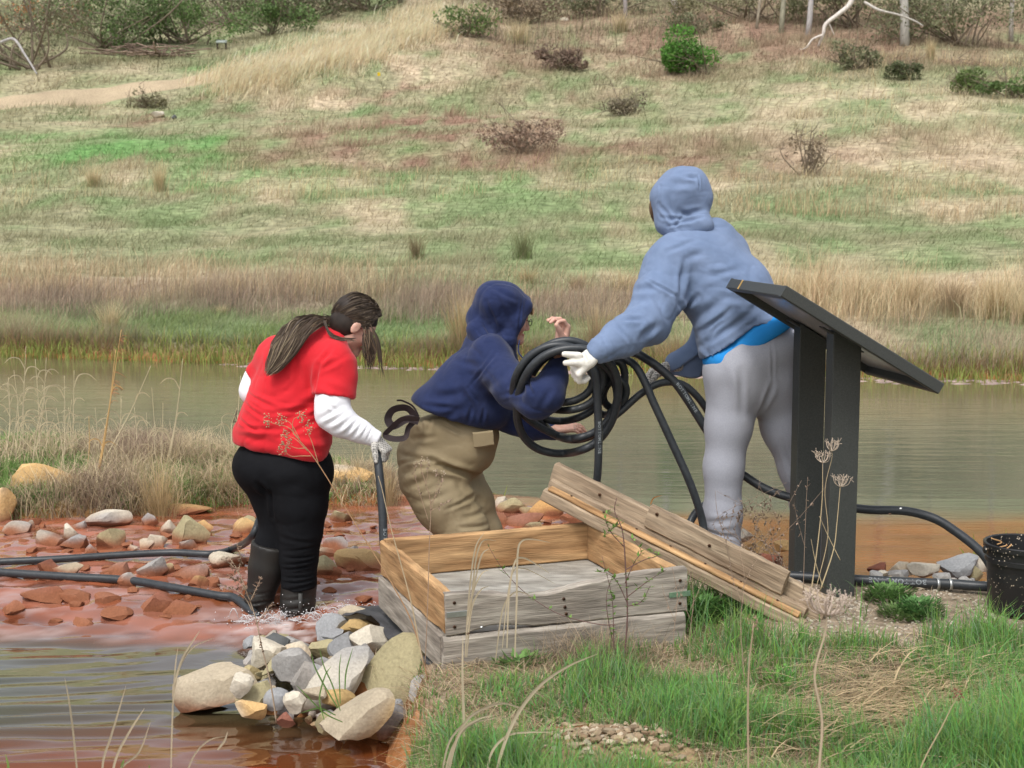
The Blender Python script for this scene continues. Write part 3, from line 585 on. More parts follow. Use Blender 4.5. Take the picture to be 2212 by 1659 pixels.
def rock(c, size, rz=0, tilt=(0, 0), color='grey', seed=1, wet=None, label=None, group=None, sub=3, cut=.62, name='rock', color2=None, planes=14, geo=None):
    v, f = rock_geo(size, seed, sub, planes, cut=cut)
    Rm = (Matrix.Rotation(rz, 3, 'Z') @ Matrix.Rotation(tilt[0], 3, 'X') @ Matrix.Rotation(tilt[1], 3, 'Y')); v = v @ np.array(Rm).T + np.asarray(c)
    base = np.array(RC[color]); k = noise(v + seed * 3.1, 5.5, 7)[:, None]; k2 = noise(v + seed, 16, 8)[:, None]
    col = base * (1 + .12 * k + .05 * k2 + .06 * noise(v + seed, 30, 12)[:, None]); c2_ = np.array(RC[color2]) if color2 else base * np.array((1.12, .92, .7))
    m = sstep(.05, .5, noise(v + seed * 1.7, 4, 9) + (v[:, 2] - c[2]) / max(size[2], .02) * (-.25))[:, None]; col = col + (c2_ - col) * m * (.8 if color2 else .5)
    if wet is not None:
        w = (1 - sstep(.006, .052, v[:, 2] - wet + .022 * noise(v, 14, 5) - .004))[:, None]; col = col + (np.array((.20, .06, .028)) - col) * w
        w2 = (1 - sstep(.03, .10, v[:, 2] - wet + .03 * noise(v, 9, 6)))[:, None]; col = col + (np.array((.34, .20, .11)) - col) * w2 * .22
    if geo is not None: geo.add(v, f, np.clip(col, .01, .8)); return None
    ob = mesh(name, v - np.asarray(c), f, M['rock'], None, np.clip(col, .01, .8), True, sharp=24); ob.location = tuple(c)
    return tag(ob, label, 'rock', group)
# stones of the pile beside the box: x, y, half width, half height in photo units, D, colour, tilt, rz, label
def pile(x, y, rx, ry, D, col, tilt, rz, seed, label, dep=None, wet=-.262, cut=.62, c2=None, grp=None, sub=3, geo=None):
    c = V(x, y, D); s = F / D; size = (rx / s * 1.12, (dep or rx * .8) / s, ry / s * 1.12)
    return rock(c, size, rz, (0, tilt), col, seed, wet, label, grp, sub, cut, color2=c2, geo=geo)
G1 = 'stones heaped beside the wooden box'
pile(474, 1482, 86, 46, 4.98, 'tan', -.38, 0, 3, 'large pale tan wedge stone at the left tip of the heap', 60, c2='pale')
pile(515, 1488, 24, 30, 4.83, 'pale', .3, .2, 5, 'small cream block leaning on the large pale wedge stone', 22)
pile(570, 1415, 38, 30, 5.18, 'pale', .4, .4, 8, 'cream stone behind the large wedge stone beside the dark one')
pile(590, 1392, 34, 26, 5.35, 'dark', .2, .2, 11, 'blackish stone at the back left of the heap', 26)
pile(632, 1390, 34, 20, 5.40, 'grey', .1, .3, 13, 'pale grey flat stone right of the blackish one')
pile(650, 1408, 30, 22, 5.22, 'pale', .5, .1, 15, 'small cream angular stone above the round grey one')
pile(640, 1445, 46, 40, 5.06, 'grey', .05, .2, 17, 'rounded grey stone in the middle of the heap', 36, cut=.75)
pile(657, 1468, 25, 38, 4.90, 'bluegrey', .25, .0, 19, 'upright blue grey block in the centre of the heap', 22, cut=.55)
pile(600, 1440, 30, 20, 5.1, 'olive', -.4, .0, 21, 'olive brown slab wedged left of the rounded grey stone')
pile(560, 1503, 46, 26, 4.9, 'olive', -.3, .2, 23, 'dull brown flat stone under the olive slab', 36)
pile(606, 1512, 33, 26, 4.78, 'bluegrey', -.2, .1, 25, 'blue grey stone behind the small square white one', 26)
pile(637, 1516, 23, 21, 4.68, 'pale', .05, .1, 27, 'small squarish whitish stone at the water edge', 20, cut=.7)
pile(542, 1530, 30, 22, 4.72, 'yellow', .1, .1, 29, 'orange topped stone standing in the red water', 24, c2='pale')
pile(615, 1555, 22, 18, 4.62, 'brownred', .3, .1, 31, 'dark red stained stone half under water')
pile(730, 1470, 88, 46, 4.92, 'grey', -.45, .1, 33, 'broad flat pinkish grey slab in the middle of the heap', 54, c2='pale')
pile(795, 1380, 48, 27, 5.25, 'pale', .12, .1, 35, 'rounded cream stone with a reddish underside right of centre', 38, cut=.7)
pile(745, 1395, 34, 26, 5.25, 'bluegrey', -.2, .2, 37, 'small wet blue grey stone left of the rounded cream one')
pile(690, 1402, 32, 22, 5.3, 'olive', .0, .3, 39, 'brown stone on the ridge of the heap')
pile(722, 1378, 26, 18, 5.42, 'bluegrey', .15, .3, 41, 'glossy blue grey stone at the top of the heap')
pile(712, 1368, 40, 34, 5.55, 'bluegrey', -.5, .0, 43, 'large blue grey stone at the back of the heap', 32)
pile(760, 1362, 46, 26, 5.50, 'ochre', .1, .1, 45, 'ochre faced stone under the pale top stone', 36, c2='bluegrey')
pile(790, 1335, 50, 24, 5.62, 'tan', .15, -.1, 47, 'pale flat stone topmost at the back beside the black sheet', 40)
pile(835, 1372, 34, 28, 5.45, 'bluegrey', .3, .2, 49, 'blue grey stone tucked under the black sheet')
pile(862, 1470, 66, 96, 4.95, 'olive', .45, .0, 51, 'big upright sandstone boulder with cracked face next to the box', 60, c2='tan', cut=.72)
pile(775, 1545, 76, 44, 4.55, 'tan', -.28, .1, 53, 'big tan wedge stone with a dark spot at the lower right', 52, c2='ochre', cut=.66)
pile(852, 1545, 34, 46, 4.66, 'bluegrey', .1, .1, 55, 'dark grey stone between the tan wedge and the bank', 30)
pile(722, 1508, 40, 22, 4.78, 'ochre', -.2, .1, 57, 'orange brown stone behind the tan wedge stone', 30)
pile(683, 1500, 28, 18, 4.75, 'tan', .2, .1, 59, 'small tan stone below the blue grey block')
pile(790, 1420, 30, 26, 5.08, 'grey', .3, .4, 61, 'grey angular stone under the rounded cream one')
pile(700, 1437, 22, 16, 5.1, 'bluegrey', .3, .2, 63, 'small dark blue grey stone in the middle gap')
pile(840, 1420, 30, 26, 5.2, 'grey', .1, .2, 65, 'grey stone above the sandstone boulder')
pile(700, 1460, 18, 14, 4.98, 'pale', .2, .1, 67, 'small whitish chip beside the upright block')
pile(706, 1560, 22, 26, 4.6, 'olive', .3, .1, 69, 'mossy brown stone left of the big tan wedge')
pile(540, 1450, 22, 18, 5.1, 'olive', .1, .3, 71, 'brown stone between the two cream ones')
pile(925, 1490, 36, 30, 4.75, 'grey', .1, .3, 73, 'grey stone under the corner of the box')
GS = Geo()
for k in range(125):                                    # small fill between the big ones
    x = rng.uniform(540, 860); y = rng.uniform(1370, 1560); 
    if (x - 700) / 200 + 0 < -1 or y > 1400 + (x - 480) * .55 + 60: continue
    D = np.interp(y, [1370, 1560], [5.45, 4.62]); r = rng.uniform(9, 24)
    pile(x, y + 10, r, r * .75, D + .05, ['grey', 'bluegrey', 'grey', 'olive', 'bluegrey', 'tan'][k % 6], rng.uniform(-.4, .4), rng.uniform(0, 3), 200 + k, 'small filler stone between larger stones of the heap', grp='small filler stones in the heap', sub=2, geo=GS if k >= 52 else None)
# stones in the riffle: x, y(base on water), rx, ry, colour
st = [(112, 1090, 80, 52, 'yellow', 'large triangular orange and cream boulder against the grassy spit', 'pale'), (-2, 1125, 32, 40, 'yellow', 'round orange boulder cut by the left edge of the picture', 'pale'), (345, 1100, 62, 24, 'yellow', 'long flat orange rock below the tall tussock', 'olive'), (400, 1104, 52, 10, 'ochre', 'thin ochre slab right of the long flat orange rock', None),
      (243, 1108, 24, 18, 'olive', 'small ochre stone in front of the spit', None), (240, 1133, 44, 18, 'pale', 'white topped flat stone with a broken twig on it', 'bluegrey'), (322, 1135, 19, 14, 'bluegrey', 'blue grey stone between the white flat stone and the big speckled one', None), (362, 1150, 18, 14, 'pale', 'cream stone left of the big speckled stone', None),
      (412, 1170, 36, 32, 'olive', 'big speckled grey green stone with a yellow crust', 'bluegrey'), (403, 1186, 20, 17, 'grey', 'plain grey stone in front of the speckled one', None), (437, 1150, 20, 16, 'yellow', 'bright orange stone behind the speckled one', None), (338, 1180, 28, 22, 'tan', 'angular tan stone with a white chip beside it', 'pale'), (312, 1184, 18, 11, 'pale', 'white chip beside the angular tan stone', None),
      (240, 1176, 27, 20, 'olive', 'brown green stone left of the white chip', 'tan'), (148, 1165, 20, 20, 'pale', 'small pale pointed stone near the left', None), (110, 1172, 28, 14, 'grey', 'low grey stone under the pale pointed one', None), (165, 1178, 30, 12, 'bluegrey', 'flat dark grey stone right of the pale pointed one', None), (66, 1142, 10, 10, 'pale', 'tiny pale stone near the left boulder', None),
      (35, 1152, 28, 14, 'grey', 'grey stone near the left edge', None), (175, 1142, 20, 9, 'bluegrey', 'small bluish stone in the upper riffle', None), (522, 1150, 26, 18, 'yellow', 'yellow green stone left of the trouser leg', 'olive'), (537, 1140, 24, 14, 'olive', 'pale olive stone behind the yellow green one', None), (194, 1200, 16, 12, 'bluegrey', 'dark stone touching the upper hose', None),
      (286, 1192, 12, 8, 'pale', 'tiny white stone above the upper hose', None), (109, 1235, 26, 20, 'brownred', 'red stained stone between the two hoses at the left', 'grey'), (150, 1240, 30, 17, 'tan', 'tan stone with an orange corner between the hoses', 'rust'), (253, 1240, 28, 15, 'brownred', 'dark reddish slab between the hoses', 'grey'), (327, 1245, 30, 24, 'grey', 'big brown grey stone between the hoses', 'brownred'),
      (366, 1238, 16, 16, 'olive', 'olive stone right of the big brown grey one', None), (420, 1244, 40, 20, 'grey', 'wide smooth grey brown stone left of the boots', 'brownred'), (427, 1265, 20, 18, 'ochre', 'ochre stone in front of the smooth grey one', None), (455, 1262, 17, 13, 'brownred', 'pinkish brown stone near the boots', None), (485, 1222, 42, 20, 'tan', 'long tan and white stone under the upper hose', 'pale'),
      (275, 1265, 20, 17, 'grey', 'greyish stone straddled by the lower hose', 'brownred'), (100, 1290, 44, 14, 'rust', 'rusty red stone below the lower hose at the left', None), (160, 1292, 32, 11, 'rust', 'flat rusty red stone in shallow water', None), (26, 1322, 26, 14, 'rust', 'orange red stone alone near the left edge', None), (232, 1298, 26, 14, 'rust', 'rust coloured stone in the lower riffle', None),
      (350, 1315, 38, 22, 'rust', 'big rust coloured stone near the boot', None), (395, 1318, 34, 14, 'rust', 'low rust coloured stone by the boot', None), (262, 1330, 40, 10, 'brownred', 'dark red slab awash in the lower riffle', None), (178, 1345, 26, 9, 'rust', 'orange stone awash below the riffle', None), (165, 1310, 20, 9, 'rust', 'little rust coloured stone awash', None),
      (764, 1065, 62, 34, 'yellow', 'big cream and orange boulder between the two people in the stream', 'pale'), (735, 1125, 24, 14, 'olive', 'green grey stone in the riffle right of the black trousers', None), (727, 1185, 26, 17, 'bluegrey', 'grey angular stone standing out of pink water', 'brownred'), (705, 1205, 26, 14, 'tan', 'cream stone right of the black trousers', None), (768, 1205, 16, 14, 'bluegrey', 'small grey stone right of the cream one', None),
      (775, 1222, 62, 19, 'ochre', 'long ochre slab between the trousers and the black hose', 'yellow'), (697, 1240, 28, 22, 'olive', 'dull brown stone by the knee of the black trousers', 'tan'), (720, 1240, 18, 10, 'brownred', 'small pinkish stone by the long ochre slab', None), (595, 1275, 18, 22, 'brownred', 'stone showing between the two boots', 'tan'),
      (872, 1080, 22, 10, 'pale', 'pale stone behind the tan waders', None), (1087, 1098, 22, 15, 'pale', 'cream block at the pond outlet', 'yellow'), (1108, 1104, 30, 16, 'olive', 'green sided cream stone at the pond outlet', 'yellow'), (1185, 1112, 44, 25, 'yellow', 'bright orange knobbly boulder at the pond outlet', None), (1140, 1110, 22, 9, 'olive', 'small olive stone by the knobbly orange boulder', None),
      (1140, 1130, 44, 14, 'brownred', 'flat maroon stone below the knobbly boulder', None), (1230, 1125, 26, 14, 'brownred', 'maroon stone right of the knobbly boulder', None), (1075, 1130, 28, 13, 'rust', 'red stone beside the wader knee', None), (1075, 1148, 24, 9, 'brownred', 'dark stone just behind the box', None), (1150, 1150, 26, 13, 'olive', 'brownish round stone just behind the box', 'brownred')]
for k, (x, y, rx, ry, c, lb, c2) in enumerate(st):
    p = onw(x, y); s = F / p[1]; w = float(wl(p[1])); big = rx > 45
    rock(np.array((p[0], p[1] + .0, w + ry / s * (.18 if c in ('rust', 'brownred') else .38))), (rx / s * 1.1, rx / s * .75, ry / s * (1.35 if ry > 16 else 1.5)), rng.uniform(-.3, .3), (0, rng.uniform(-.12, .12)), c, 300 + k * 3, w, lb, None, 3, color2=c2, cut=.6)
for k in range(230):                                   # little stones of the riffle
    x = rng.uniform(-60, 1000) if k % 5 else rng.uniform(1040, 1250); y = rng.uniform(1125, 1345) if k % 5 else rng.uniform(1090, 1150)
    if 860 < x < 1040 or (k % 3 == 0 and y > 1260): continue
    p = onw(x, y); w = float(wl(p[1])); r = rng.uniform(.011, .034); hh = r * rng.uniform(.4, .75)
    rock(np.array((p[0], p[1], w + hh * rng.uniform(-.4, .35))), (r * 1.3, r, hh), rng.uniform(0, 3), (0, 0), ['rust', 'brownred', 'grey', 'olive', 'rust', 'tan', 'brownred'][k % 7], 600 + k, w + .01, 'small stone lying in the red riffle', 'small stones in the riffle', 2, geo=GS if k >= 88 else None)
# stones on the pond shore at the right and behind the grey trousers
sh = [(1935, 1240, 26, 18, 'grey', 'grey stone beside the right sign post behind the hose'), (1950, 1222, 28, 16, 'pale', 'whitish stone on the shore right of the sign'), (2000, 1228, 34, 16, 'pale', 'pale flat stone behind the clamps of the hose'), (2075, 1222, 44, 26, 'bluegrey', 'largest blue grey stone on the shore near the bucket'), (2098, 1228, 24, 20, 'olive', 'olive stone leaning on the blue grey one near the bucket'),
      (2110, 1218, 18, 18, 'pale', 'pale upright stone left of the bucket rim'), (1898, 1262, 20, 24, 'pale', 'cream stone against the foot of the sign post'), (2070, 1272, 30, 10, 'tan', 'flat tan stone in front of the hose clamps'), (1925, 1268, 26, 10, 'grey', 'low grey stone in front of the hose'), (1985, 1270, 32, 9, 'grey', 'flat grey stone under the shore hose'), (1900, 1224, 24, 12, 'rust', 'red stained stone at the orange water'),
      (1712, 1262, 34, 20, 'grey', 'grey stone left of the sign posts'), (1688, 1275, 24, 16, 'bluegrey', 'bluish stone near the end of the planks'), (1630, 1190, 26, 20, 'yellow', 'orange stone seen between the trouser legs'), (1605, 1150, 18, 14, 'pale', 'pale stone at the shore between the trouser legs'), (1660, 1210, 30, 15, 'rust', 'rusty stone between the grey trouser leg and the post'), (1690, 1180, 20, 12, 'yellow', 'yellow stone near the orange shallows'), (1640, 1235, 26, 14, 'brownred', 'maroon stone behind the dry weeds'), (1500, 1300, 22, 12, 'grey', 'grey stone behind the right end of the box')]
for k, (x, y, rx, ry, c, lb) in enumerate(sh):
    p = onz(x, y + ry * .6, -.03); s = F / p[1]
    rock(np.array((p[0], p[1], -.03 + ry / s * .4)), (rx / s * 1.1, rx / s * .8, ry / s * 1.3), rng.uniform(-.3, .3), (0, rng.uniform(-.2, .2)), c, 900 + k * 3, -.12, lb, None, 3)
for k in range(70):
    x = rng.uniform(1885, 2300) if k % 3 else rng.uniform(1600, 1730); y = rng.uniform(1225, 1285) if k % 3 else rng.uniform(1150, 1265)
    p = onz(x, y, -.02); p[2] = float(height(p[0], p[1])[0]); r = rng.uniform(.015, .035)
    rock(p + np.array((0, 0, r * .3)), (r * 1.3, r, r * .7), rng.uniform(0, 3), (0, 0), ['grey', 'pale', 'tan', 'grey'][k % 4] if k % 3 else ['rust', 'ochre', 'tan', 'grey'][(k // 3) % 4], 1000 + k, -.13, 'small stone of the pond shore', 'small stones on the pond shore', 2, geo=GS if k >= 40 else None)
tag(GS.build('small_stones', M['rock'], None, True, sharp=30), 'smallest loose stones between the larger ones', 'stones', None, 'stuff')
# pebbles of the earth mound and the gravel
def pebbles(name, region, n, label, cols, smin, smax):
    g = Geo(); pts = []
    for k in range(n):
        x, y = region(); p = onz(x, y, 0); p[2] = float(height(p[0], p[1])[0]); r = rng.uniform(smin, smax) * rng.uniform(.5, 1)
        v, f = _pb[k % 8]; a = rng.uniform(0, 6.28); c, s = math.cos(a), math.sin(a); q = v * r * np.array((1.2, .9, .6))
        q = np.stack([q[:, 0] * c - q[:, 1] * s, q[:, 0] * s + q[:, 1] * c, q[:, 2]], -1); cc = np.array(cols[k % len(cols)]) * rng.uniform(.75, 1.15)
        g.add(q + p + np.array((0, 0, r * .25 + moundh(p[0], p[1]))), f, cc)
    tag(g.build(name, M['rock'], None, True, sharp=35), label, 'pebbles', None, 'stuff')
_pb = [rock_geo((1, 1, 1), 70 + i, 1, 7) for i in range(8)]
MC = onz(1300, 1640, 0)
def moundh(x, y): return .075 * math.exp(-((x - MC[0]) / .26) ** 2 - ((y - MC[1] + .05) / .22) ** 2)
mx_, my_ = np.meshgrid(np.linspace(-.62, .62, 70), np.linspace(-.45, .5, 60)); mxf = mx_.ravel() + MC[0]; myf = my_.ravel() + MC[1]; P = xy(mxf, myf)
mz = height(mxf, myf) + .075 * np.exp(-((mxf - MC[0]) / .26) ** 2 - ((myf - MC[1] + .05) / .22) ** 2) - .012 + .016 * noise(P, 14, 3) + .008 * noise(P, 40, 4)
i = (np.arange(59)[:, None] * 70 + np.arange(69)[None]).ravel()
mc = np.array((.27, .19, .11)) * (1 + .3 * noise(P, 18, 5)[:, None]); mc = mc + (np.array((.22, .10, .045)) - mc) * sstep(.1, .5, noise(P, 6, 6))[:, None]
tag(mesh('earth_mound', np.stack([mxf, myf, mz], -1), np.stack([i, i + 1, i + 71, i + 70], -1), M['ground'], None, mc), 'low mound of bare brown earth in the foreground grass', None, None, 'structure')
pebbles('pebbles', lambda: (1290 + rng.normal() * 110, 1620 + rng.normal() * 32), 520, 'tan pebbles scattered on the earth mound', [(.33, .25, .16), (.26, .19, .12), (.44, .37, .27), (.22, .15, .09), (.3, .24, .16)], .004, .017)
pebbles('gravel', lambda: (rng.uniform(1700, 2350), rng.uniform(1268, 1420)), 2600, 'fine brown gravel around the sign and the bucket', [(.34, .29, .22), (.26, .22, .17), (.44, .39, .31)], .004, .011)

# black landscape cloth under the left side of the box
def cloth():
    rows = [[(738, 1330, 5.55), (770, 1312, 5.62), (820, 1306, 5.7), (880, 1306, 5.72)], [(770, 1322, 5.48), (805, 1320, 5.52), (850, 1322, 5.5), (900, 1330, 5.45)], [(815, 1338, 5.36), (840, 1350, 5.3), (875, 1362, 5.2), (915, 1368, 5.1)],
            [(835, 1372, 5.22), (860, 1390, 5.1), (895, 1398, 5.0), (925, 1405, 4.92)], [(872, 1395, 5.05), (900, 1425, 4.9), (925, 1432, 4.82), (950, 1436, 4.76)], [(925, 1432, 4.84), (945, 1448, 4.76), (965, 1452, 4.70), (990, 1452, 4.66)]]
    a = np.array([catmull(pl(r), 6) for r in rows]); a = np.array([catmull(a[:, i], 6) for i in range(a.shape[1])]).transpose(1, 0, 2)
    n, m = a.shape[:2]; v = a.reshape(-1, 3); v[:, 2] += .012 * noise(v, 14, 3) + .006 * noise(v, 35, 4)
    i = (np.arange(n - 1)[:, None] * m + np.arange(m - 1)[None]).ravel(); f = np.stack([i, i + 1, i + m + 1, i + m], -1)
    v2 = v - np.array((0, 0, .003)); k = len(v); F2 = np.vstack([f, (f + k)[:, ::-1]])
    tag(mesh('black_sheet', np.vstack([v, v2]), F2, M['cloth_black']), 'black weed fabric trailing from under the left side of the box', 'fabric')
M['cloth_black'] = pmat('black_fabric_sheet', (.035, .036, .04), (.085, .085, .09), rough=.6, spec=.35, nscale=9, bump=.002, bscale=60)
cloth()
# ------------------------------------------------------------------ grass of the hill and the banks
def put(name, v, f, c, mat, label, kind='stuff', cat='grass', parent=None, group=None):
    o = mesh(name, v, f, mat, parent, np.clip(c, .01, .8)); return tag(o, label, cat if parent is None else None, group, kind)
def hill_points(n, y0, y1, xr=.47, seed=0):
    rs = np.random.default_rng(seed); D = np.concatenate([np.arange(15.6, 30, .05), np.arange(30, 150, .3)])
    yy = 475 - (height(0 * D, D) - CH) / D * F; yy = np.minimum.accumulate(yy)
    y = rs.uniform(y0, y1, n); d = np.interp(-y, -yy, D); d = d + rs.uniform(-.3, .3, n) * (d / 25); X = rs.uniform(-xr, xr, n) * d
    d = d - (X * .25) * np.interp(d, [15, 20, 60], [1, .8, 0]); z = height(X, d); k = (z > -.12); return X[k], d[k], z[k]
X, Y, Z = hill_points(300000, -120, 790, seed=1)
gc = ground_col(X, Y); P = xy(X, Y); n = len(X)
ok = seg_sdf(np.stack([X, Y], -1), TRK) < -.1; X, Y, Z, gc, P = X[ok], Y[ok], Z[ok], gc[ok], P[ok]; n = len(X)
dry = np.clip((gc[:, 0] / (gc[:, 1] + .001) - .75) / .5, 0, 1)
tall = dry * sstep(-.05, .45, noise(P, .55, 91) + .4 * noise(P, 1.7, 92))
h = rng.uniform(.10, .24, n) * (1 + 1.3 * tall) ; h = h * np.where(Y > 40, 1.35, 1)
w = rng.uniform(.45, 1.0, n) * Y / 1389 * (1 - .25 * tall)
jit = 1 + rng.normal(0, .17, (n, 1)); cc = gc * jit; tipc = cc + (STRAW * 1.12 - cc) * (tall * .55 + .12 * rng.random(n) * dry)[:, None]
mx = rng.random(n) < .15 * (1 - dry); cc[mx] = cc[mx] * .6 + STRAW * .4
lean = rng.uniform(.1, .7, n) + .5 * (1 - tall); ang = rng.normal(.2, 1.3, n)
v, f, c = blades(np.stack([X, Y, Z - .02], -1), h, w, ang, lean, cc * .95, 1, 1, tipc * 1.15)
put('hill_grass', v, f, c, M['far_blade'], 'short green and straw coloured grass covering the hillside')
def belt(name, y0, y1, n, hr, col, label, xr=(-.47, .47), seed=3, leanr=(.05, .7), wpx=.5, var=.27, thr=-.2, ys=1.):
    X, Y, Z = hill_points(n, y0, y1, .47, seed); k = (X / Y > xr[0]) & (X / Y < xr[1]); X, Y, Z = X[k], Y[k], Z[k]
    P = xy(X, Y); k = noise(P, 1.1, seed + 5) + .5 * noise(P, 3, seed + 6) > thr + rng.normal(0, .25, len(X)); X, Y, Z, P = X[k], Y[k], Z[k], P[k]; n = len(X)
    h = rng.uniform(*hr, n) * rng.uniform(.55, 1.15, n) * (1 + .35 * noise(P, .9, seed + 7) + .4 * noise(P, 2.2, seed + 9)); w = rng.uniform(.6, 1.3, n) * wpx * Y / 1389
    cc = np.array(col) * (1 + rng.normal(0, var, (n, 1))) * (1 + .15 * noise(P, 1.3, seed + 8)[:, None]); cc[:, 0] *= 1 + .06 * rng.normal(size=n)
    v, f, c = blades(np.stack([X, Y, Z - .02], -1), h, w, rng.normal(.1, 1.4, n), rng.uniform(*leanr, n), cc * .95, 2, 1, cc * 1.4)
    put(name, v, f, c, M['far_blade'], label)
belt('dry_weeds', 640, 705, 20000, (.22, .48), (.31, .24, .185), 'brown purple dead weeds on the far bank', (-.47, .20), 13, thr=-.35)
belt('dry_grass', 588, 650, 17000, (.28, .60), (.46, .36, .235), 'tall straw grass along the top of the far bank at left', (-.47, -.10), 14, thr=-.45)
belt('dry_grass', 590, 655, 20000, (.25, .5), (.38, .29, .19), 'thin straw grass on the middle of the far bank', (-.12, .18), 15, thr=.1)
belt('dry_grass', 610, 690, 30000, (.35, .72), (.50, .39, .25), 'dense tall straw grass on the far bank at right', (.15, .47), 16, thr=-.6)
belt('dry_weeds', 690, 800, 26000, (.20, .42), (.36, .28, .205), 'grey straw weeds above the waterline at right', (.16, .47), 17, thr=-.35)
belt('bank_grass', 690, 760, 30000, (.10, .24), (.20, .25, .10), 'green grass on the lower far bank', (-.47, .2), 18, thr=-.2, leanr=(.2, .9))
belt('brush', -70, 125, 24000, (.5, 1.3), (.22, .175, .13), 'leafless grey brown undergrowth along the top of the hill at right', (-.04, .47), 31, leanr=(.1, .9), thr=-.15)
belt('brush', -70, 110, 14000, (.5, 1.2), (.22, .235, .13), 'olive undergrowth along the top of the hill', (-.12, .47), 33, leanr=(.1, .9), thr=.05)
belt('brush', -60, 150, 13000, (.4, 1.1), (.22, .21, .13), 'grey green undergrowth behind the track', (-.47, -.16), 35, leanr=(.1, .9), thr=-.1)
belt('brush', 90, 200, 13000, (.2, .6), (.30, .215, .16), 'reddish brown brambles on the upper slope', (.05, .47), 37, leanr=(.2, 1.), thr=.05)
belt('pale_grass', 150, 330, 12000, (.35, .8), (.50, .40, .24), 'pale tufts of dry grass across the hill', (.2, .47), 19, thr=.15)
belt('pale_grass', 355, 430, 9000, (.3, .6), (.46, .38, .23), 'pale wispy grass in the meadow', (-.47, .1), 20, thr=.25)
belt('pale_grass', 380, 480, 16000, (.3, .6), (.46, .35, .22), 'straw grass on the right of the meadow', (.1, .47), 21, thr=.05)
# tall pale grass on the spur by the track
X, Y, Z = [], [], []
for k in range(230):
    t = rng.random(); x = 470 + 520 * t + rng.normal() * 30; y = 188 - 150 * t ** 1.1 + rng.normal() * 15; p = ground_at(x, y); m = 60
    X.append(p[0] + rng.normal(0, .45, m)); Y.append(p[1] + rng.normal(0, .5, m))
X = np.concatenate(X); Y = np.concatenate(Y); Z = height(X, Y); n = len(X); cc = np.array((.70, .58, .40)) * (1 + rng.normal(0, .2, (n, 1)))
v, f, c = blades(np.stack([X, Y, Z], -1), rng.uniform(.3, 1.1, n), rng.uniform(.4, .8, n) * Y / 1389, rng.normal(0, .8, n), rng.uniform(.2, 1.1, n), cc * 1.0, 2, 1, cc * 1.35)
put('pale_grass', v, f, c, M['far_blade'], 'tall pale grass leaning along the spur beside the track')
# sedge at the far waterline
n = 12000; X = rng.uniform(-9.5, 9.5, n); Y = 15.75 - .25 * X + rng.normal(0, .22, n) - .35 * noise(xy(X, 15.75 - .25 * X), .35, 3); Z = height(X, Y); k = (Z > -.30) & (noise(xy(X, Y), 1.6, 7) > -.75 + rng.normal(0, .2, n)); X, Y, Z = X[k], Y[k], np.maximum(Z[k], -.17); n = len(X)
cc = np.array((.27, .33, .09)) * (1 + rng.normal(0, .2, (n, 1))); r = rng.random(n) < .3; cc[r] = np.array((.38, .30, .13))
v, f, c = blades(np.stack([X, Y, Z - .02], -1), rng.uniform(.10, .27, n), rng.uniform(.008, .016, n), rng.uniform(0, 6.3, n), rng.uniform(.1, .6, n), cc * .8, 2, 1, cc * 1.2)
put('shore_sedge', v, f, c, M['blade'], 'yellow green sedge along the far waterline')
n = 700; X = rng.uniform(-9.5, 9.5, n); X = X[noise(xy(X, X * 0), .8, 4) > -.1]; n = len(X); Y = 15.48 - .25 * X + rng.normal(0, .13, n) - .35 * noise(xy(X, 15.6 - .25 * X), .35, 3)
g = Geo(); sc_ = np.array([(1, 0, 0), (.3, .8, 0), (-.8, .5, 0), (-.7, -.5, 0), (.4, -.7, 0), (0, 0, .5)]); sf = np.array([(0, 1, 5), (1, 2, 5), (2, 3, 5), (3, 4, 5), (4, 0, 5)])
for k in range(n): g.add(sc_ * np.array((rng.uniform(.03, .12), .04, .02)) + np.array((X[k], Y[k], -.15)), sf, np.array((.36, .27, .24)) * rng.uniform(.6, 1.2))
tag(g.build('mud_scum', M['rock']), 'pale pinkish scum and mud lumps along the far waterline', 'mud', None, 'stuff')
def tussock(x, y, hp, wp_, col, label, n=260, tip=None, p=None, lean=(.05, .5), group='grass tussocks on the far bank', name='grass_tussock', seg=3, mat='far_blade', green=.2, wmin=.5, cat='tussock'):
    p = ground_at(x, y) if p is None else p; D = p[1]; s = F / D; H = hp / s; Wd = wp_ / s
    a = rng.uniform(0, 6.28, n); r = np.abs(rng.normal(0, .16, n)) * Wd; b = np.stack([p[0] + np.cos(a) * r, p[1] + np.sin(a) * r * .8, np.zeros(n)], -1); b[:, 2] = height(b[:, 0], b[:, 1]) - .02
    h = H * rng.uniform(.45, 1.08, n); lean_ = rng.uniform(*lean, n) * Wd / H; w = rng.uniform(.5, 1.2, n) * max(wmin * D / 1389, .003)
    cc = np.array(col) * (1 + rng.normal(0, .16, (n, 1))); k = rng.random(n) < green; h[k] *= .45; cc[k] = np.array((.17, .25, .07)) * rng.uniform(.7, 1.3, (k.sum(), 1))
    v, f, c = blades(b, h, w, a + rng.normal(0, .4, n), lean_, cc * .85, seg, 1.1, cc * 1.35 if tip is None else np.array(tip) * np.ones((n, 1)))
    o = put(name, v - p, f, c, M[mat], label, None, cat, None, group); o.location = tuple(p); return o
ST = (.44, .335, .19); PL = (.52, .43, .27); BR = (.33, .25, .16)
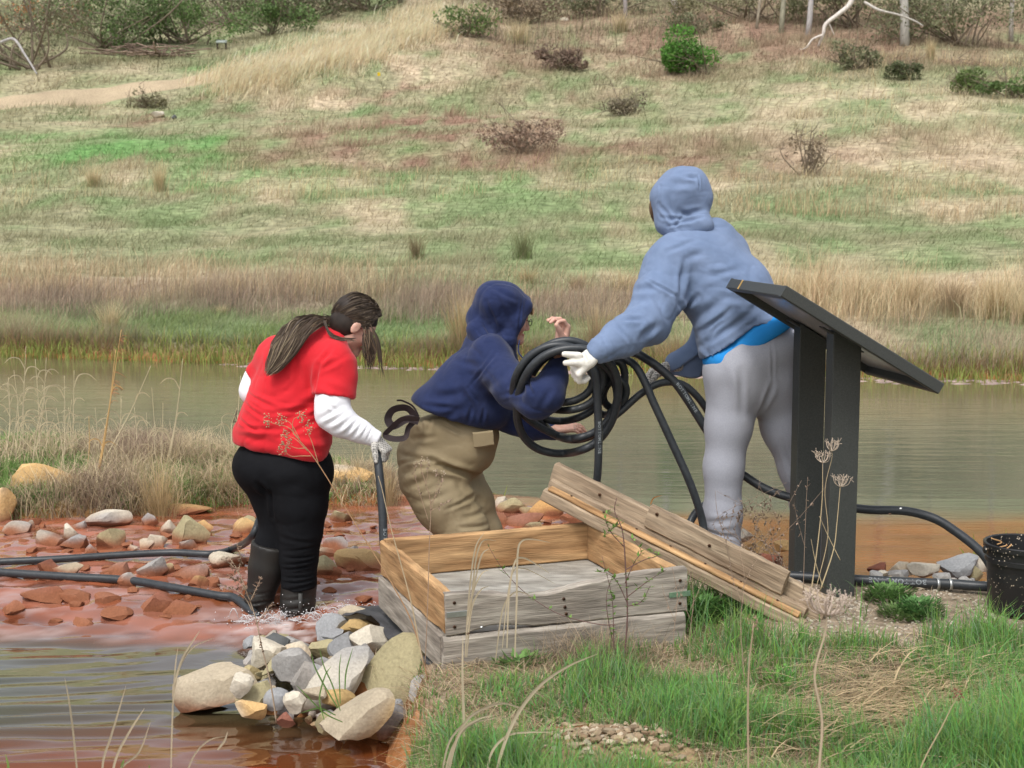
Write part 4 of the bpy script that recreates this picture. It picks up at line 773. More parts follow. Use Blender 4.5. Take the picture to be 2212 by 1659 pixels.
for a in [(240, 722, 95, 90, PL, 'pale tussock standing alone in the brown weeds at left'), (1000, 752, 150, 120, ST, 'largest golden tussock at the water edge behind the navy hood'), (830, 640, 45, 70, ST, 'small round tussock above the head of the person in red'), (1140, 612, 50, 80, ST, 'round tussock above the navy hood'),
          (1247, 628, 46, 60, BR, 'brown round tussock between the navy hood and the blue sleeve'), (1345, 628, 62, 90, PL, 'windblown whitish tussock left of the blue shoulder'), (640, 622, 46, 90, ST, 'wide tussock at the top of the bank left of centre'), (1290, 760, 150, 150, (.42, .32, .2), 'tall thin reedy clump behind the raised bare hand'),
          (1440, 790, 90, 110, ST, 'golden clump seen under the blue sleeve'), (505, 625, 40, 80, ST, 'low tussock at the left of the bank top'), (1760, 668, 100, 110, ST, 'golden tussock just above the sign panel'), (1870, 672, 105, 110, PL, 'pale tussock right of the sign panel top'), (1960, 678, 108, 120, ST, 'broad golden tussock on the bank at right'),
          (2060, 684, 112, 120, BR, 'brown tussock with a dark base at right'), (2150, 690, 112, 120, ST, 'golden tussock near the right edge'), (2215, 700, 110, 120, PL, 'pale tussock cut by the right edge'), (1690, 640, 70, 80, ST, 'tussock beside the lower back of the blue hoodie'),
          (200, 405, 60, 60, PL, 'pale clump in the green strip at far left'), (345, 415, 75, 50, PL, 'pale upright clump right of another in the green strip'), (1120, 95, 70, 90, PL, 'pale tall clump at the top of the hill centre'), (1340, 70, 60, 60, PL, 'pale clump under the bushes at the top'), (2010, 130, 55, 30, PL, 'pale thin clump on the upper right slope'),
          (480, 680, 30, 40, PL, 'white dead stalks in the brown weeds'), (900, 560, 70, 60, (.25, .2, .12), 'dark twiggy weed left of the navy hood'), (1130, 560, 85, 80, (.22, .23, .12), 'bare twiggy plant above the navy hood')]:
    tussock(*a, n=420 if a[2] > 90 else 240, lean=(.1, .6))

# ------------------------------------------------------------------ woods and bushes on the hill
def bush(x, y, wpx, hpx, col, label, n=2600, twig=(.2, .16, .12), leafy=1., name='bush', depth=.8, col2=None, lobes=10):
    p = ground_at(x, y); s = F / p[1]; W_, H_ = wpx / s * .72, hpx / s * .95; r0 = empty(name, tuple(p), label, 'bush', 'bushes at the top of the hill')
    rs = np.random.default_rng(int(x * 7 + y)); lc = np.stack([rs.uniform(-.85, .85, lobes) * W_, rs.uniform(-.5, .5, lobes) * W_ * depth, rs.uniform(.14, .70, lobes) * H_], -1); lr = rs.uniform(.18, .48, lobes)
    k = rs.integers(0, lobes, n); q = rs.normal(size=(n, 3)); q /= np.linalg.norm(q, axis=1)[:, None]; q *= rs.uniform(.3, 1, (n, 1)) ** .5
    c = lc[k] + q * lr[k][:, None] * np.array((W_, W_ * depth, H_ * .75)); c = c[c[:, 2] > 0]; n = len(c)
    sz = 1.0 * p[1] / 1389 * rs.uniform(.9, 2.1, n); a = rs.normal(size=(n, 3)); a /= np.linalg.norm(a, axis=1)[:, None]; b = np.cross(a, rs.normal(size=(n, 3))); b /= np.linalg.norm(b, axis=1)[:, None]
    v = np.stack([c - a * sz[:, None], c + b * sz[:, None] * .6, c + a * sz[:, None], c - b * sz[:, None] * .6], 1).reshape(-1, 3); f = np.arange(4 * n).reshape(-1, 4)
    cc = np.array(col) * (1 + rs.normal(0, .22, (n, 1))); 
    if col2 is not None: m = rs.random(n) < .4; cc[m] = np.array(col2) * (1 + rs.normal(0, .2, (m.sum(), 1)))
    if leafy > 0: o = mesh('foliage', v + p, f, M['leaf'], r0, np.clip(np.repeat(cc, 4, 0), .01, .7))
    g = Geo()
    for i in range(16):
        e = lc[i % lobes] + rs.normal(size=3) * .35 * W_; e[2] = max(e[2], .3 * H_) * 1.15; st_ = np.array((rs.normal() * .12 * W_, rs.normal() * .12 * W_, -.05)); md = (st_ + e) / 2 + rs.normal(size=3) * .08 * H_
        g.tube(catmull([p + st_, p + md, p + e], 5), np.linspace(.035, .012, 11) * max(.5, H_ / 2.2), 4, twig)
        for j in range(4):
            t0 = (st_ + (e - st_) * rs.uniform(.4, .95)); e2 = t0 + rs.normal(size=3) * .35 * W_ * np.array((1, 1, .7)); e2[2] += .12 * H_
            g.tube([p + t0, p + (t0 + e2) / 2 + rs.normal(size=3) * .03, p + e2], [.012, .01, .006], 3, twig)
    g.build('stem', M['twig'], r0)
GB = (.13, .2, .07); GR = (.2, .21, .12); OR = (.45, .2, .09); DG = (.12, .14, .07)
for a in [(60, 150, 330, 200, GR, 'large grey green thicket in the top left corner', dict(n=5200, col2=(.25, .2, .14))), (90, 70, 150, 90, OR, 'orange leaved shrub in the top left corner', dict(n=900, col2=GR)), (250, 105, 260, 150, GB, 'soft green bush right of the orange shrub', dict(n=5000, col2=GR)), (390, 95, 200, 150, GB, 'rounded bright green bush over the brush pile', dict(n=4200, col2=(.17, .26, .09))),
          (490, 55, 170, 110, GR, 'grey green bush beyond the little sign', dict(n=2200)), (590, 75, 120, 90, GB, 'green bush near the bend of the track', dict(n=2400)), (650, 40, 200, 120, DG, 'dark bush at the top left of centre', dict(n=4200, col2=(.2, .17, .12))), (800, 22, 170, 100, DG, 'dark bush where the track reaches the top', dict(n=3000, col2=GR)),
          (1010, 78, 90, 80, GB, 'green weed bush with pale stalks on the spur', dict(n=1200, col2=(.2, .27, .1))), (1220, 152, 90, 62, (.24, .17, .13), 'brown twiggy bush in the middle of the upper hill', dict(n=1700)), (1515, 160, 125, 105, (.10, .24, .045), 'vivid green bush on the upper hill', dict(n=3600, col2=(.14, .3, .06))), (1490, 75, 110, 50, GR, 'pale green sapling leaves above the vivid bush', dict(n=900)),
          (1150, 50, 160, 80, (.24, .19, .13), 'leafless brown brush at the top centre', dict(n=1800)), (1300, 35, 150, 90, GR, 'olive brush at the top right of centre', dict(n=2400)), (1620, 40, 260, 110, (.21, .20, .11), 'olive understory brush among the grey trunks', dict(n=2600)), (1840, 60, 260, 130, (.2, .21, .11), 'olive brush behind the fallen white branch', dict(n=3400)),
          (2080, 100, 260, 170, (.19, .2, .11), 'olive thicket in the top right corner', dict(n=4800)), (2080, 205, 85, 62, (.15, .21, .07), 'round green bush low on the right slope', dict(n=1900)), (1850, 150, 70, 70, GR, 'grey green shrub under the white branch', dict(n=900)), (1960, 175, 60, 50, DG, 'small dark shrub on the right slope', dict(n=900)), (2190, 210, 110, 50, GB, 'low green bush at the right edge', dict(n=1700)),
          (1125, 330, 130, 90, (.27, .19, .14), 'low brown bramble in the middle of the hill', dict(n=1300, leafy=1)), (1350, 250, 80, 62, (.25, .22, .15), 'grey brown bramble left of centre above the hood', dict(n=900)), (1745, 380, 60, 110, (.28, .22, .15), 'thin brown weed on the right meadow', dict(n=500)), (320, 235, 60, 60, (.24, .22, .13), 'small grey weed above the white debris', dict(n=500))]:
    bush(*a[:6], **a[6])
def trunk(x, y, D, r, H_, lean, label, col=(.36, .33, .29), seed=0, name='bare_tree'):
    p = ground_at(x, y); rs = np.random.default_rng(seed + 5); r0 = empty(name, tuple(p), label, 'tree', 'grey trees at the top of the hill')
    t = np.linspace(0, 1, 12); pts = p + np.stack([lean * H_ * t + .12 * np.sin(t * 7 + seed), .1 * np.sin(t * 5), H_ * t - .2], -1); g = Geo(); g.tube(pts, r * (1 - .75 * t) + .02 + .12 * r * np.exp(-t * 30), 9, col); g.build('trunk', M['bark_attr'], r0)
    g = Geo(); tips = []
    for i in range(22):
        t0 = rs.uniform(.35, .98); b = np.array([np.interp(t0, t, pts[:, k]) for k in range(3)]); a = rs.uniform(0, 6.28); L_ = H_ * .3 * (1.2 - t0) + .5
        e = b + np.array((math.cos(a), math.sin(a), .7)) * L_; m = (b + e) / 2 + rs.normal(size=3) * .15; g.tube(catmull([b, m, e], 4), np.linspace(r * .3 * (1.1 - t0) + .02, .01, 9), 4, col); tips.append(e)
        for j in range(5):
            b2 = b + (e - b) * rs.uniform(.3, 1); e2 = b2 + rs.normal(size=3) * L_ * .3 + np.array((0, 0, .25)); g.tube([b2, (b2 + e2) / 2 + rs.normal(size=3) * .05, e2], [.02, .014, .008], 3, col); tips.append(e2)
    g.build('branches', M['bark_attr'], r0)
    tp = np.array(tips); n = 500; c = tp[rs.integers(0, len(tp), n)] + rs.normal(0, .35, (n, 3)); sz = rs.uniform(.04, .09, n)[:, None]; a = rs.normal(size=(n, 3)); a /= np.linalg.norm(a, axis=1)[:, None]; b = np.cross(a, rs.normal(size=(n, 3))); b /= np.linalg.norm(b, axis=1)[:, None]
    mesh('crown', np.stack([c - a * sz, c + b * sz * .7, c + a * sz, c - b * sz * .7], 1).reshape(-1, 3), np.arange(4 * n).reshape(-1, 4), M['leaf'], r0, np.repeat(np.array((.22, .27, .1)) * (1 + rs.normal(0, .2, (n, 1))), 4, 0).clip(.02, .6))
M['bark_attr'] = pmat('grey_bark', attr=True, rough=.9, spec=.1, var=.25, nscale=6, stretch=(1, 1, .25))
for i, (x, y, r, c, lb) in enumerate([(1745, 78, .13, (.40, .38, .37), 'slim pale grey tree left of the fallen white branch'), (1950, 98, .21, (.42, .40, .36), 'thickest pale grey tree right of the fallen white branch'), (1453, 28, .2, (.52, .49, .45), 'pale tree base at the top above the vivid green bush'), (1352, 42, .1, (.3, .27, .26), 'slim dark tree at the top centre'), (2188, 92, .10, (.36, .33, .29), 'thin tree near the top right corner'),
                                     (1692, 72, .12, (.28, .27, .2), 'mossy thin tree left of the slim grey one'), (1635, 62, .06, (.3, .26, .2), 'very thin sapling among the leaf litter'), (645, 12, .12, (.38, .34, .3), 'grey tree over the dark bush'), (860, 8, .12, (.2, .17, .15), 'dark tree near the end of the track'), (258, 40, .08, (.4, .36, .26), 'thin tan tree in the left thicket'), (1240, 12, .1, (.33, .3, .25), 'grey brown tree at the top centre left'), (2050, 30, .09, (.3, .28, .22), 'thin brown tree in the right thicket')]):
    trunk(x, y, 0, r, rng.uniform(9, 13), rng.uniform(-.03, .04), lb, c, i)
# fallen white branch and a crooked grey limb
def stick(name, pts, r, col, label, cat='branch', subs=()):
    base = pl(pts); g = Geo(); g.tube(catmull(base, 6), np.linspace(r, r * .45, (len(base) - 1) * 6 + 1), 7, col)
    for sb, rr in subs: b = pl(sb); g.tube(catmull(b, 5), np.linspace(rr, rr * .4, (len(b) - 1) * 5 + 1), 5, col)
    o = g.build(name, M['bark_attr']); tag(o, label, cat); return o
Dw = ground_at(1740, 105)[1] - .5
stick('white_branch', [(1845, -40, Dw), (1838, 5, Dw), (1812, 30, Dw), (1784, 52, Dw), (1778, 75, Dw), (1768, 100, Dw + .3)], .14, (.62, .57, .52), 'bleached white branch hanging down to the ground on the upper right hill', subs=[([(1778, 75, Dw), (1755, 85, Dw), (1742, 103, Dw), (1725, 108, Dw)], .06), ([(1790, 48, Dw), (1796, 62, Dw), (1802, 76, Dw)], .035)])
stick('grey_branch', [(1868, 5, Dw), (1900, 22, Dw - 1), (1940, 32, Dw - 1), (1975, 45, Dw - 1), (1994, 56, Dw - 1)], .07, (.45, .42, .38), 'thin grey limb crossing the thick tree at top right')
stick('grey_branch', [(0, 92, 62), (30, 85, 62), (55, 120, 61.5), (80, 160, 61)], .08, (.36, .34, .33), 'leaning grey trunk in the left thicket')
bp0 = ground_at(320, 125); g = Geo()
for k in range(160):
    a = rng.normal(size=3) * np.array((1.5, .8, .3)); b = a + rng.normal(size=3) * np.array((1.2, .5, .25)); a[2] = abs(a[2]) + .05; b[2] = abs(b[2]) + .05
    g.tube([bp0 + a * .8, bp0 + (a + b) * .4, bp0 + b * .8], rng.uniform(.015, .04), 4, np.array((.27, .20, .155)) * rng.uniform(.5, 1.4))
tag(g.build('brush_pile', M['twig']), 'heap of brown dead sticks above the track at left', 'brush pile')
# small far things: trail sign, debris, flag
p = ground_at(478, 108); s = F / p[1]; t = empty('trail_sign', tuple(p), 'tiny two legged trail sign beside the track at the upper left', 'sign')
for dx in (-8, 10): g = Geo(); g.tube([p + (dx / s, 0, -.1), p + (dx / s, 0, 18 / s)], .05, 6, (.06, .045, .04)); g.build('post', M['twig'], t)
g = Geo(); q = np.array([(-10, 0), (12, 0), (12, 3), (-10, 3)]) / s; v = [p + (a, -.12 + b * 3, 16 / s + b * 1.5) for a, b in q] + [p + (a, -.12 + b * 3, 13 / s + b * 1.5) for a, b in q]
g.add(v, np.array([(0, 1, 2, 3), (7, 6, 5, 4), (0, 4, 5, 1), (1, 5, 6, 2), (2, 6, 7, 3), (3, 7, 4, 0)]), (.42, .47, .44)); g.build('board', M['twig'], t, False)
p = ground_at(345, 255); rock(p + np.array((0, 0, .12)), (.32, .2, .16), .2, (0, .2), 'pale', 4001, None, 'whitish rock lying in the green strip on the hill', None, 3)
p = ground_at(376, 258); rock(p + np.array((0, 0, .08)), (.11, .1, .11), .2, (0, 0), 'dark', 4002, None, 'small dark lump beside the whitish rock on the hill', None, 3)
p = ground_at(815, 176); t = empty('marker_flag', tuple(p), 'tiny yellow marker flag on the hill', 'flag'); g = Geo(); g.tube([p, p + (0, 0, .35)], .008, 5, (.4, .4, .4)); g.build('wire', M['twig'], t)
g = Geo(); g.add([p + (0, 0, .2), p + (.14, .02, .21), p + (.13, -.01, .36), p + (0, 0, .36), p + (.0, .01, .2), p + (.14, .03, .21), p + (.13, 0, .36), p + (0, .01, .36)], np.array([(0, 1, 2, 3), (7, 6, 5, 4)]), (.8, .6, .02)); g.build('flag', M['leaf'], t, False)
p = ground_at(1218, 45); rock(p + np.array((0, 0, .05)), (.25, .15, .12), 0, (0, 0), 'pale', 4003, None, 'small pale stone in the brush at the top', None, 2)

# ------------------------------------------------------------------ the grassy spit at the left
def scatter(n, xr, yr, z, poly, margin=0., seed=0):
    rs = np.random.default_rng(seed); x = rs.uniform(*xr, n); y = rs.uniform(*yr, n); u = (x - CX) / F; v = (CY - y) / F; t = (z - CH) / (-math.sin(TH) + v * math.cos(TH)); X = u * t; Y = t * (math.cos(TH) + v * math.sin(TH))
    d = seg_sdf(np.stack([X, Y], -1), poly); k = d > margin; return X[k], Y[k], height(X[k], Y[k]), x[k], y[k]
X, Y, Z, px, py = scatter(60000, (-420, 920), (940, 1115), -.06, SPIT, -.12, 5); k = Z > -.19; X, Y, Z, px, py = X[k], Y[k], Z[k], px[k], py[k]; P = xy(X, Y); n = len(X)
kind = noise(P, 1.2, 5) + .6 * noise(P, 3.3, 6) + rng.normal(0, .28, n); cc = np.where((kind > .02)[:, None], np.array((.17, .29, .085)), np.where((kind > -.35)[:, None], np.array((.50, .41, .27)), np.array((.32, .245, .18)))) * (1 + rng.normal(0, .2, (n, 1)))
hh = np.where(kind > .02, rng.uniform(.05, .13, n), rng.uniform(.08, .24, n)) * np.interp(px, [-400, 400, 650, 760, 900], [1, 1.15, 1, .6, .5])
v, f, c = blades(np.stack([X, Y, Z - .01], -1), hh, rng.uniform(.004, .008, n), rng.uniform(0, 6.3, n), rng.uniform(.2, 1.3, n), cc * .9, 2, 1, cc * 1.3)
put('spit_grass', v, f, c, M['blade'], 'tangled green and dry grass on the spit between pond and stream')
def tus2(x, y, hp, wp_, col, label, **k):
    p = onz(x, y, -.07); p[2] = float(height(p[0], p[1])[0]); return tussock(x, y, hp, wp_, col, label, p=p, group=k.pop('group', 'tufts on the spit'), mat='blade', wmin=.35, **k)
tus2(345, 1082, 165, 150, (.47, .36, .20), 'tall golden tussock on the spit above the long flat orange rock', n=420, lean=(.05, .55), green=.05)
tus2(430, 1086, 55, 80, (.12, .23, .05), 'bright green tuft at the water edge right of the golden tussock', n=260, green=.9)
tus2(275, 1078, 50, 90, (.13, .22, .06), 'green tuft left of the golden tussock', n=220, green=.8)
tus2(470, 1055, 110, 210, (.44, .34, .21), 'sprawling heap of dead grass behind the person in red', n=620, lean=(.4, 1.1), green=.05)
tus2(420, 1020, 100, 160, (.46, .37, .24), 'drooping straw clump at the back of the spit', n=380, lean=(.4, 1.1), green=.05)
tus2(30, 1080, 90, 160, (.25, .19, .13), 'dark brown tangle at the left end of the spit', n=420, lean=(.3, 1.0), green=.1)
tus2(190, 1070, 80, 150, (.30, .23, .16), 'grey brown tangle behind the triangular boulder', n=420, lean=(.3, 1.0), green=.2)
tus2(840, 1062, 150, 90, (.44, .34, .20), 'straw clump at the right end of the spit behind the waders', n=260, lean=(.1, .7), green=.1)
tus2(775, 1040, 110, 120, (.46, .38, .24), 'thin wispy grass right of the red shirt', n=90, lean=(.2, 1.0), green=.05)
tus2(760, 1058, 40, 120, (.13, .23, .06), 'low green leaves behind the cream boulder', n=160, green=.9)
for i, (x, y) in enumerate([(20, 985), (120, 1000), (240, 1000), (330, 1010), (60, 1040), (150, 1050), (300, 1040)]): tus2(x, y, 70, 120, [(.46, .38, .24), (.36, .29, .19)][i % 2], ['loose dry clump at the far left back of the spit', 'loose grey clump under the tallest pale reeds', 'dry clump behind the orange stalks', 'grey clump behind the golden tussock', 'dry clump above the dark brown tangle', 'grey clump above the triangular boulder', 'dry clump left of the golden tussock'][i], n=180, lean=(.2, .9), green=.35)
def ribbon(g, pts, w, col, n=6, tw=0.):
    """narrow bent leaf blade with real thickness of two sides"""
    p = catmull(pts, n); T_ = np.gradient(p, axis=0); T_ /= np.linalg.norm(T_, axis=1)[:, None] + 1e-9; sd = np.cross(T_, np.array((.25, 1, .1 + tw))); sd /= np.linalg.norm(sd, axis=1)[:, None] + 1e-9
    t = np.linspace(0, 1, len(p)); ww = w * .5 * np.sin(np.pi * np.clip(t * .78 + .2, 0, 1)) ** .7; nrm = np.cross(sd, T_)
    v = np.stack([p - sd * ww[:, None], p + nrm * ww[:, None] * .45, p + sd * ww[:, None]], 1).reshape(-1, 3); i = np.arange(len(p) - 1) * 3
    f = np.vstack([np.stack([i, i + 1, i + 4, i + 3], -1), np.stack([i + 1, i + 2, i + 5, i + 4], -1)]); c = np.array(col) * (.85 + .3 * np.sin(np.linspace(0, 9, len(v)))[:, None] * .3 + .1); g.add(v, f, c)
def reed(bx, by, tx, ty, D, label, leaves=5, col=(.50, .41, .26), r=.0035, name='dead_reed', curl=1., plume=None, group='dead reeds on the spit'):
    b, t = V(bx, by, D), V(tx, ty, D + .05); s = F / D; o = empty(name, tuple(b), label, 'plant', group); m = (b + t) / 2 + np.array((rng.normal() * .01, .02, 0)); P_ = catmull([b, m, t], 8); g = Geo(); g.tube(P_, np.linspace(r, r * .35, len(P_)), 5, col); g.build('stem', M['twig'], o)
    for i in range(leaves):
        q = P_[int((.35 + .6 * i / max(1, leaves)) * (len(P_) - 1))]; sd = 1 if (i + int(bx)) % 2 else -1; L_ = rng.uniform(.05, .11) * curl; g = Geo()
        ribbon(g, [q, q + np.array((sd * L_ * .35, -.01, L_ * .75)), q + np.array((sd * L_ * .95, -.015, L_ * .85)), q + np.array((sd * L_ * 1.45, -.015, L_ * .45))], .008, np.array(col) * rng.uniform(.9, 1.25)); g.build('leaf', M['blade'], o)
    if plume:
        g = Geo()
        for k in range(26):
            a = rng.uniform(.6, 1.0); q = P_[int(a * (len(P_) - 1))]; d = np.array((rng.uniform(.01, .05), rng.normal() * .01, rng.uniform(-.03, .05))); g.tube([q, q + d * .6, q + d + np.array((.015, 0, -.02))], .0016, 3, plume)
        g.build('seed_head', M['twig'], o)
RL = [(10, 1010, 18, 815, 8.9), (33, 1000, 30, 800, 9.), (50, 1010, 56, 748, 9.2), (85, 1020, 76, 775, 9.), (70, 1010, 100, 772, 9.1), (140, 1010, 139, 812, 8.8), (158, 1000, 160, 800, 9.1), (146, 1020, 148, 880, 8.9), (205, 1070, 250, 755, 8.3), (200, 1080, 262, 712, 8.3), (180, 1050, 192, 900, 8.6), (222, 1000, 326, 790, 8.6), (352, 1040, 395, 775, 8.6), (362, 1010, 388, 850, 8.7), (292, 1000, 290, 880, 8.9), (240, 1010, 262, 862, 8.9), (345, 1020, 352, 870, 8.8), (118, 1040, 122, 920, 8.8), (-15, 1010, -20, 820, 9.), (510, 960, 520, 812, 8.9), (500, 960, 512, 880, 8.9)]
RN = ['reed at the far left edge of the spit', 'second reed from the left with curled leaves', 'tallest pale reed at left with arching leaves', 'reed leaning left with four curled leaves', 'reed leaning right with arching leaves', 'short reed with a bent tip left of the orange stalks', 'reed with many short leaves near the left', 'small straight reed near the left', 'orange brown stalk with a forked top', 'tallest orange stalk with a drooping plume', 'broken orange stub in the grass', 'thin reed bending to the right over the water', 'reed standing above the golden tussock', 'short thin reed by the golden tussock', 'faint thin reed in the middle of the spit', 'thin reed right of the orange stalks', 'slim grey reed beside the golden tussock', 'little bent reed low on the left spit', 'reed outside the left edge', 'stalk beside the white elbow of the person in red', 'dark seedy stalk beside the red shirt']
for k in range(26):
    x = rng.uniform(-40, 420) if k % 4 else rng.uniform(420, 560); y = rng.uniform(990, 1050); hh_ = rng.uniform(60, 190) * (.6 if x > 420 else 1)
    reed(x, y, x + rng.normal() * 14, y - hh_, 9.1 - (y - 990) / 60 * .8, 'thin pale dead reed standing in the dry grass of the spit', leaves=rng.integers(0, 4), col=(.56, .47, .32), r=.0032)
for i, a in enumerate(RL): reed(*a, RN[i], leaves=[5, 4, 7, 5, 6, 3, 6, 2, 1, 2, 0, 2, 3, 1, 2, 2, 1, 2, 3, 1, 1][i], col=(.52, .34, .15) if i in (8, 9, 10) else (.53, .45, .30), r=.006 if i in (8, 9) else .0045, plume=(.42, .2, .1) if i == 9 else ((.16, .12, .09) if i == 20 else None))
# ------------------------------------------------------------------ bodies and clothes grown from smooth blended fields
class Fld:
    def __init__(s): s.p = []; s.lo = np.full(3, 1e9); s.hi = -s.lo
    def _b(s, c, r): s.lo = np.minimum(s.lo, np.asarray(c) - r); s.hi = np.maximum(s.hi, np.asarray(c) + r)
    def cone(s, a, b, ra, rb, k=.03, op='u', flat=None):
        a = np.array(a, float); b = np.array(b, float)
        if op == 'u': s._b(a, ra); s._b(b, rb)
        s.p.append(('c', a, b, ra, rb, k, op, flat)); return s
    def chain(s, pts, rs, k=.03, op='u', flat=None):
        for i in range(len(pts) - 1): s.cone(pts[i], pts[i + 1], rs[i], rs[i + 1], k, op, flat)
        return s
    def ell(s, c, r, k=.03, op='u', rot=None):
        c = np.array(c, float); r = np.array(r, float)
        if op == 'u': s._b(c, r.max())
        s.p.append(('e', c, r, rot, k, op)); return s
    def cut(s, c, n, k=.004):
        n = np.array(n, float); n /= np.linalg.norm(n); s.p.append(('p', np.array(c, float), n, k)); return s
    def __call__(s, P):
        d = np.full(len(P), 1e3)
        for q in s.p:
            if q[0] == 'c':
                _, a, b, ra, rb, k, op, flat = q; e = b - a; w = P - a; L2 = max(e @ e, 1e-9)
                t = np.clip((w @ e) / L2, 0, 1); r = w - t[:, None] * e
                if flat is not None: ax = np.asarray(flat[0]); r = r + (r @ ax)[:, None] * ax * (flat[1] - 1)
                x = np.sqrt((r * r).sum(1)) - (ra + (rb - ra) * t)
            elif q[0] == 'e':
                _, c, r, rot, k, op = q; w = P - c
                if rot is not None: w = w @ rot
                w = w / r; l = np.sqrt((w * w).sum(1)) + 1e-9; g = np.sqrt(((w / r) ** 2).sum(1)) + 1e-9; x = l * (l - 1) / g
            else:
                _, c, n, k = q; x = (P - c) @ n; h = np.clip(.5 - .5 * (x - d) / k, 0, 1); d = x * (1 - h) + d * h + k * h * (1 - h); d = np.maximum(d, x - 0) if k == 0 else d; continue
            if op == 'u': h = np.clip(.5 + .5 * (x - d) / k, 0, 1); d = x * (1 - h) + d * h - k * h * (1 - h)
            elif op == 's': x = -x; h = np.clip(.5 - .5 * (x - d) / k, 0, 1); d = x * (1 - h) + d * h + k * h * (1 - h)
        return d
def nets(f, h, lo=None, hi=None):
    lo = (f.lo if lo is None else np.array(lo)) - 4 * h; hi = (f.hi if hi is None else np.array(hi)) + 4 * h; Bk = 8; nb = np.ceil((hi - lo) / h / Bk).astype(int); N = nb * Bk
    bi = np.stack(np.meshgrid(*[np.arange(k) for k in nb], indexing='ij'), -1).reshape(-1, 3); cen = lo + (bi * Bk + 3.5) * h; dc = f(cen); Rr = h * 4 * 1.74
    vol = np.where(dc[:, None] < 0, -1., 1.) * np.ones((1, Bk ** 3)); act = np.nonzero(np.abs(dc) < Rr * 1.5 + .015)[0]
    off = np.stack(np.meshgrid(*[np.arange(Bk)] * 3, indexing='ij'), -1).reshape(-1, 3)
    for i in range(0, len(act), 400):
        a = act[i:i + 400]; P = (lo + (bi[a][:, None] * Bk + off[None]) * h).reshape(-1, 3); vol[a] = f(P).reshape(len(a), -1)
    vol = vol.reshape(*nb, Bk, Bk, Bk).transpose(0, 3, 1, 4, 2, 5).reshape(N).astype(np.float32)
    s = vol < 0; S = [s[a:N[0] - 1 + a, b:N[1] - 1 + b, c:N[2] - 1 + c] for a in (0, 1) for b in (0, 1) for c in (0, 1)]
    cnt = sum(x.astype(np.int8) for x in S); m = (cnt > 0) & (cnt < 8); idx = np.argwhere(m); K = len(idx); imap = np.full(m.shape, -1, np.int64); imap[m] = np.arange(K)
    cor = np.array([(a, b, c) for a in (0, 1) for b in (0, 1) for c in (0, 1)]); val = np.stack([vol[idx[:, 0] + a, idx[:, 1] + b, idx[:, 2] + c] for a, b, c in cor], 1)
    acc = np.zeros((K, 3)); n = np.zeros(K)
    for i in range(8):
        for j in range(i + 1, 8):
            if np.abs(cor[i] - cor[j]).sum() != 1: continue
            x = (val[:, i] < 0) != (val[:, j] < 0); t = np.where(x, val[:, i] / (val[:, i] - val[:, j] + 1e-12), 0); acc += x[:, None] * (cor[i] + t[:, None] * (cor[j] - cor[i])); n += x
    V_ = lo + (idx + acc / n[:, None]) * h; fs = []
    for ax in range(3):
        sl0 = [slice(1, N[i] - 1) for i in range(3)]; sl1 = list(sl0); sl0[ax] = slice(0, N[ax] - 1); sl1[ax] = slice(1, N[ax]); s0 = s[tuple(sl0)]; s1 = s[tuple(sl1)]; e = np.argwhere(s0 != s1); flip = s0[s0 != s1]
        e = e + 1; e[:, ax] -= 1; u, w = (ax + 1) % 3, (ax + 2) % 3; q = []
        for du, dw in ((0, 0), (1, 0), (1, 1), (0, 1)): c = e.copy(); c[:, u] -= 1 - du; c[:, w] -= 1 - dw; q.append(imap[c[:, 0], c[:, 1], c[:, 2]])
        q = np.stack(q, 1); q = np.where(flip[:, None], q, q[:, ::-1]); fs.append(q[(q >= 0).all(1)])
    return V_, np.vstack(fs)
def vnorm(v, f):
    n = np.zeros_like(v); a = np.cross(v[f[:, 2]] - v[f[:, 0]], v[f[:, 3]] - v[f[:, 1]])
    for k in range(4): np.add.at(n, f[:, k], a)
    return n / (np.linalg.norm(n, axis=1)[:, None] + 1e-12)
def smooth_v(v, f, it=2, lam=.5):
    e = np.vstack([f[:, [0, 1]], f[:, [1, 2]], f[:, [2, 3]], f[:, [3, 0]]]); n = len(v); deg = np.bincount(np.concatenate([e[:, 0], e[:, 1]]), minlength=n)[:, None] + 1e-9
    for _ in range(it):
        s = np.stack([np.bincount(e[:, 0], v[e[:, 1], k], n) + np.bincount(e[:, 1], v[e[:, 0], k], n) for k in range(3)], -1); v = v + lam * (s / deg - v)
    return v
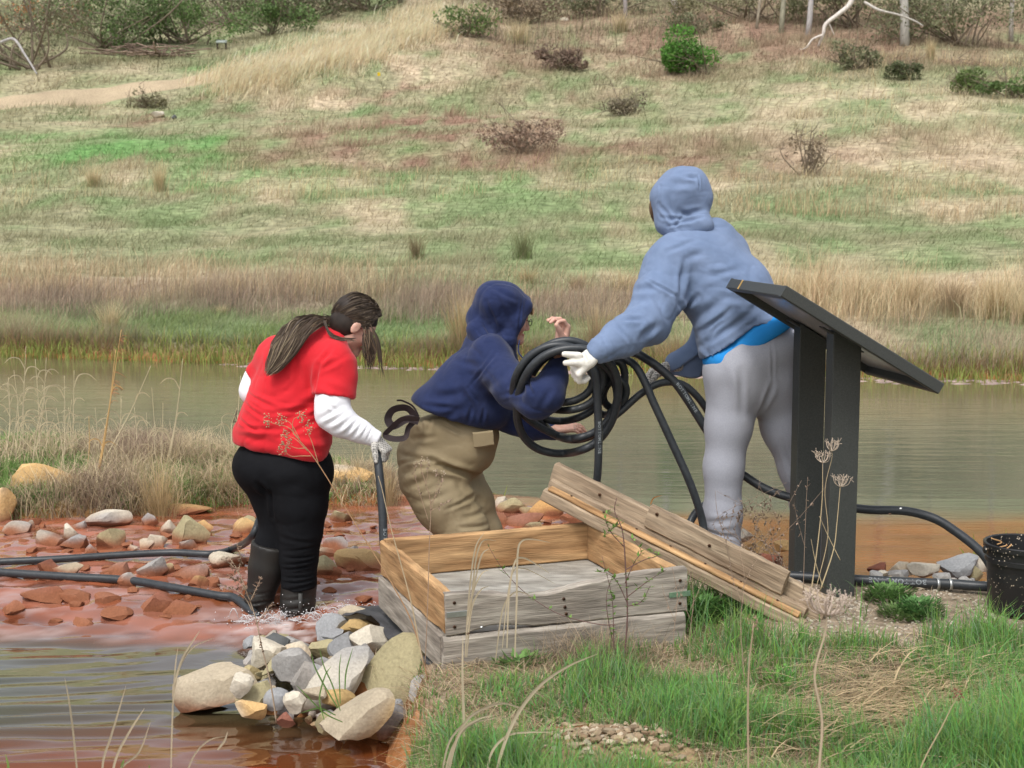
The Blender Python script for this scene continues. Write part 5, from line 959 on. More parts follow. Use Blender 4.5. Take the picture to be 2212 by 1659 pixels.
def folds(v, items, seed=0, base=.0, bs=9., nrm=None):
    """cloth relief: creases follow given lines (start, end, width, depth, count) plus a soft overall rumple"""
    d = base * fbm(v, bs, seed, 2); wv = v + .05 * np.stack([noise(v, 5, seed + 31), noise(v, 5, seed + 32), noise(v, 5, seed + 33)], -1)
    for s_, a_ in ((bs * .55, 1.), (bs * 1.3, .5), (bs * 2.7, .3)):
        rg = np.clip(1 - np.abs(noise(wv * np.array((1, .8, 1.5)), s_, seed + 41)) * 4.5, 0, 1); d = d - base * .95 * a_ * rg ** 2 * np.clip(.5 + 1.2 * noise(v, 3, seed + 44), 0, 1)
    front = np.ones(len(v)) if nrm is None else np.clip(.6 - nrm[:, 1] * 1.5, 0, 1)
    for a, b, w, dp in items:
        fl = np.array((1., .12, 1.)); e = (b - a) * fl; t = np.clip((((v - a) * fl) @ e) / (e @ e + 1e-9), 0, 1); r = (v - a) * fl - t[:, None] * e; l = np.sqrt((r * r).sum(1)) * (1 + .25 * noise(v, 14, seed + 3))
        dp = dp * 1.15; w = w * (1 + .3 * math.sin(dp * 9e4)); env = front * np.sin(np.pi * np.clip(.08 + .84 * t, 0, 1)); d = d - dp * env * np.exp(-(l / w) ** 2) + .8 * dp * env * np.exp(-((l - 1.9 * w) / w) ** 2)
    return d
def skin(name, f, h, mat, parent, col=None, fold=None, it=2, colf=None, base=0., bs=9., seed=1, label=None):
    v, q = nets(f, h); v = smooth_v(v, q, it)
    if fold is not None or base: nr = vnorm(v, q); v = v + nr * folds(v, fold or [], seed, base, bs, nr)[:, None]
    c = np.ones((len(v), 1)) * np.array(col if col is not None else (.5, .5, .5)) if colf is None else colf(v)
    o = mesh(name, v, q, mat, parent, np.clip(c, .0, 1)); 
    if label: o['label'] = label
    return o
def norm(a): a = np.array(a, float); return a / (np.linalg.norm(a) + 1e-12)
def hand(f, w, d, n, s=1., curl=(.5, .55, .6, .65), spread=.12, thumb=1, tcurl=.4, palm_r=.017, wr=.026, fr=1., tdir=None):
    """palm, five unequal fingers bent at the knuckles and a thumb from the side; w wrist, d direction, n palm side"""
    d = norm(d); n = norm(np.array(n) - d * np.dot(n, d)); a = np.cross(d, n) * thumb                 # a points to the thumb side
    L = .085 * s; f.cone(w - d * .03 * s, w + d * .012 * s, wr * s, .024 * s, .012)
    for k, t in enumerate((-.030, -.010, .010, .030)): f.cone(w + d * .012 * s + a * t * .6 * s, w + d * L + a * t * s, palm_r * s, .0125 * s, .010)
    ln = (.062, .074, .080, .070); r0 = np.array((.0078, .0092, .0096, .0094)) * fr
    for k, t in enumerate((-.032, -.011, .011, .032)):
        b = w + d * L * (.98 if k else .92) + a * t * s; ang = 0; u = norm(d + a * spread * (k - 1.5) * .8); p = b; seg = (.45, .30, .25)
        for j in range(3):
            ang += curl[k] * (1., 1.25, .8)[j]; dd = u * math.cos(ang) + n * math.sin(ang); q = p + dd * ln[k] * seg[j] * s * 1.08; f.cone(p, q, r0[k] * (1 - .08 * j) * s, r0[k] * (.93 - .09 * j) * s, .004); p = q
    b = w + d * .022 * s + a * .024 * s; t1 = norm(a * .85 + d * .62 + n * .25) if tdir is None else norm(tdir); m = b + t1 * .040 * s; t2 = norm(t1 * (1 - tcurl) + d * tcurl + n * tcurl * .6); m2 = m + t2 * .032 * s
    f.cone(b, m, .016 * s, .0125 * s * fr, .010); f.cone(m, m2, .0120 * s * fr, .0108 * s * fr, .004); f.cone(m2, m2 + norm(t2 + n * .15) * .024 * s, .0108 * s * fr, .0088 * s * fr, .004)
def headf(f, c, fw, up, s=1., k=.012):
    """skull, jaw, brow, nose, lips, ears; c is between the ears"""
    fw = norm(fw); up = norm(np.array(up) - fw * np.dot(up, fw)); sd = np.cross(fw, up); Rm = np.stack([sd, fw, up], -1); g = lambda x, y, z: np.array(c) + (sd * x + fw * y + up * z) * s
    f.ell(g(0, -.015, .045), np.array((.075, .095, .082)) * s, .01, rot=Rm); f.ell(g(0, .030, .000), np.array((.062, .062, .085)) * s, .025, rot=Rm)
    f.cone(g(-.030, .02, -.055), g(0, .078, -.083), .026 * s, .017 * s, .025); f.cone(g(.030, .02, -.055), g(0, .078, -.083), .026 * s, .017 * s, .025)
    f.ell(g(0, .082, -.085), np.array((.018, .014, .014)) * s, .015, rot=Rm)
    for x in (-1, 1):
        f.ell(g(x * .036, .060, -.022), np.array((.024, .022, .022)) * s, .02, rot=Rm); f.cone(g(x * .012, .083, .030), g(x * .042, .070, .032), .009 * s, .008 * s, .014)
        f.ell(g(x * .031, .090, .010), np.array((.017, .012, .011)) * s, .008, 's', rot=Rm); f.ell(g(x * .031, .070, .010), np.array((.012, .012, .012)) * s, .003, rot=Rm)
        f.ell(g(x * .077, -.004, .002), np.array((.009, .020, .033)) * s, .006, rot=Rm); f.ell(g(x * .087, .004, .004), np.array((.005, .010, .018)) * s, .004, 's', rot=Rm); f.ell(g(x * .009, .097, -.027), np.array((.008, .010, .007)) * s, .006, rot=Rm)
    f.cone(g(0, .088, .022), g(0, .108, -.020), .007 * s, .011 * s, .010); f.ell(g(0, .090, -.052), np.array((.021, .010, .0055)) * s, .004, rot=Rm); f.ell(g(0, .088, -.063), np.array((.018, .010, .0065)) * s, .004, rot=Rm); f.ell(g(0, .099, -.0575), np.array((.020, .004, .0016)) * s, .003, 's', rot=Rm)
    return g, Rm
def glasses(g, parent, col, mat, s=1.):
    q = Geo()
    for x in (-1, 1):
        a = np.linspace(0, 2 * np.pi, 24); q.tube([g(x * .031 + .022 * math.cos(t), .104, .010 + .015 * math.sin(t)) for t in a], .0018 * s, 6, col); q.tube([g(x * .052, .102, .016), g(x * .076, .08, .016), g(x * .080, .0, .014), g(x * .079, -.02, .0)], .0017 * s, 6, col)
    q.tube([g(-.009, .106, .012), g(0, .110, .016), g(.009, .106, .012)], .0016 * s, 6, col); q.build('glasses', mat, parent)
def person(p, label): return empty('person', tuple(p), label, 'person')
def strands(name, mat, parent, curves, w, cols, n=8):
    g = Geo()
    for c in curves:
        p = catmull(c, n) if len(c) > 2 else np.array(c); m = len(p); T_ = np.gradient(p, axis=0); sd = np.cross(T_, rng.normal(size=3) * .3 + np.array((0, 1, .2))); sd /= np.linalg.norm(sd, axis=1)[:, None] + 1e-9
        t = np.linspace(0, 1, m); ww = (w * rng.uniform(.6, 1.3) * np.sin(np.pi * np.clip(t * .72 + .26, 0, 1)) ** .6 * .5)[:, None]; v = np.stack([p - sd * ww, p + sd * ww], 1).reshape(-1, 3); i = np.arange(m - 1) * 2
        g.add(v, np.stack([i, i + 1, i + 3, i + 2], -1), np.array(cols[rng.integers(len(cols))]) * rng.uniform(.75, 1.25))
    return g.build(name, mat, parent)
M['skin'] = pmat('skin', attr=True, rough=.5, spec=.35, var=.05, nscale=30, bump=.0005, bscale=200); M['skin'].node_tree.nodes['Principled BSDF'].inputs['Subsurface Weight'].default_value = .15; M['skin'].node_tree.nodes['Principled BSDF'].inputs['Subsurface Radius'].default_value = (.02, .008, .004)
M['hair'] = pmat('hair', attr=True, rough=.6, spec=.25)
M['red'] = pmat('red_cotton', (.52, .014, .022), (.60, .02, .03), rough=.85, spec=.15, sheen=.15, nscale=5, bump=.0006, bscale=500)
M['white'] = pmat('white_cotton', (.72, .73, .77), (.80, .80, .83), rough=.85, spec=.15, nscale=6, bump=.0008, bscale=400)
M['black'] = pmat('black_stretch_fabric', (.0050, .0053, .0065), (.0085, .009, .011), rough=.85, spec=.12, sheen=.0, nscale=8, bump=.0006, bscale=350)
M['boot'] = pmat('black_rubber_boot', (.013, .012, .011), (.022, .020, .017), rough=.5, spec=.4, nscale=14, bump=.0008, bscale=120)
M['bootstripe'] = pmat('boot_stripe', (.055, .055, .052), rough=.6)
M['navy'] = pmat('navy_fleece', (.017, .026, .075), (.026, .036, .094), rough=.92, spec=.08, sheen=.12, nscale=14, bump=.0008, bscale=350, var=.08)
M['blue'] = pmat('light_blue_fleece', (.138, .192, .305), (.172, .23, .355), rough=.92, spec=.08, sheen=.1, nscale=9, bump=.0008, bscale=350, var=.06)
M['bluestrip'] = pmat('bright_blue_cotton', (.02, .22, .58), (.03, .26, .64), rough=.85, spec=.1)
M['grey'] = pmat('heather_grey_sweat_fabric', (.30, .31, .355), (.36, .37, .415), rough=.92, spec=.08, sheen=.1, nscale=160, contrast=.6, bump=.0008, bscale=300, var=.05)
M['wader'] = pmat('tan_wader_fabric', (.235, .185, .105), (.29, .235, .145), rough=.7, spec=.25, nscale=4, bump=.0008, bscale=160, var=.08)
M['strap'] = pmat('brown_strap', (.045, .033, .035), (.07, .052, .052), rough=.7)
M['glove'] = pmat('off_white_glove', (.62, .60, .54), (.74, .72, .66), rough=.9, spec=.1, nscale=20, bump=.0012, bscale=220)
def dotted():
    m = pmat('dotted_glove', (.6, .58, .52), rough=.9, spec=.1); nt = m.node_tree; N = nt.nodes; L = nt.links; tc = N.new('ShaderNodeTexCoord'); vo = N.new('ShaderNodeTexVoronoi'); vo.inputs['Scale'].default_value = 150; vo.inputs['Randomness'].default_value = .15; L.new(tc.outputs['Object'], vo.inputs['Vector'])
    cr = N.new('ShaderNodeMapRange'); cr.inputs['From Min'].default_value = .36; cr.inputs['From Max'].default_value = .44; L.new(vo.outputs['Distance'], cr.inputs['Value']); mx = N.new('ShaderNodeMix'); mx.data_type = 'RGBA'; mx.inputs['A'].default_value = (.03, .03, .035, 1); mx.inputs['B'].default_value = (.50, .48, .44, 1)
    L.new(cr.outputs[0], mx.inputs['Factor']); L.new(mx.outputs['Result'], N['Principled BSDF'].inputs['Base Color']); return m
M['dotted'] = dotted(); M['frame'] = pmat('glasses_frame', attr=True, rough=.3, spec=.5)
SK = np.array((.56, .33, .255)); SKR = np.array((.55, .24, .18))
def skincol(g, Rm, c, s=1.):
    def fn(v):
        w = (v - np.array(c)) @ Rm / s; col = SK * (1 + .06 * noise(v, 20, 3)[:, None]); chk = np.exp(-(((np.abs(w[:, 0]) - .038) / .022) ** 2 + ((w[:, 1] - .065) / .04) ** 2 + ((w[:, 2] + .025) / .022) ** 2))[:, None]; col = col + (SKR - col) * chk * .5
        lip = np.exp(-((w[:, 0] / .022) ** 4 + ((w[:, 1] - .095) / .02) ** 2 + ((w[:, 2] + .0575) / .010) ** 4))[:, None]; col = col + (np.array((.42, .15, .13)) - col) * lip * .8
        br = np.exp(-(((np.abs(w[:, 0]) - .030) / .02) ** 4 + ((w[:, 1] - .09) / .03) ** 2 + ((w[:, 2] - .032) / .005) ** 2))[:, None]; col = col + (np.array((.12, .07, .04)) - col) * br * .8
        return col
    return fn
X3, Y3, Z3 = np.eye(3)

# ================= person in red
RP = person(onw(620, 1320), 'person with brown ponytail in a red t-shirt and black leggings bending over a hose')
fwd = norm((.72, .69, 0)); rgt = np.array((fwd[1], -fwd[0], 0))
hc = V(762, 706, 6.14); hf = norm((.72, .24, -.65)); hu = norm((.62, .20, .75))
pel = V(609, 1000, 6.15)
body = Fld(); g_, Rm_ = headf(body, hc, hf, hu, 1.0)
body.chain([hc + np.array((-.03, 0, -.03)), V(718, 745, 6.14), V(680, 790, 6.14)], [.055, .06, .10], .03)
body.chain([V(668, 790, 6.14), V(640, 880, 6.14), pel], [.11, .13, .13], .06)
LH = V(560, 985, 6.22); LK = V(588, 1130, 6.14); LA = V(556, 1300, 6.12); RH_ = V(655, 1010, 6.10); RK = V(650, 1150, 6.08); RA = V(645, 1310, 6.08)
body.chain([LH, LK, LA], [.085, .045, .035], .04); body.chain([RH_, RK, RA], [.09, .055, .04], .04)
RS = V(722, 790, 6.0); RE = V(722, 890, 5.95); RW = V(806, 944, 5.94); LS = V(592, 775, 6.2); LE = V(540, 845, 6.22); LW = V(575, 900, 6.38)
body.chain([RS, RE, RW], [.05, .042, .028], .02); body.chain([LS, LE, LW], [.05, .042, .028], .02)
hand(body, RW, norm(V(828, 966, 5.93) - RW), norm((-.6, .25, -.8)), .9, (1.0, 1.0, .95, .9), thumb=-1, tcurl=.6); hand(body, LW, (.5, .7, -.5), (0, .3, -1), .9, (.9, .9, .9, .9))
skin('body', body, .0055, M['skin'], RP, colf=skincol(g_, Rm_, hc), it=1)
glasses(g_, RP, (.16, .03, .03), M['frame'])
gl = Fld(); hand(gl, RW, norm(V(828, 966, 5.93) - RW), norm((-.6, .25, -.8)), 1.0, (1.0, 1.0, .95, .9), thumb=-1, tcurl=.6, wr=.030, fr=1.18, palm_r=.020); skin('glove', gl, .0045, M['dotted'], RP, it=1, label='dotted grip glove')
sh_ = Fld()                                                                   # t-shirt
sh_.ell(V(612, 935, 6.14), (.222, .175, .16), .05).ell(V(622, 880, 6.13), (.190, .165, .15), .07).ell(V(634, 830, 6.13), (.165, .15, .13), .07).ell(V(652, 778, 6.13), (.175, .14, .12), .06)
sh_.ell(V(655, 960, 6.04), (.11, .12, .11), .06).ell(V(588, 975, 6.18), (.175, .16, .10), .05)
sh_.cone(V(600, 765, 6.2), V(715, 775, 6.05), .082, .090, .05).cone(V(668, 752, 6.13), V(700, 735, 6.13), .09, .062, .05).cone(V(700, 735, 6.13), V(722, 738, 6.10), .066, .06, .03)
slR = Fld(); slR.chain([V(715, 780, 6.04), V(722, 790, 6.02), V(722, 855, 5.97), V(720, 900, 5.96)], [.085, .088, .083, .086], .035); slL = Fld(); slL.chain([V(600, 770, 6.2), V(592, 778, 6.2), V(562, 815, 6.22), V(545, 845, 6.22)], [.07, .078, .066, .062], .03); sh_.cone(V(735, 800, 6.0), V(745, 815, 5.99), .06, .05, .03)
sh_.cut(V(612, 985, 6.0), norm(np.array((-.165, 0, -1.))), .006)
cA = V(720, 856, 5.97)
def shirt(P, f=sh_):
    d = f(P)
    for s_, c_, n_ in ((slR, cA, norm(V(716, 880, 5.96) - V(726, 800, 5.99))), (slL, V(556, 816, 6.22), norm(V(540, 845, 6.22) - V(592, 775, 6.2)))):
        x = np.maximum(s_(P), (P - c_) @ n_); h = np.clip(.5 + .5 * (x - d) / .035, 0, 1); d = x * (1 - h) + d * h - .035 * h * (1 - h)
    return d
shirt.lo, shirt.hi = np.minimum(np.minimum(sh_.lo, slR.lo), slL.lo), np.maximum(np.maximum(sh_.hi, slR.hi), slL.hi)
fo = [(V(700, 850, 5.95), V(620, 905, 5.98), .012, .007), (V(690, 880, 5.97), V(590, 890, 6.0), .012, .006), (V(700, 905, 5.97), V(600, 945, 5.97), .013, .006), (V(530, 850, 6.05), V(600, 880, 6.0), .012, .006), (V(525, 870, 6.05), V(580, 905, 6.0), .011, .006), (V(515, 905, 6.05), V(560, 930, 6.0), .011, .006),
      (V(510, 940, 6.02), V(600, 955, 5.98), .013, .005), (V(640, 960, 5.95), V(720, 985, 5.96), .012, .005), (V(680, 850, 5.97), V(690, 790, 5.97), .014, .008), (V(690, 790, 5.97), V(720, 750, 6.0), .011, .006), (V(640, 760, 6.02), V(650, 840, 6.0), .016, .004), (V(580, 760, 6.1), V(590, 830, 6.05), .014, .004), (V(505, 925, 6.02), V(620, 925, 5.98), .012, .004), (V(690, 800, 5.93), V(745, 770, 5.95), .012, .004), (V(700, 830, 5.92), V(750, 850, 5.92), .010, .003)]
skin('t_shirt', shirt, .0075, M['red'], RP, fold=fo, base=.006, bs=7)
g = Geo(); hp = [(500, 966), (530, 969), (580, 975), (640, 986), (690, 997), (714, 1001)]
us = Fld()                                                                    # white sleeves
us.chain([V(722, 800, 6.0), V(718, 868, 5.955), V(718, 895, 5.94), V(738, 912, 5.93), V(775, 930, 5.93), V(812, 948, 5.93)], [.066, .070, .068, .062, .046, .037], .03); us.chain([LS, V(556, 820, 6.22), LE + (.015, 0, -.0), LW], [.055, .058, .058, .038], .03)
us.cut(V(818, 952, 5.93), norm(V(812, 948, 5.93) - V(775, 930, 5.93)), .004)
fo = [(V(735, 880, 5.87), V(690, 905, 5.90), .009, .005), (V(745, 895, 5.87), V(705, 915, 5.90), .008, .005), (V(757, 905, 5.87), V(725, 928, 5.90), .007, .005), (V(770, 912, 5.88), V(745, 936, 5.9), .006, .005), (V(782, 917, 5.88), V(762, 944, 5.9), .006, .005), (V(794, 920, 5.88), V(778, 948, 5.9), .005, .004), (V(805, 925, 5.89), V(790, 952, 5.9), .005, .004), (V(700, 865, 5.9), V(730, 890, 5.87), .008, .004)]
skin('sleeve', us, .006, M['white'], RP, fold=fo, base=.002, bs=14, label='white long sleeves under the shirt')
lg = Fld()                                                                    # leggings
lg.ell(V(596, 1003, 6.18), (.190, .165, .135), .05).ell(V(638, 1005, 6.13), (.158, .15, .14), .05).ell(V(575, 1010, 6.10), (.135, .13, .115), .05).ell(V(650, 1015, 6.08), (.132, .13, .13), .05)
lg.chain([V(578, 1010, 6.17), V(597, 1080, 6.15), V(600, 1130, 6.14), V(582, 1180, 6.12), V(578, 1192, 6.12)], [.135, .100, .072, .062, .064], .05); lg.chain([V(648, 1030, 6.09), V(648, 1090, 6.08), V(650, 1150, 6.07), V(646, 1200, 6.07), V(646, 1266, 6.06)], [.142, .118, .090, .078, .079], .04)
lg.cut(V(640, 1276, 6.0), (0, 0, -1), .006)
fo = [(V(606, 1205 + i * 14 + (i % 2) * 3, 5.99), V(684, 1203 + i * 14 - (i % 3) * 5, 5.99), .0065, .0055) for i in range(6)] + [(V(600, 1160, 6.0), V(680, 1172, 6.0), .008, .003), (V(612, 1190, 6.0), V(680, 1182, 6.0), .008, .004), (V(578, 1069, 6.0), V(560, 1040, 6.02), .016, .008), (V(585, 1060, 6.0), V(590, 1120, 6.02), .012, .008), (V(600, 1052, 5.98), V(660, 1040, 5.96), .02, .003)]
skin('leggings', lg, .0075, M['black'], RP, fold=fo, base=.002, bs=9)
for nm, pts, rs_ in (('boot', [V(646, 1255, 6.07), V(643, 1300, 6.07), V(643, 1345, 6.07)], [.082, .076, .070]), ('boot', [V(588, 1175, 6.12), V(578, 1225, 6.12), V(560, 1290, 6.12), V(552, 1325, 6.12)], [.094, .084, .062, .056])):
    b = Fld(); b.chain(pts, rs_, .02); e = pts[-1]; b.cone(e + (0, 0, -.02), e + (.05, .16, -.055), .06, .05, .03); b.cut(pts[0], norm(pts[0] - pts[1]), .004)
    skin(nm, b, .0075, M['boot'], RP, fold=[(pts[-2] + (-.08, -.08, -.02), pts[-2] + (.08, -.08, 0), .009, .006), (pts[-2] + (-.08, -.08, .02), pts[-2] + (.07, -.08, .04), .008, .004)], base=.002, bs=12)
for a, b in (((649, 1282), (649, 1325)), ): 
    g = Geo(); p = [V(a[0], a[1], 5.985), V(b[0], b[1], 5.99)]; g.tube([p[0], p[1]], .010, 6, (.2, .2, .2)); g.build('boot_stripe', M['bootstripe'], RP)
# hair: cap, strands swept back to the tie, ponytail, loose front locks
hcap = Fld(); G = g_; hcap.ell(G(0, -.022, .052), (.083, .104, .086), .01, rot=Rm_); hcap.ell(G(0, -.035, -.005), (.076, .075, .075), .02, rot=Rm_)
hcap.ell(G(0, .10, -.03), (.085, .075, .085), .006, 's', rot=Rm_)
HC = [(.060, .044, .033), (.075, .056, .041), (.045, .034, .027), (.11, .082, .056)]
skin('hair_cap', hcap, .007, M['hair'], RP, colf=lambda v: np.array((.028, .021, .017)) * (1 + .35 * noise(v * np.array((1, 1, 1)), 60, 3)[:, None]), it=1)
tie = V(697, 693, 6.11); cv = []
for k in range(1500):
    a = rng.uniform(-1.75, 1.75); b = rng.uniform(-.5, 1.15); st_ = np.array((math.sin(a) * .09, .085 * math.sin(b) - .01, .03 + .10 * math.cos(a) * 1.0)); st_[2] = max(st_[2], -.02 + .045 * (st_[1] > .0)); tl = (tie - G(0, 0, 0)) @ Rm_
    q = [G(*(st_ + (tl - st_) * t_ * np.array((t_, 1, 1)))) for t_ in (0, .25, .5, .75)] + [tie]
    e = np.array((.084, .106, .089)); out = []
    for i, pnt in enumerate(q[:-1]):
        w = (pnt - G(0, -.022, .052)) @ Rm_; l = np.sqrt(((w / e) ** 2).sum()); w = w / l * rng.uniform(1.0, 1.05); out.append(G(0, -.022, .052) + Rm_ @ w)
    cv.append(out + [tie + rng.normal(0, .010, 3)])
strands('hair', M['hair'], RP, cv, .0032, HC, 4)
cv = []; tail = [(697, 693, 6.08), (668, 700, 6.02), (640, 716, 5.99), (618, 745, 5.97), (600, 778, 5.96), (582, 802, 5.95)]; tr = [.018, .036, .050, .054, .042, .020]
for k in range(1300):
    o = rng.normal(size=3) * .5; o /= max(1, np.linalg.norm(o)); ph = rng.uniform(0, 6.28); pts = []; cutn = rng.integers(4, 7)
    for i, t in enumerate(tail[:cutn]): pts.append(V(*t) + (o * np.array((1, .55, 1)) + .22 * np.array((math.sin(ph + i * 1.8), 0, math.cos(ph + i * 1.5)))) * tr[i])
    cv.append(pts)
strands('ponytail', M['hair'], RP, cv, .0034, [(.085, .06, .045), (.11, .082, .058), (.17, .13, .09), (.07, .052, .04), (.30, .24, .16), (.12, .09, .065)], 4)
cv = []
for k in range(80):
    a = V(788 + rng.uniform(-6, 16), 715 + rng.uniform(-12, 16), 6.05 + rng.uniform(-.03, .1)); b = a + np.array((rng.uniform(-.005, .03), 0, -.07)); e = V(797 + rng.uniform(-8, 10), rng.uniform(765, 806), 6.06); cv.append([a, b, (b + e) / 2 + rng.normal(0, .004, 3), e])
for k in range(40): a = rng.uniform(-1, 1); q0 = G(.07 * a, .02 * rng.normal(), .13); cv.append([q0, q0 + rng.normal(0, .012, 3) + np.array((-.02, 0, .006)), q0 + np.array((-.07, 0, -.02)) + rng.normal(0, .012, 3)])
for k in range(8): cv.append([V(800, 700, 6.06), V(812 + k, 735, 6.06), V(818 + k, 780, 6.07), V(822 + rng.uniform(-6, 10), 805 + k * 2, 6.08)])
for k in range(40): a = V(700 + rng.uniform(-3, 3), 692, 6.04); cv.append([a, V(712, 715 + rng.uniform(0, 10), 6.02), V(735, 728 + rng.uniform(0, 7), 6.02), V(760 + rng.uniform(-8, 12), 733 + rng.uniform(-3, 5), 6.03)])
strands('loose_hair', M['hair'], RP, cv, .0035, HC[:3] + [(.14, .10, .065)], 6)

# ================= person in navy
NP = person(onw(985, 1290), 'person in navy hoodie and tan waders leaning forward with the hose over one arm')
hc2 = V(1096, 690, 6.48); hf2 = norm((.93, .30, -.24)); hu2 = norm((.25, .08, .97))
nb = Fld(); g2, R2 = headf(nb, hc2, hf2, hu2, 1.0)
nb.chain([hc2 + (-.02, 0, -.05), V(1068, 768, 6.48)], [.052, .06], .03); nb.chain([V(1062, 790, 6.48), V(1000, 890, 6.50), V(960, 970, 6.52)], [.10, .09, .11], .06)
hipN = V(945, 1000, 6.48); kneeN = V(1010, 1135, 6.42); ankN = V(985, 1290, 6.55); hipL = V(985, 1000, 6.62); kneeL = V(1040, 1130, 6.62); ankL = V(1030, 1290, 6.75)
nb.chain([hipN, kneeN, ankN], [.09, .055, .04], .03); nb.chain([hipL, kneeL, ankL], [.08, .045, .035], .03)
NS = V(1072, 795, 6.32); NE = V(1185, 850, 5.99); NW = V(1212, 752, 6.13); FS = V(1085, 800, 6.62); FE = V(1105, 905, 6.52); FW = V(1200, 928, 6.38)
nb.chain([NS, NE, NW], [.05, .04, .028], .02); nb.chain([FS, FE, FW], [.05, .04, .028], .02)
hand(nb, NW, norm((.10, .05, 1)), norm((-.8, -.5, .2)), 1.15, (.6, .7, .75, .8), thumb=1, tcurl=.5, tdir=(-.35, -.65, .7)); hand(nb, FW, norm((.9, -.1, .15)), (0, .3, -1), .98, (.45, .45, .4, .4), thumb=1)
skin('body', nb, .0055, M['skin'], NP, colf=skincol(g2, R2, hc2), it=1)
glasses(g2, NP, (.03, .025, .03), M['frame'])
cv = [[g2(x, .075, .085), g2(x * 1.05, .095, .062 + rng.uniform(-.01, .01)), g2(x * 1.2 + .01, .092, .045)] for x in rng.uniform(-.06, .06, 70)]; strands('hair', M['hair'], NP, cv, .004, [(.22, .13, .07), (.3, .19, .1)], 5)
hd = Fld()                                                                    # hoodie body and sleeves
hd.ell(V(1040, 800, 6.46), (.155, .17, .12), .05).ell(V(1010, 838, 6.46), (.17, .175, .14), .06).ell(V(975, 872, 6.47), (.165, .17, .13), .06).ell(V(1030, 880, 6.48), (.145, .165, .11), .05).cone(V(925, 880, 6.5), V(1075, 890, 6.5), .085, .075, .06, flat=(Y3, .55))
hd.cone(V(1058, 760, 6.35), V(1070, 765, 6.6), .085, .085, .06).cone(V(1050, 745, 6.48), V(1075, 750, 6.46), .10, .085, .05)
hd.chain([V(1072, 795, 6.32), V(1110, 838, 6.18), V(1160, 865, 6.04), V(1183, 852, 6.0), V(1198, 815, 6.05), V(1207, 780, 6.10)], [.098, .090, .080, .074, .055, .040], .04); hd.chain([FS, FE, V(1150, 920, 6.45), V(1197, 930, 6.40)], [.09, .075, .06, .047], .04)
hd.cut(V(985, 905, 6.4), norm((-.36, 0, -1.)), .01)
def hood2(P, f=hd): return f(P)
fo = [(V(1072, 762, 6.25), V(1012, 838, 6.28), .008, .006), (V(1012, 838, 6.28), V(1030, 870, 6.28), .008, .006), (V(1130, 815, 6.05), V(1120, 860, 6.05), .014, .009), (V(1140, 815, 6.05), V(1150, 850, 5.95), .010, .008), (V(1085, 850, 6.15), V(1140, 840, 6.02), .013, .006), (V(1090, 800, 6.2), V(1040, 850, 6.22), .014, .005), (V(930, 860, 6.32), V(1000, 850, 6.28), .014, .007), (V(915, 875, 6.34), V(985, 880, 6.3), .013, .006), (V(1000, 845, 6.28), V(1030, 905, 6.3), .012, .007), (V(1020, 880, 6.3), V(1010, 915, 6.3), .010, .006), (V(1045, 885, 6.3), V(1040, 918, 6.3), .010, .006), (V(1165, 880, 5.97), V(1190, 840, 5.93), .010, .005), (V(980, 780, 6.32), V(1040, 790, 6.26), .014, .004), (V(950, 905, 6.34), V(1000, 880, 6.3), .010, .005)]
skin('hoodie', hd, .0075, M['navy'], NP, fold=fo, base=.005, bs=8)
ho = Fld(); ho.ell(g2(0, -.030, .040), (.105, .118, .118), .02, rot=R2).chain([V(1058, 640, 6.48), V(1040, 690, 6.48), V(1050, 745, 6.48), V(1085, 785, 6.46)], [.045, .06, .085, .075], .05).chain([g2(0, .065, .105), g2(.05, .055, .078), g2(.080, .020, 0), g2(.072, .005, -.09), g2(.03, .05, -.19)], [.026, .028, .028, .034, .03], .03).chain([g2(-.05, .055, .078), g2(-.080, .03, 0), g2(-.072, .01, -.09)], [.028, .028, .034], .03)
ho.ell(V(1086, 646, 6.47), (.095, .13, .082), .03).ell(V(1060, 650, 6.46), (.07, .11, .085), .03); ho.cone(V(1028, 712, 6.42), V(1075, 775, 6.36), .045, .05, .03)
ho.ell(g2(0, .120, -.010), (.074, .100, .112), .012, 's', rot=R2)
fo = [(V(1050, 650, 6.36), V(1085, 745, 6.33), .010, .006), (V(1075, 640, 6.34), V(1105, 720, 6.33), .010, .005), (V(1040, 690, 6.37), V(1085, 770, 6.33), .010, .006), (V(1128, 640, 6.36), V(1118, 735, 6.34), .006, .006), (V(1030, 712, 6.38), V(1095, 790, 6.34), .008, .006), (V(1140, 635, 6.38), V(1135, 650, 6.36), .004, .004), (V(1060, 620, 6.36), V(1120, 650, 6.36), .012, .004)]
skin('hood', ho, .006, M['navy'], NP, fold=fo, base=.004, bs=9)
wd = Fld()                                                                    # chest waders folded at the waist
wd.ell(V(938, 985, 6.5), (.180, .165, .16), .05).ell(V(1000, 975, 6.5), (.155, .16, .12), .06).cone(V(935, 925, 6.5), V(1030, 940, 6.5), .105, .095, .05, flat=(Y3, .7)).cone(V(905, 925, 6.5), V(930, 905, 6.5), .06, .05, .04, flat=(Y3, .7))
wd.cone(V(925, 905, 6.5), V(1045, 935, 6.5), .075, .07, .04, flat=(Y3, .6))
wd.chain([V(930, 1030, 6.46), V(960, 1085, 6.43), V(1000, 1150, 6.40), V(985, 1240, 6.5), V(978, 1300, 6.56)], [.152, .138, .118, .095, .085], .04).chain([V(985, 1020, 6.62), V(1015, 1085, 6.56), V(1040, 1150, 6.56), V(1020, 1240, 6.7), V(1020, 1300, 6.75)], [.12, .11, .095, .09, .08], .04)
wd.cut(V(985, 893, 6.4), norm((-.26, 0, 1.)), .008)
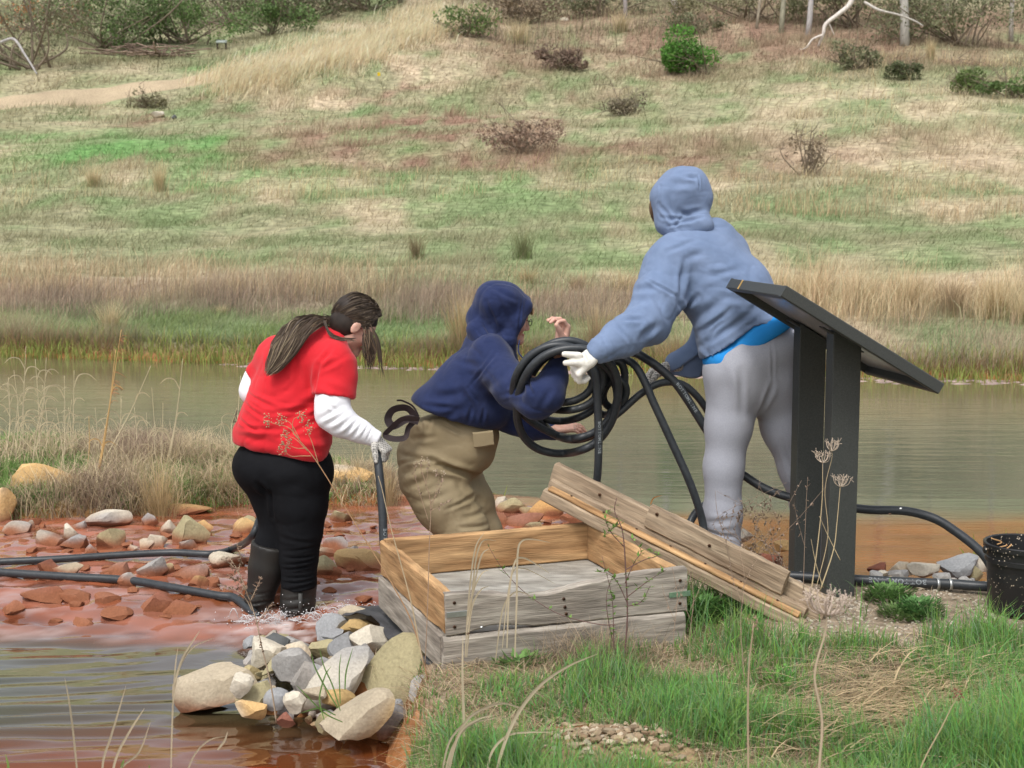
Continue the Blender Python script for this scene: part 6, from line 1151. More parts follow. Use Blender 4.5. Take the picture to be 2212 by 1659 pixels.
fo = [(V(862, 985, 6.36), V(950, 1000, 6.3), .010, .007), (V(930, 1000, 6.3), V(1025, 1035, 6.33), .013, .020), (V(870, 1060, 6.3), V(930, 1030, 6.33), .011, .007), (V(890, 1090, 6.3), V(980, 1060, 6.33), .012, .005), (V(960, 1100, 6.3), V(1040, 1070, 6.33), .011, .006), (V(860, 1005, 6.36), V(900, 995, 6.32), .010, .006), (V(905, 1015, 6.3), V(960, 1005, 6.3), .010, .006), (V(865, 1025, 6.36), V(920, 1005, 6.32), .010, .005), (V(980, 1030, 6.32), V(1000, 1060, 6.32), .010, .005), (V(955, 915, 6.36), V(1000, 940, 6.34), .008, .006), (V(905, 905, 6.38), V(915, 925, 6.38), .006, .005), (V(930, 905, 6.36), V(925, 935, 6.36), .006, .005), (V(890, 950, 6.36), V(940, 945, 6.32), .012, .004), (V(1000, 1120, 6.28), V(1060, 1110, 6.34), .012, .006), (V(990, 1140, 6.28), V(1060, 1135, 6.34), .010, .006), (V(1000, 1075, 6.3), V(1040, 1090, 6.36), .010, .005), (V(940, 1050, 6.3), V(1000, 1150, 6.27), .004, .003)]
skin('waders', wd, .0075, M['wader'], NP, fold=fo, base=.006, bs=8)
plank('pocket', V(1024, 968, 6.315), X3, Z3, norm((.25, .97, 0)) * 1., .095, .072, .02, M['wader'], NP, 3, .003, None, None, 12, .006)
g = Geo()
for pts, w in (([(900, 905, 6.3), (880, 882, 6.3), (850, 885, 6.3), (838, 905, 6.3), (850, 920, 6.28), (880, 905, 6.28), (905, 910, 6.3)], .044), ([(905, 905, 6.28), (870, 905, 6.26), (845, 925, 6.26), (832, 940, 6.26), (850, 948, 6.26), (875, 945, 6.28), (882, 925, 6.3), (895, 910, 6.3)], .032), ([(905, 900, 6.3), (892, 878, 6.3), (870, 866, 6.3), (857, 865, 6.3)], .012)):
    p = catmull(pl(pts), 6); sd = np.cross(np.gradient(p, axis=0), np.array((0, 1., 0))); sd /= np.linalg.norm(sd, axis=1)[:, None]; sd = sd * .75 + np.array((0, .5, 0)); v = np.stack([p - sd * w / 2, p + sd * w / 2, p + sd * w / 2 + (0, .003, 0), p - sd * w / 2 + (0, .003, 0)], 1).reshape(-1, 3); i = np.arange(len(p) - 1) * 4
    for a, b in ((0, 1), (1, 2), (2, 3), (3, 0)): g.add(v, np.stack([i + a, i + b, i + 4 + b, i + 4 + a], -1))
g.build('shoulder_strap', M['strap'], NP)
g = Geo(); g.tube(catmull(pl([(1122, 735, 6.33), (1120, 760, 6.3), (1135, 782, 6.28), (1128, 800, 6.28)]), 6), .0035, 6); g.build('drawstring', M['navy'], NP)

# ================= person in light blue
_V = V
def V(x, y, D): return _V(x, y, D + .27 * float(sstep(1275, 1420, x)))
BP = person(onz(1600, 1240, -.02), 'tall person in light blue hoodie and grey sweatpants leaning left over the hose')
hc3 = V(1468, 432, 6.02); hf3 = norm((-.62, .78, -.18)); hu3 = norm((-.06, .05, 1))
bb_ = Fld(); g3, R3 = headf(bb_, hc3, hf3, hu3, 1.0)
bb_.chain([hc3 + (.01, -.01, -.06), V(1500, 530, 5.98)], [.052, .07], .03); bb_.chain([V(1520, 560, 5.96), V(1570, 660, 5.9), V(1628, 770, 5.87)], [.13, .12, .09], .06)
bLH = V(1578, 800, 5.80); bLK = V(1568, 1010, 5.80); bLA = V(1560, 1215, 5.82); bRH = V(1680, 800, 5.88); bRK = V(1725, 1000, 5.9); bRA = V(1755, 1180, 5.92)
bb_.chain([bLH, bLK, bLA], [.10, .065, .045], .03); bb_.chain([bRH, bRK, bRA], [.10, .065, .045], .03)
BS = V(1440, 580, 5.88); BE = V(1400, 700, 5.78); BW = V(1283, 766, 5.82); CS = V(1560, 620, 6.12); CE = V(1510, 760, 6.12); CW = V(1450, 793, 6.06)
bb_.chain([BS, BE, BW], [.055, .045, .03], .02); bb_.chain([CS, CE, CW], [.055, .045, .03], .02)
skin('body', bb_, .006, M['skin'], BP, colf=skincol(g3, R3, hc3), it=1)
cv = [[V(1412 + rng.uniform(-4, 6), 420 + rng.uniform(-8, 10), 5.99), V(1406 + rng.uniform(-3, 3), 445, 5.98), V(1409 + rng.uniform(-4, 4), 462, 5.98), V(1416 + rng.uniform(-6, 3), 470 + rng.uniform(0, 10), 5.99)] for k in range(70)]; strands('hair', M['hair'], BP, cv, .004, [(.11, .07, .045), (.16, .10, .06)], 5)
gl = Fld(); hand(gl, V(1280, 768, 5.80), norm((-.72, .05, -.62)), norm((.5, .6, -.62)), 1.1, (.85, .9, .95, 1.), thumb=1, tcurl=.0, wr=.034, fr=1.3, palm_r=.022, spread=.03, tdir=(-.99, -.05, .02)); gl.cone(V(1250, 768, 5.78), V(1219, 765, 5.77), .0155, .0125, .01)
skin('glove', gl, .0045, M['glove'], BP, it=1, fold=[(V(1250, 765, 5.75), V(1258, 785, 5.75), .005, .003), (V(1262, 762, 5.76), V(1268, 785, 5.75), .005, .003)], label='off white cotton glove pinching the coil')
gl = Fld(); hand(gl, V(1448, 793, 6.06), norm((-.85, -.1, -.28)), norm((.1, -.5, -.9)), 1.1, (.45, .5, .55, .6), thumb=1, tcurl=.3, wr=.034, fr=1.25, palm_r=.022, spread=.25, tdir=(-.6, -.3, -.5)); skin('glove', gl, .0045, M['dotted'], BP, it=1, label='glove with rubber grip dots')
bh = Fld()                                                                    # hoodie
bh.ell(V(1505, 555, 5.96), (.19, .17, .14), .06).ell(V(1545, 610, 5.93), (.195, .175, .16), .07).ell(V(1580, 670, 5.90), (.185, .175, .14), .07).ell(V(1610, 640, 5.92), (.13, .15, .17), .06).ell(V(1575, 730, 5.88), (.15, .16, .09), .06).cone(V(1550, 768, 5.86), V(1672, 700, 5.88), .080, .088, .05, flat=(Y3, .52))
bh.cone(V(1460, 555, 5.88), V(1568, 545, 6.03), .10, .10, .06).cone(V(1505, 505, 5.98), V(1545, 505, 5.98), .075, .075, .05)
bh.chain([V(1442, 575, 5.87), V(1425, 640, 5.80), V(1400, 695, 5.74), V(1345, 728, 5.75), V(1298, 755, 5.80)], [.112, .108, .098, .082, .058], .04); bh.cone(V(1298, 755, 5.80), V(1284, 765, 5.81), .056, .047, .02); bh.chain([CS, V(1520, 760, 6.10), V(1495, 780, 6.08), V(1462, 786, 6.06)], [.10, .075, .072, .056], .04)
bh.cut(V(1276, 768, 5.81), norm((-.72, 0, -.52)), .006)
fo = [(V(1390, 600, 5.7), V(1462, 640, 5.7), .007, .006), (V(1462, 640, 5.7), V(1480, 680, 5.7), .007, .007), (V(1472, 690, 5.7), V(1510, 640, 5.74), .015, .012), (V(1482, 560, 5.74), V(1470, 640, 5.72), .016, .008), (V(1480, 560, 5.75), V(1520, 545, 5.78), .012, .005), (V(1490, 705, 5.72), V(1560, 650, 5.72), .014, .009), (V(1500, 735, 5.72), V(1580, 670, 5.70), .012, .008), (V(1510, 755, 5.74), V(1640, 665, 5.72), .009, .007), (V(1350, 660, 5.68), V(1400, 650, 5.66), .010, .007), (V(1372, 630, 5.70), V(1420, 620, 5.68), .010, .007), (V(1385, 690, 5.66), V(1340, 690, 5.66), .011, .008), (V(1420, 700, 5.66), V(1380, 730, 5.66), .012, .009), (V(1330, 700, 5.68), V(1360, 740, 5.68), .010, .006), (V(1400, 610, 5.70), V(1440, 690, 5.68), .012, .005), (V(1300, 720, 5.72), V(1320, 770, 5.74), .008, .005), (V(1520, 600, 5.75), V(1600, 580, 5.78), .016, .004), (V(1560, 700, 5.70), V(1530, 740, 5.72), .010, .006), (V(1600, 620, 5.76), V(1640, 660, 5.76), .012, .004), (V(1495, 745, 5.74), V(1525, 790, 5.76), .012, .008), (V(1565, 640, 5.72), V(1610, 650, 5.72), .010, .005), (V(1440, 545, 5.72), V(1500, 520, 5.80), .012, .004)]
def hoodie_b(P):
    d = bh(P); x1 = (P - V(1618, 702, 5.85)) @ norm((.59, 0, -.81)); x2 = (P - V(1618, 702, 5.85)) @ norm((.22, 0, -.975)); return np.where(P[:, 1] < 6.31, np.maximum(d, np.minimum(x1, x2)), d)
hoodie_b.lo, hoodie_b.hi = bh.lo, bh.hi
skin('hoodie', hoodie_b, .0075, M['blue'], BP, fold=fo, base=.006, bs=7)
bo = Fld(); bo.ell(V(1468, 425, 6.0), (.118, .128, .112), .02).ell(V(1470, 398, 6.0), (.085, .11, .075), .04).ell(V(1488, 410, 5.98), (.085, .11, .085), .04).chain([V(1500, 385, 5.98), V(1512, 430, 5.96), V(1505, 465, 5.95)], [.04, .045, .05], .04).chain([V(1440, 430, 5.98), V(1445, 480, 5.95), V(1470, 505, 5.92), V(1520, 485, 5.90)], [.075, .055, .045, .045], .04).cone(V(1436, 425, 6.05), V(1436, 480, 6.05), .05, .04, .03)
bo.ell(V(1430, 432, 6.14), (.075, .10, .085), .012, 's'); bo.cone(V(1474, 371, 5.98), V(1480, 388, 5.98), .012, .04, .03).cone(V(1500, 378, 5.96), V(1518, 405, 5.95), .016, .022, .02)
fo = [(V(1508, 376, 5.9), V(1514, 408, 5.86), .005, .006), (V(1480, 382, 5.9), V(1505, 384, 5.88), .006, .007), (V(1445, 395, 5.9), V(1495, 400, 5.88), .016, .004), (V(1430, 470, 5.9), V(1500, 478, 5.85), .010, .006), (V(1440, 490, 5.9), V(1520, 470, 5.85), .007, .006), (V(1425, 440, 5.9), V(1470, 500, 5.85), .010, .006), (V(1518, 455, 5.86), V(1480, 462, 5.84), .008, .007), (V(1480, 462, 5.84), V(1465, 485, 5.84), .008, .006), (V(1425, 400, 5.95), V(1422, 470, 5.95), .006, .004), (V(1470, 455, 5.84), V(1500, 470, 5.83), .008, .005), (V(1440, 420, 5.9), V(1450, 480, 5.88), .014, .004)]
skin('hood', bo, .006, M['blue'], BP, fold=fo, base=.004, bs=9)
un = Fld(); un.cone(V(1556, 776, 5.85), V(1672, 705, 5.87), .078, .088, .03, flat=(Y3, .52)).ell(V(1618, 730, 5.87), (.150, .146, .105), .03); un.cut(V(1607, 764, 5.85), norm((.55, -.05, -.84)), .006); skin('undershirt', un, .0065, M['bluestrip'], BP, label='bright blue shirt hem')
pt = Fld()                                                                    # sweatpants
pt.ell(V(1600, 805, 5.83), (.155, .16, .20), .05).ell(V(1665, 800, 5.87), (.175, .165, .20), .05).ell(V(1640, 755, 5.87), (.155, .145, .11), .05).cone(V(1564, 792, 5.85), V(1690, 745, 5.88), .082, .095, .05, flat=(Y3, .52)).ell(V(1668, 752, 5.87), (.155, .160, .13), .03)
pt.chain([V(1585, 820, 5.81), V(1574, 920, 5.80), V(1563, 1010, 5.79), V(1561, 1110, 5.79), V(1560, 1190, 5.79), V(1558, 1225, 5.79)], [.122, .100, .084, .081, .078, .072], .04).chain([V(1680, 820, 5.88), V(1703, 920, 5.90), V(1730, 1010, 5.91), V(1750, 1090, 5.92), V(1765, 1200, 5.93)], [.138, .118, .095, .085, .075], .04)
pt.cut(V(1618, 715, 5.85), norm((-.59, 0, .81)), .006).cut(V(1618, 715, 5.85), norm((-.22, 0, .975)), .006)
fo = [(V(1668, 735, 5.68), V(1672, 830, 5.68), .005, .003), (V(1672, 830, 5.68), V(1645, 900, 5.72), .014, .006), (V(1560, 780, 5.68), V(1570, 860, 5.68), .018, .005), (V(1600, 800, 5.66), V(1605, 900, 5.68), .016, .004), (V(1530, 1150, 5.72), V(1590, 1160, 5.72), .010, .006), (V(1530, 1130, 5.72), V(1585, 1120, 5.72), .010, .005), (V(1535, 1190, 5.72), V(1590, 1195, 5.72), .009, .005), (V(1690, 950, 5.8), V(1720, 1060, 5.82), .012, .004)]
skin('sweatpants', pt, .0075, M['grey'], BP, fold=fo, base=.0014, bs=7)
for x, y, D, dx in ((1545, 1262, 5.80, -1), (1768, 1255, 5.95, -.6)):
    s = Fld(); p = V(x, y, D); p[2] = max(p[2], .055 + float(height(p[0], p[1])[0])); s.chain([p + (.03, 0, 0), p + (-.05 + dx * .03, .03, -.01), p + (-.05 + dx * .10, .06, -.025)], [.045, .042, .034], .03); s.cut(p + (0, 0, -.052), (0, 0, -1), .003); skin('shoe', s, .006, M['grey'], BP)

V = _V
# ------------------------------------------------------------------ foreground grass and weeds
def inbox(X, Y):
    a = (X - A[0]) * e1[0] + (Y - A[1]) * e1[1]; b = (X - A[0]) * e2[0] + (Y - A[1]) * e2[1]; return (a > -.03) & (a < LB + .02) & (b > -.03) & (b < DB + .02)
def fore(n, seed, yr=(1290, 1960)):
    X, Y, Z, px, py = scatter(n, (760, 2700), yr, 0., LAND, -.16, seed); k = (Z > -.16) & ~inbox(X, Y)
    gravel = (px > 1650) & (py < 1385 - (px - 1900) * .02 + 18 * noise(xy(px, py), .02, 3)) | ((px > 1500) & (py < 1300)) | ((px > 860) & (py < 1270))
    k &= ~(gravel & (rng.random(len(X)) > .03)); md = np.exp(-(((px - 1290) / 120) ** 2 + ((py - 1625) / 36) ** 2)); k &= rng.random(len(X)) > md * 1.1
    return X[k], Y[k], Z[k], px[k], py[k]
X, Y, Z, px, py = fore(95000, 21); P = xy(X, Y); n = len(X)
dens = noise(P, 2.2, 5) + .5 * noise(P, 6, 6); gr = np.clip(.75 + .0005 * (px - 1300) + .5 * dens, .12, 1) - .5 * np.exp(-(((px - 2060) / 170) ** 2 + ((py - 1540) / 60) ** 2)) - .35 * np.exp(-(((px - 1280) / 150) ** 2 + ((py - 1450) / 80) ** 2)); k = rng.random(n) < gr; X, Y, Z, P, px, py = X[k], Y[k], Z[k], P[k], px[k], py[k]; n = len(X)
tuft = np.clip(.65 + .8 * noise(P, 3.5, 8) + .4 * noise(P, 11, 9), .2, 1.5); hh = rng.uniform(.055, .155, n) * tuft * np.interp(px, [850, 1400, 1900, 2300], [1.1, 1.0, 1.15, 1.5])
cc = np.stack([rng.uniform(.13, .24, n), rng.uniform(.27, .40, n), rng.uniform(.07, .13, n)], -1); k = rng.random(n) < .1; cc[k] = np.array((.2, .30, .16))
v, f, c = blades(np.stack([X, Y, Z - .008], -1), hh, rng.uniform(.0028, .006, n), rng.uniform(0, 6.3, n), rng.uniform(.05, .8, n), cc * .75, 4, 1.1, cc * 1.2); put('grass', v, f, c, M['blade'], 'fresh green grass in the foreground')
X, Y, Z, px, py = fore(46000, 22); n = len(X); cc = np.array((.50, .405, .27)) * rng.uniform(.55, 1.3, (n, 1)); k = rng.random(n) < .3; cc[k] *= np.array((.7, .62, .55))
a = rng.uniform(0, 6.3, n); v, f, c = blades(np.stack([X, Y, Z + .002], -1), rng.uniform(.02, .075, n), rng.uniform(.0022, .005, n), a, rng.uniform(1.0, 3.2, n), cc, 3, .4, cc * 1.1); put('dead_grass', v, f, c, M['blade'], 'matted dead straw between the green blades')
n = 1500; x = rng.normal(2060, 170, n); y = rng.normal(1545, 55, n); b = np.array([onz(a_, b_, .03) for a_, b_ in zip(x, y)]); b[:, 2] += rng.uniform(0, .05, n); cc = np.array((.56, .44, .27)) * rng.uniform(.6, 1.2, (n, 1))
v, f, c = blades(b, rng.uniform(.03, .07, n), rng.uniform(.004, .007, n), rng.normal(.2, .5, n) + np.pi * (rng.random(n) < .5), rng.uniform(2, 5, n), cc, 3, .3, cc); put('straw_pile', v, f, c, M['blade'], 'pile of broken straw in the grass at lower right', 'stuff', 'straw')
n = 1100; x = rng.normal(1275, 60, n); b = np.array([onz(a_, 1418 + rng.normal() * 26, 0.) for a_ in x]); b[:, 2] = height(b[:, 0], b[:, 1]); cc = np.array((.32, .25, .17)) * rng.uniform(.6, 1.4, (n, 1)); k = ~inbox(b[:, 0], b[:, 1] + .02); b, cc = b[k], cc[k]; n = len(b)
v, f, c = blades(b, rng.uniform(.05, .20, n), rng.uniform(.0018, .0035, n), rng.uniform(0, 6.3, n), rng.uniform(.2, 1.4, n), cc, 4, 1, cc * 1.2); put('dead_weeds', v, f, c, M['blade'], 'brown clump of dead weeds growing against the front of the box', 'stuff', 'weeds')
def leafy(g, p, L_, w, col, d):
    """one small oval leaf"""
    d = np.array(d, float); d /= np.linalg.norm(d); s = np.cross(d, (0.1, .2, 1.)); s /= np.linalg.norm(s); n_ = np.cross(s, d)
    v = [p, p + d * L_ * .35 + s * w, p + d * L_ * .4 + n_ * w * -.3, p + d * L_ * .35 - s * w, p + d * L_, ]; g.add(v, np.array([(0, 1, 2), (0, 2, 3), (1, 4, 2), (2, 4, 3)]), col)
def weed(name, label, stems, D, r=.003, col=(.30, .21, .14), leaf=None, nl=0, head=None, cat='plant', leafsize=.012, group=None, curl=False):
    b = stems[0][0]; p0 = V(b[0], b[1], b[2] if len(b) > 2 else D); o = empty(name, tuple(p0), label, cat, group); g = Geo(); gl = Geo(); gh = Geo(); usel = useh = False
    for si, st_ in enumerate(stems):
        pts = catmull([V(q[0], q[1], q[2] if len(q) > 2 else D) for q in st_], 7); rr = r if si == 0 else r * .6; g.tube(pts, np.linspace(rr, rr * .4, len(pts)), 5, col)
        if leaf is not None:
            for k in range(nl):
                q = pts[int(rng.uniform(.25, 1) * (len(pts) - 1))]; d = rng.normal(size=3); d[2] = abs(d[2]) * .6 if not curl else d[2]; leafy(gl, q + rng.normal(0, .002, 3), leafsize * rng.uniform(.6, 1.4), leafsize * .3, np.array(leaf) * rng.uniform(.7, 1.3), d); usel = True
        if head is not None and si in head[0]:
            useh = True; q = pts[-1]
            for k in range(head[2]):
                d = rng.normal(size=3); d /= np.linalg.norm(d); d *= head[3] * rng.uniform(.3, 1)
                if head[1] == 'umbel':
                    a = rng.uniform(0, 6.28); rr_ = head[3] * rng.uniform(.5, 1); e = q + np.array((math.cos(a) * rr_, math.sin(a) * rr_, head[3] * .75)); gh.tube(catmull([q, q + (e - q) * .5 + np.array((math.cos(a), math.sin(a), -.6)) * rr_ * .22, e], 3), .0011 if D > 4 else .0013, 4, head[4])
                    for j in range(5): e2 = e + rng.normal(size=3) * head[3] * .14 + np.array((0, 0, head[3] * .1)); gh.tube([e, e2], .0007, 3, np.array(head[4]) * 1.15); gh.add(_pb[j][0] * .0016 + e2, _pb[j][1], np.array(head[4]) * .9)
                else:
                    gh.add(_pb[k % 8][0] * head[3] * .11 * rng.uniform(.6, 1.3) + q + d * np.array((1, 1, 1.2)), _pb[k % 8][1], np.array(head[4]) * rng.uniform(.6, 1.3))
    g.build('stem', M['twig'], o)
    if usel: gl.build('leaves', M['leaf'], o)
    if useh: gh.build('seed_head', M['twig'], o)
    return o
U = (.45, .37, .29)
weed('wild_carrot', 'dry wild carrot in front of the sign with the higher umbel', [[(1752, 1280), (1766, 1180), (1776, 1080), (1777, 1000)], [(1762, 1275), (1788, 1160), (1782, 1060), (1797, 990), (1796, 975)]], 5.0, .0028, (.46, .36, .22), head=((0, 1), 'umbel', 13, .04, U), group='dry wild carrots')
weed('wild_carrot', 'dry wild carrot in front of the sign with the lower umbel', [[(1772, 1275), (1800, 1190), (1808, 1130), (1815, 1052)], [(1778, 1270), (1762, 1215), (1752, 1165)], [(1815, 1210), (1790, 1160), (1770, 1115)]], 4.98, .0028, (.48, .38, .23), head=((0,), 'umbel', 14, .042, U), group='dry wild carrots')
weed('wild_carrot', 'big out of focus wild carrot head low in front of the plank end', [[(1772, 1900), (1768, 1700), (1776, 1560), (1760, 1460), (1782, 1370), (1786, 1330)]], 2.85, .0042, (.42, .34, .24), head=((0,), 'umbel', 30, .050, (.50, .41, .34)), group='dry wild carrots')
weed('dry_bud', 'blurred brown bud on a stalk left of the big wild carrot', [[(1620, 1900), (1616, 1500), (1628, 1345)]], 2.9, .003, (.38, .29, .2), head=((0,), 'ball', 30, .016, (.33, .22, .16)), group='blurred dry buds')
weed('dry_bud', 'blurred dark bud over the grass at lower right', [[(1935, 1950), (1975, 1700), (2040, 1560), (2070, 1500)]], 3.0, .0022, (.4, .32, .2), head=((0,), 'ball', 40, .017, (.24, .12, .08)), group='blurred dry buds')
weed('goldenrod', 'dry goldenrod leaning across the red shirt', [[(925, 1470), (890, 1345), (830, 1233), (764, 1126), (688, 1003), (650, 955), (632, 935)], [(665, 975), (640, 950), (618, 940)], [(652, 958), (625, 925), (592, 915), (578, 908)], [(648, 950), (628, 915), (608, 905)], [(640, 945), (632, 925), (635, 905), (652, 898)], [(688, 1003), (680, 975), (672, 950), (665, 935), (668, 925)], [(672, 985), (650, 985), (628, 985), (610, 970)], [(660, 968), (640, 968), (622, 960)]], 4.5, .0026, (.40, .24, .13), head=((1, 2, 3, 4, 5, 6, 7), 'ball', 34, .022, (.42, .29, .18)))
weed('dry_stalk', 'bare straw stalk crossing in front of the hanging hose', [[(915, 1440), (890, 1310), (872, 1240), (845, 1142), (826, 1060), (817, 1028)]], 4.45, .0028, (.47, .37, .24))
weed('dry_weed', 'thin dead weed with small white seed heads in front of the waders', [[(918, 1440), (924, 1300), (927, 1190), (930, 1090), (918, 1040), (908, 1005), (912, 992)], [(929, 1110), (940, 1070), (948, 1030), (940, 1018)], [(930, 1090), (952, 1050), (958, 1022)], [(927, 1130), (905, 1060), (895, 1020), (900, 998)], [(928, 1105), (960, 1088), (975, 1080)], [(920, 1050), (925, 1010), (925, 995)]], 4.55, .0018, (.34, .24, .17), (.28, .2, .15), 12, head=((0, 1, 2, 3, 5), 'ball', 16, .012, (.55, .45, .35)), curl=True)
weed('dry_weed', 'brown crumpled weed standing in front of the boots', [[(597, 1560), (585, 1480), (566, 1400), (552, 1335), (533, 1280), (515, 1235), (492, 1200)], [(545, 1320), (528, 1290), (500, 1270), (470, 1262)], [(540, 1300), (552, 1275), (565, 1245)], [(530, 1275), (515, 1255), (490, 1240)], [(520, 1245), (500, 1220), (478, 1205)], [(515, 1235), (520, 1205), (512, 1175)], [(556, 1345), (575, 1320), (590, 1300)]], 4.6, .0030, (.36, .28, .2), (.25, .17, .12), 22, leafsize=.016, curl=True)
weed('leafy_shrub', 'young thorny shrub with new green leaves in front of the box', [[(1345, 1450), (1355, 1340), (1352, 1240), (1345, 1150), (1328, 1105), (1332, 1075)], [(1330, 1350), (1290, 1348), (1209, 1327), (1138, 1283), (1088, 1232), (1052, 1175)], [(1350, 1260), (1370, 1215), (1385, 1190), (1362, 1160)], [(1352, 1230), (1390, 1210), (1420, 1200), (1395, 1185)], [(1347, 1180), (1320, 1150), (1308, 1120), (1315, 1100)], [(1340, 1130), (1325, 1140), (1302, 1160)], [(1354, 1300), (1335, 1260), (1315, 1240), (1290, 1235)], [(1354, 1310), (1385, 1300), (1405, 1265)], [(1325, 1440), (1325, 1340), (1320, 1280), (1300, 1200)], [(1340, 1440), (1318, 1360), (1310, 1290), (1325, 1240)], [(1354, 1290), (1400, 1255), (1440, 1230)]], 4.55, .0032, (.15, .09, .08), (.17, .30, .07), 17, leafsize=.018)
weed('dry_bush', 'grey brown dead bush with curled leaves behind the planks', [[(1655 + rng.normal() * 30, 1290), (1650 + rng.normal() * 35, 1210), (1640 + rng.normal() * 45, 1130), (1645 + rng.normal() * 55, 1060 + rng.uniform(-30, 60))] for k in range(17)], 5.45, .0022, (.27, .20, .15), (.28, .21, .16), 26, leafsize=.016, curl=True)
weed('dry_weed', 'thin dead stem in front of the grey trouser cuff', [[(1590, 1290), (1570, 1180), (1550, 1110), (1545, 1060)], [(1568, 1175), (1580, 1120), (1590, 1080)]], 5.3, .0016, (.27, .2, .15), (.3, .22, .16), 14, leafsize=.010, curl=True)
weed('dry_weed', 'thin dead stem rising beside the far sign post', [[(1735, 1285), (1738, 1180), (1742, 1080), (1745, 1030)], [(1738, 1180), (1722, 1120), (1715, 1085)]], 5.2, .0016, (.27, .2, .15), (.3, .22, .16), 14, leafsize=.012, curl=True)
for i, (x, y) in enumerate([(1600, 1290), (1455, 1330), (1490, 1330)]): weed('dry_weed', ['spindly seed stalk over the plank end', 'spindly grey stalk at the right end of the box', 'reddish stalk in the grass right of the box'][i], [[(x + 10, y + 200), (x, y + 60), (x + 8, y - 40), (x - 4, y - 110)], [(x, y - 10), (x + 22, y - 60), (x + 35, y - 80)], [(x + 2, y + 10), (x - 18, y - 40), (x - 25, y - 70)]], 4.4, .0015, (.36, .26, .19), (.36, .27, .2), 10, leafsize=.010, curl=True)
def bladeplant(name, label, ribs, D, w, col=(.52, .44, .31), group='arching straw leaves', cat='plant'):
    p0 = V(ribs[0][0][0], ribs[0][0][1], D); o = empty(name, tuple(p0), label, cat, group)
    for r_ in ribs: g = Geo(); ribbon(g, [V(a, b, D + .004 * i) for i, (a, b) in enumerate(r_)], w * .62 * rng.uniform(.8, 1.2), np.array(col) * rng.uniform(.85, 1.15), 7, rng.normal() * .2); g.build('leaf', M['blade'], o)
    return o
bladeplant('straw_leaves', 'pale grass leaves fanning up at the left front of the box', [[(1005, 1420), (1010, 1330), (1018, 1240), (1028, 1180), (1046, 1150)], [(1008, 1420), (1016, 1330), (1022, 1260), (1030, 1200), (1044, 1168), (1072, 1168)], [(1010, 1330), (1025, 1260), (1040, 1200), (1056, 1185)], [(1010, 1350), (1022, 1280), (1040, 1240), (1058, 1230)], [(1010, 1380), (1020, 1310), (1038, 1275), (1056, 1266)]], 4.5, .009)
bladeplant('straw_leaves', 'pale curled grass leaves bending right inside the box opening', [[(1112, 1420), (1116, 1300), (1118, 1200), (1126, 1170), (1150, 1165), (1188, 1172)], [(1095, 1400), (1100, 1280), (1112, 1215), (1130, 1205), (1160, 1220), (1186, 1238)], [(1085, 1400), (1095, 1300), (1108, 1236), (1130, 1228), (1160, 1240), (1200, 1262)], [(1070, 1430), (1085, 1320), (1108, 1282), (1130, 1280), (1150, 1292)]], 4.45, .009)
bladeplant('straw_leaves', 'thick curved straw leaf sweeping up at the bottom centre', [[(1062, 1720), (1085, 1620), (1120, 1540), (1170, 1478), (1230, 1438), (1292, 1412)], [(1050, 1700), (1060, 1630), (1095, 1590), (1140, 1582), (1190, 1582)]], 3.6, .013)
bladeplant('straw_leaves', 'cluster of arching straw leaves at the bottom centre left', [[(950, 1700), (968, 1610), (1000, 1565), (1045, 1530), (1090, 1510)], [(955, 1700), (975, 1620), (1010, 1570), (1060, 1552), (1100, 1550)], [(958, 1700), (985, 1600), (1020, 1545), (1080, 1520), (1120, 1528), (1160, 1545)], [(962, 1700), (990, 1590), (1030, 1555), (1070, 1545)]], 3.6, .010)
bladeplant('straw_leaves', 'upright white straw leaf in front of the box corner', [[(1003, 1720), (1002, 1560), (999, 1460), (1000, 1372)]], 3.8, .011)
bladeplant('straw_leaves', 'straight dead grass stem over the water at lower left', [[(172, 1720), (160, 1600), (150, 1520), (140, 1465)]], 3.4, .008, (.42, .36, .25))
bladeplant('straw_leaves', 'two curved pale leaves over the water at lower left', [[(225, 1720), (222, 1650), (240, 1590), (255, 1540), (272, 1482)], [(235, 1720), (250, 1640), (280, 1580), (312, 1530)], [(245, 1720), (262, 1660), (300, 1625), (325, 1560)]], 3.4, .010)
bladeplant('straw_leaves', 'tall pale stem with two arching leaves left of the stone heap', [[(368, 1720), (372, 1560), (378, 1450), (384, 1400)], [(372, 1530), (385, 1450), (415, 1400), (462, 1378)], [(376, 1480), (395, 1420), (432, 1362)], [(390, 1720), (415, 1640), (450, 1600), (490, 1590)], [(470, 1620), (485, 1600), (492, 1580)]], 3.5, .008)
bladeplant('green_leaves', 'long green grass leaves growing out of the stone heap', [[(730, 1530), (700, 1480), (680, 1440), (672, 1410)], [(735, 1535), (718, 1480), (700, 1440), (690, 1400)], [(700, 1555), (690, 1510), (702, 1460), (715, 1440)], [(745, 1490), (748, 1450), (762, 1400)], [(740, 1560), (700, 1540), (660, 1500), (640, 1480)], [(735, 1520), (733, 1450), (737, 1412)], [(725, 1545), (690, 1530), (650, 1540)]], 4.45, .009, (.15, .26, .08), 'green leaves between the stones')
bladeplant('green_leaves', 'narrow green blades at the bottom left edge', [[(15, 1720), (18, 1660), (12, 1630)], [(250, 1720), (262, 1660), (268, 1640)], [(330, 1720), (325, 1680), (322, 1652)]], 3.4, .014, (.2, .3, .08), 'green leaves between the stones')
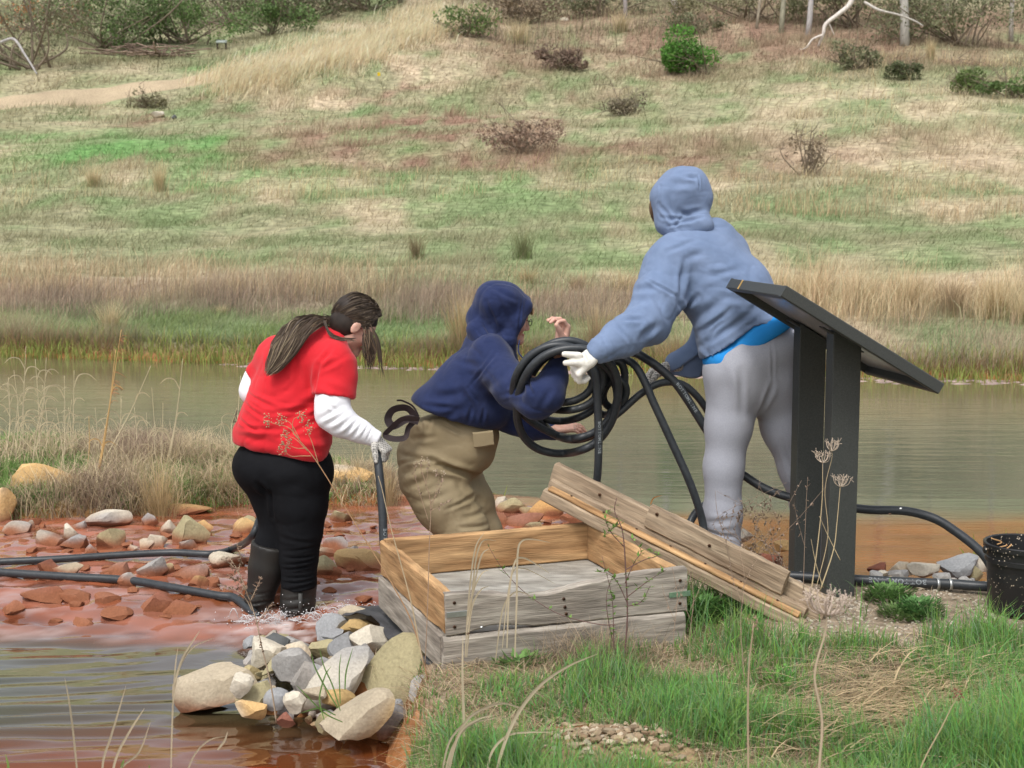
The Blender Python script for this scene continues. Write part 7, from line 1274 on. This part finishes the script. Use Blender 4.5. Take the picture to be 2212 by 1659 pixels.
def herb(x, y, n, r, col, label, name='green_herb', ls=.02, D=None, hh=.03):
    p = onz(x, y, 0); p[2] = float(height(p[0], p[1])[0]); o = empty(name, tuple(p), label, 'plant', 'low green herbs'); g = Geo()
    for k in range(n): a = rng.uniform(0, 6.28); q = p + np.array((math.cos(a), math.sin(a), 0)) * r * rng.random() ** .6; q[2] += rng.uniform(.0, hh); leafy(g, q, ls * rng.uniform(.6, 1.4), ls * .28, np.array(col) * rng.uniform(.6, 1.35), (math.cos(a), math.sin(a), rng.uniform(.1, 1.2)))
    g.build('leaves', M['leaf'], o)
herb(1920, 1300, 900, .10, (.13, .24, .07), 'feathery green plant at the foot of the sign post', hh=.05); herb(1985, 1330, 1000, .09, (.12, .25, .08), 'feathery green mat on the gravel right of the sign', hh=.06); herb(1945, 1335, 500, .08, (.15, .24, .08), 'smaller green mat between the post and the larger mat')
herb(1510, 1330, 900, .13, (.09, .19, .05), 'dark leafy herb between the box and the planks', ls=.028, hh=.07); herb(1610, 1575, 26, .05, (.15, .28, .08), 'broad leaved weed beside the earth mound', ls=.07, hh=.02); herb(1680, 1490, 150, .08, (.14, .30, .06), 'bright clover patch in the grass', ls=.02, hh=.06); herb(1120, 1440, 60, .07, (.15, .27, .08), 'leafy rosette under the box front', ls=.045); herb(2160, 1560, 60, .08, (.14, .27, .09), 'pale green herb at lower right', ls=.04, hh=.07)
# sedges at the right shore
for i, (x, h_) in enumerate([(2112, 70), (2128, 45), (2145, 55), (2170, 80), (2190, 60), (2206, 75), (2085, 40)]):
    p = onz(x, 1215, -.13); D = p[1]; bladeplant('shore_reed', ['short shoots left of the hose above the bucket', 'low shoots under the curving hose', 'shoots just right of the curving hose', 'tallest yellow green shoots by the bucket', 'shoots second from the right edge', 'shoots cut by the right edge', 'smallest shoots at the orange shallows'][i], [[(x, 1222), (x + rng.normal() * 3, 1200), (x + rng.normal() * 8, 1222 - h_)], [(x + 6, 1222), (x + 10, 1205), (x + 14 + rng.normal() * 6, 1222 - h_ * .6)], [(x - 5, 1222), (x - 8, 1205), (x - 8, 1222 - h_ * .5)]], D, .014, (.30, .34, .08), 'young shoots at the right shore')
bladeplant('shore_reed', 'two thin green shoots in the pond outlet behind the waders', [[(1062, 1100), (1058, 1080), (1062, 1066), (1075, 1068)], [(1082, 1095), (1088, 1075), (1096, 1048)]], 8.3, .012, (.3, .34, .1), 'young shoots at the right shore')
bladeplant('shore_reed', 'single reddish reed leaf near the plank at the pond edge', [[(1405, 1090), (1412, 1076), (1430, 1070)]], 7.4, .012, (.45, .2, .06), 'young shoots at the right shore')
# ------------------------------------------------------------------ splashing water round the boots and lips of white water
M['foam'] = pmat('white_water', (.42, .43, .45), (.7, .7, .7), rough=.15, spec=.6)
def splash(name, cx, cy, n, sx, sy, label, hz=.03, zf=None):
    g = Geo()
    for k in range(n // 5):
        x = cx + rng.normal() * sx; y = cy + rng.normal() * sy; z = float(wl(y)) + .006; a = rng.uniform(-.5, .5); L_ = rng.uniform(.012, .05); t = np.linspace(-1, 1, 6)
        p = np.stack([x + L_ * t * math.cos(a), y + L_ * t * math.sin(a) * .6, z + np.abs(rng.normal()) * hz * (1 - t ** 2)], -1); g.tube(p, (1 - t ** 2) * rng.uniform(.0008, .0022) + .0003, 5)
    for k in range(n): g.add(_pb[k % 8][0] * rng.uniform(.0012, .0035) + np.array((cx + rng.normal() * sx, cy + rng.normal() * sy, float(wl(cy)) + abs(rng.normal()) * hz * 1.3)), _pb[k % 8][1])
    tag(g.build(name, M['foam']), label, 'splash', None, 'stuff')
bw = onw(650, 1330); splash('splash', bw[0], bw[1] - .04, 200, .08, .045, 'white water churning round the front boot'); bw = onw(560, 1335); splash('splash', bw[0], bw[1] - .05, 110, .07, .04, 'white water splashing at the rear boot', .02)
bw = onw(775, 1318); splash('splash', bw[0], bw[1], 110, .08, .035, 'white water between the boots and the black sheet', .012)
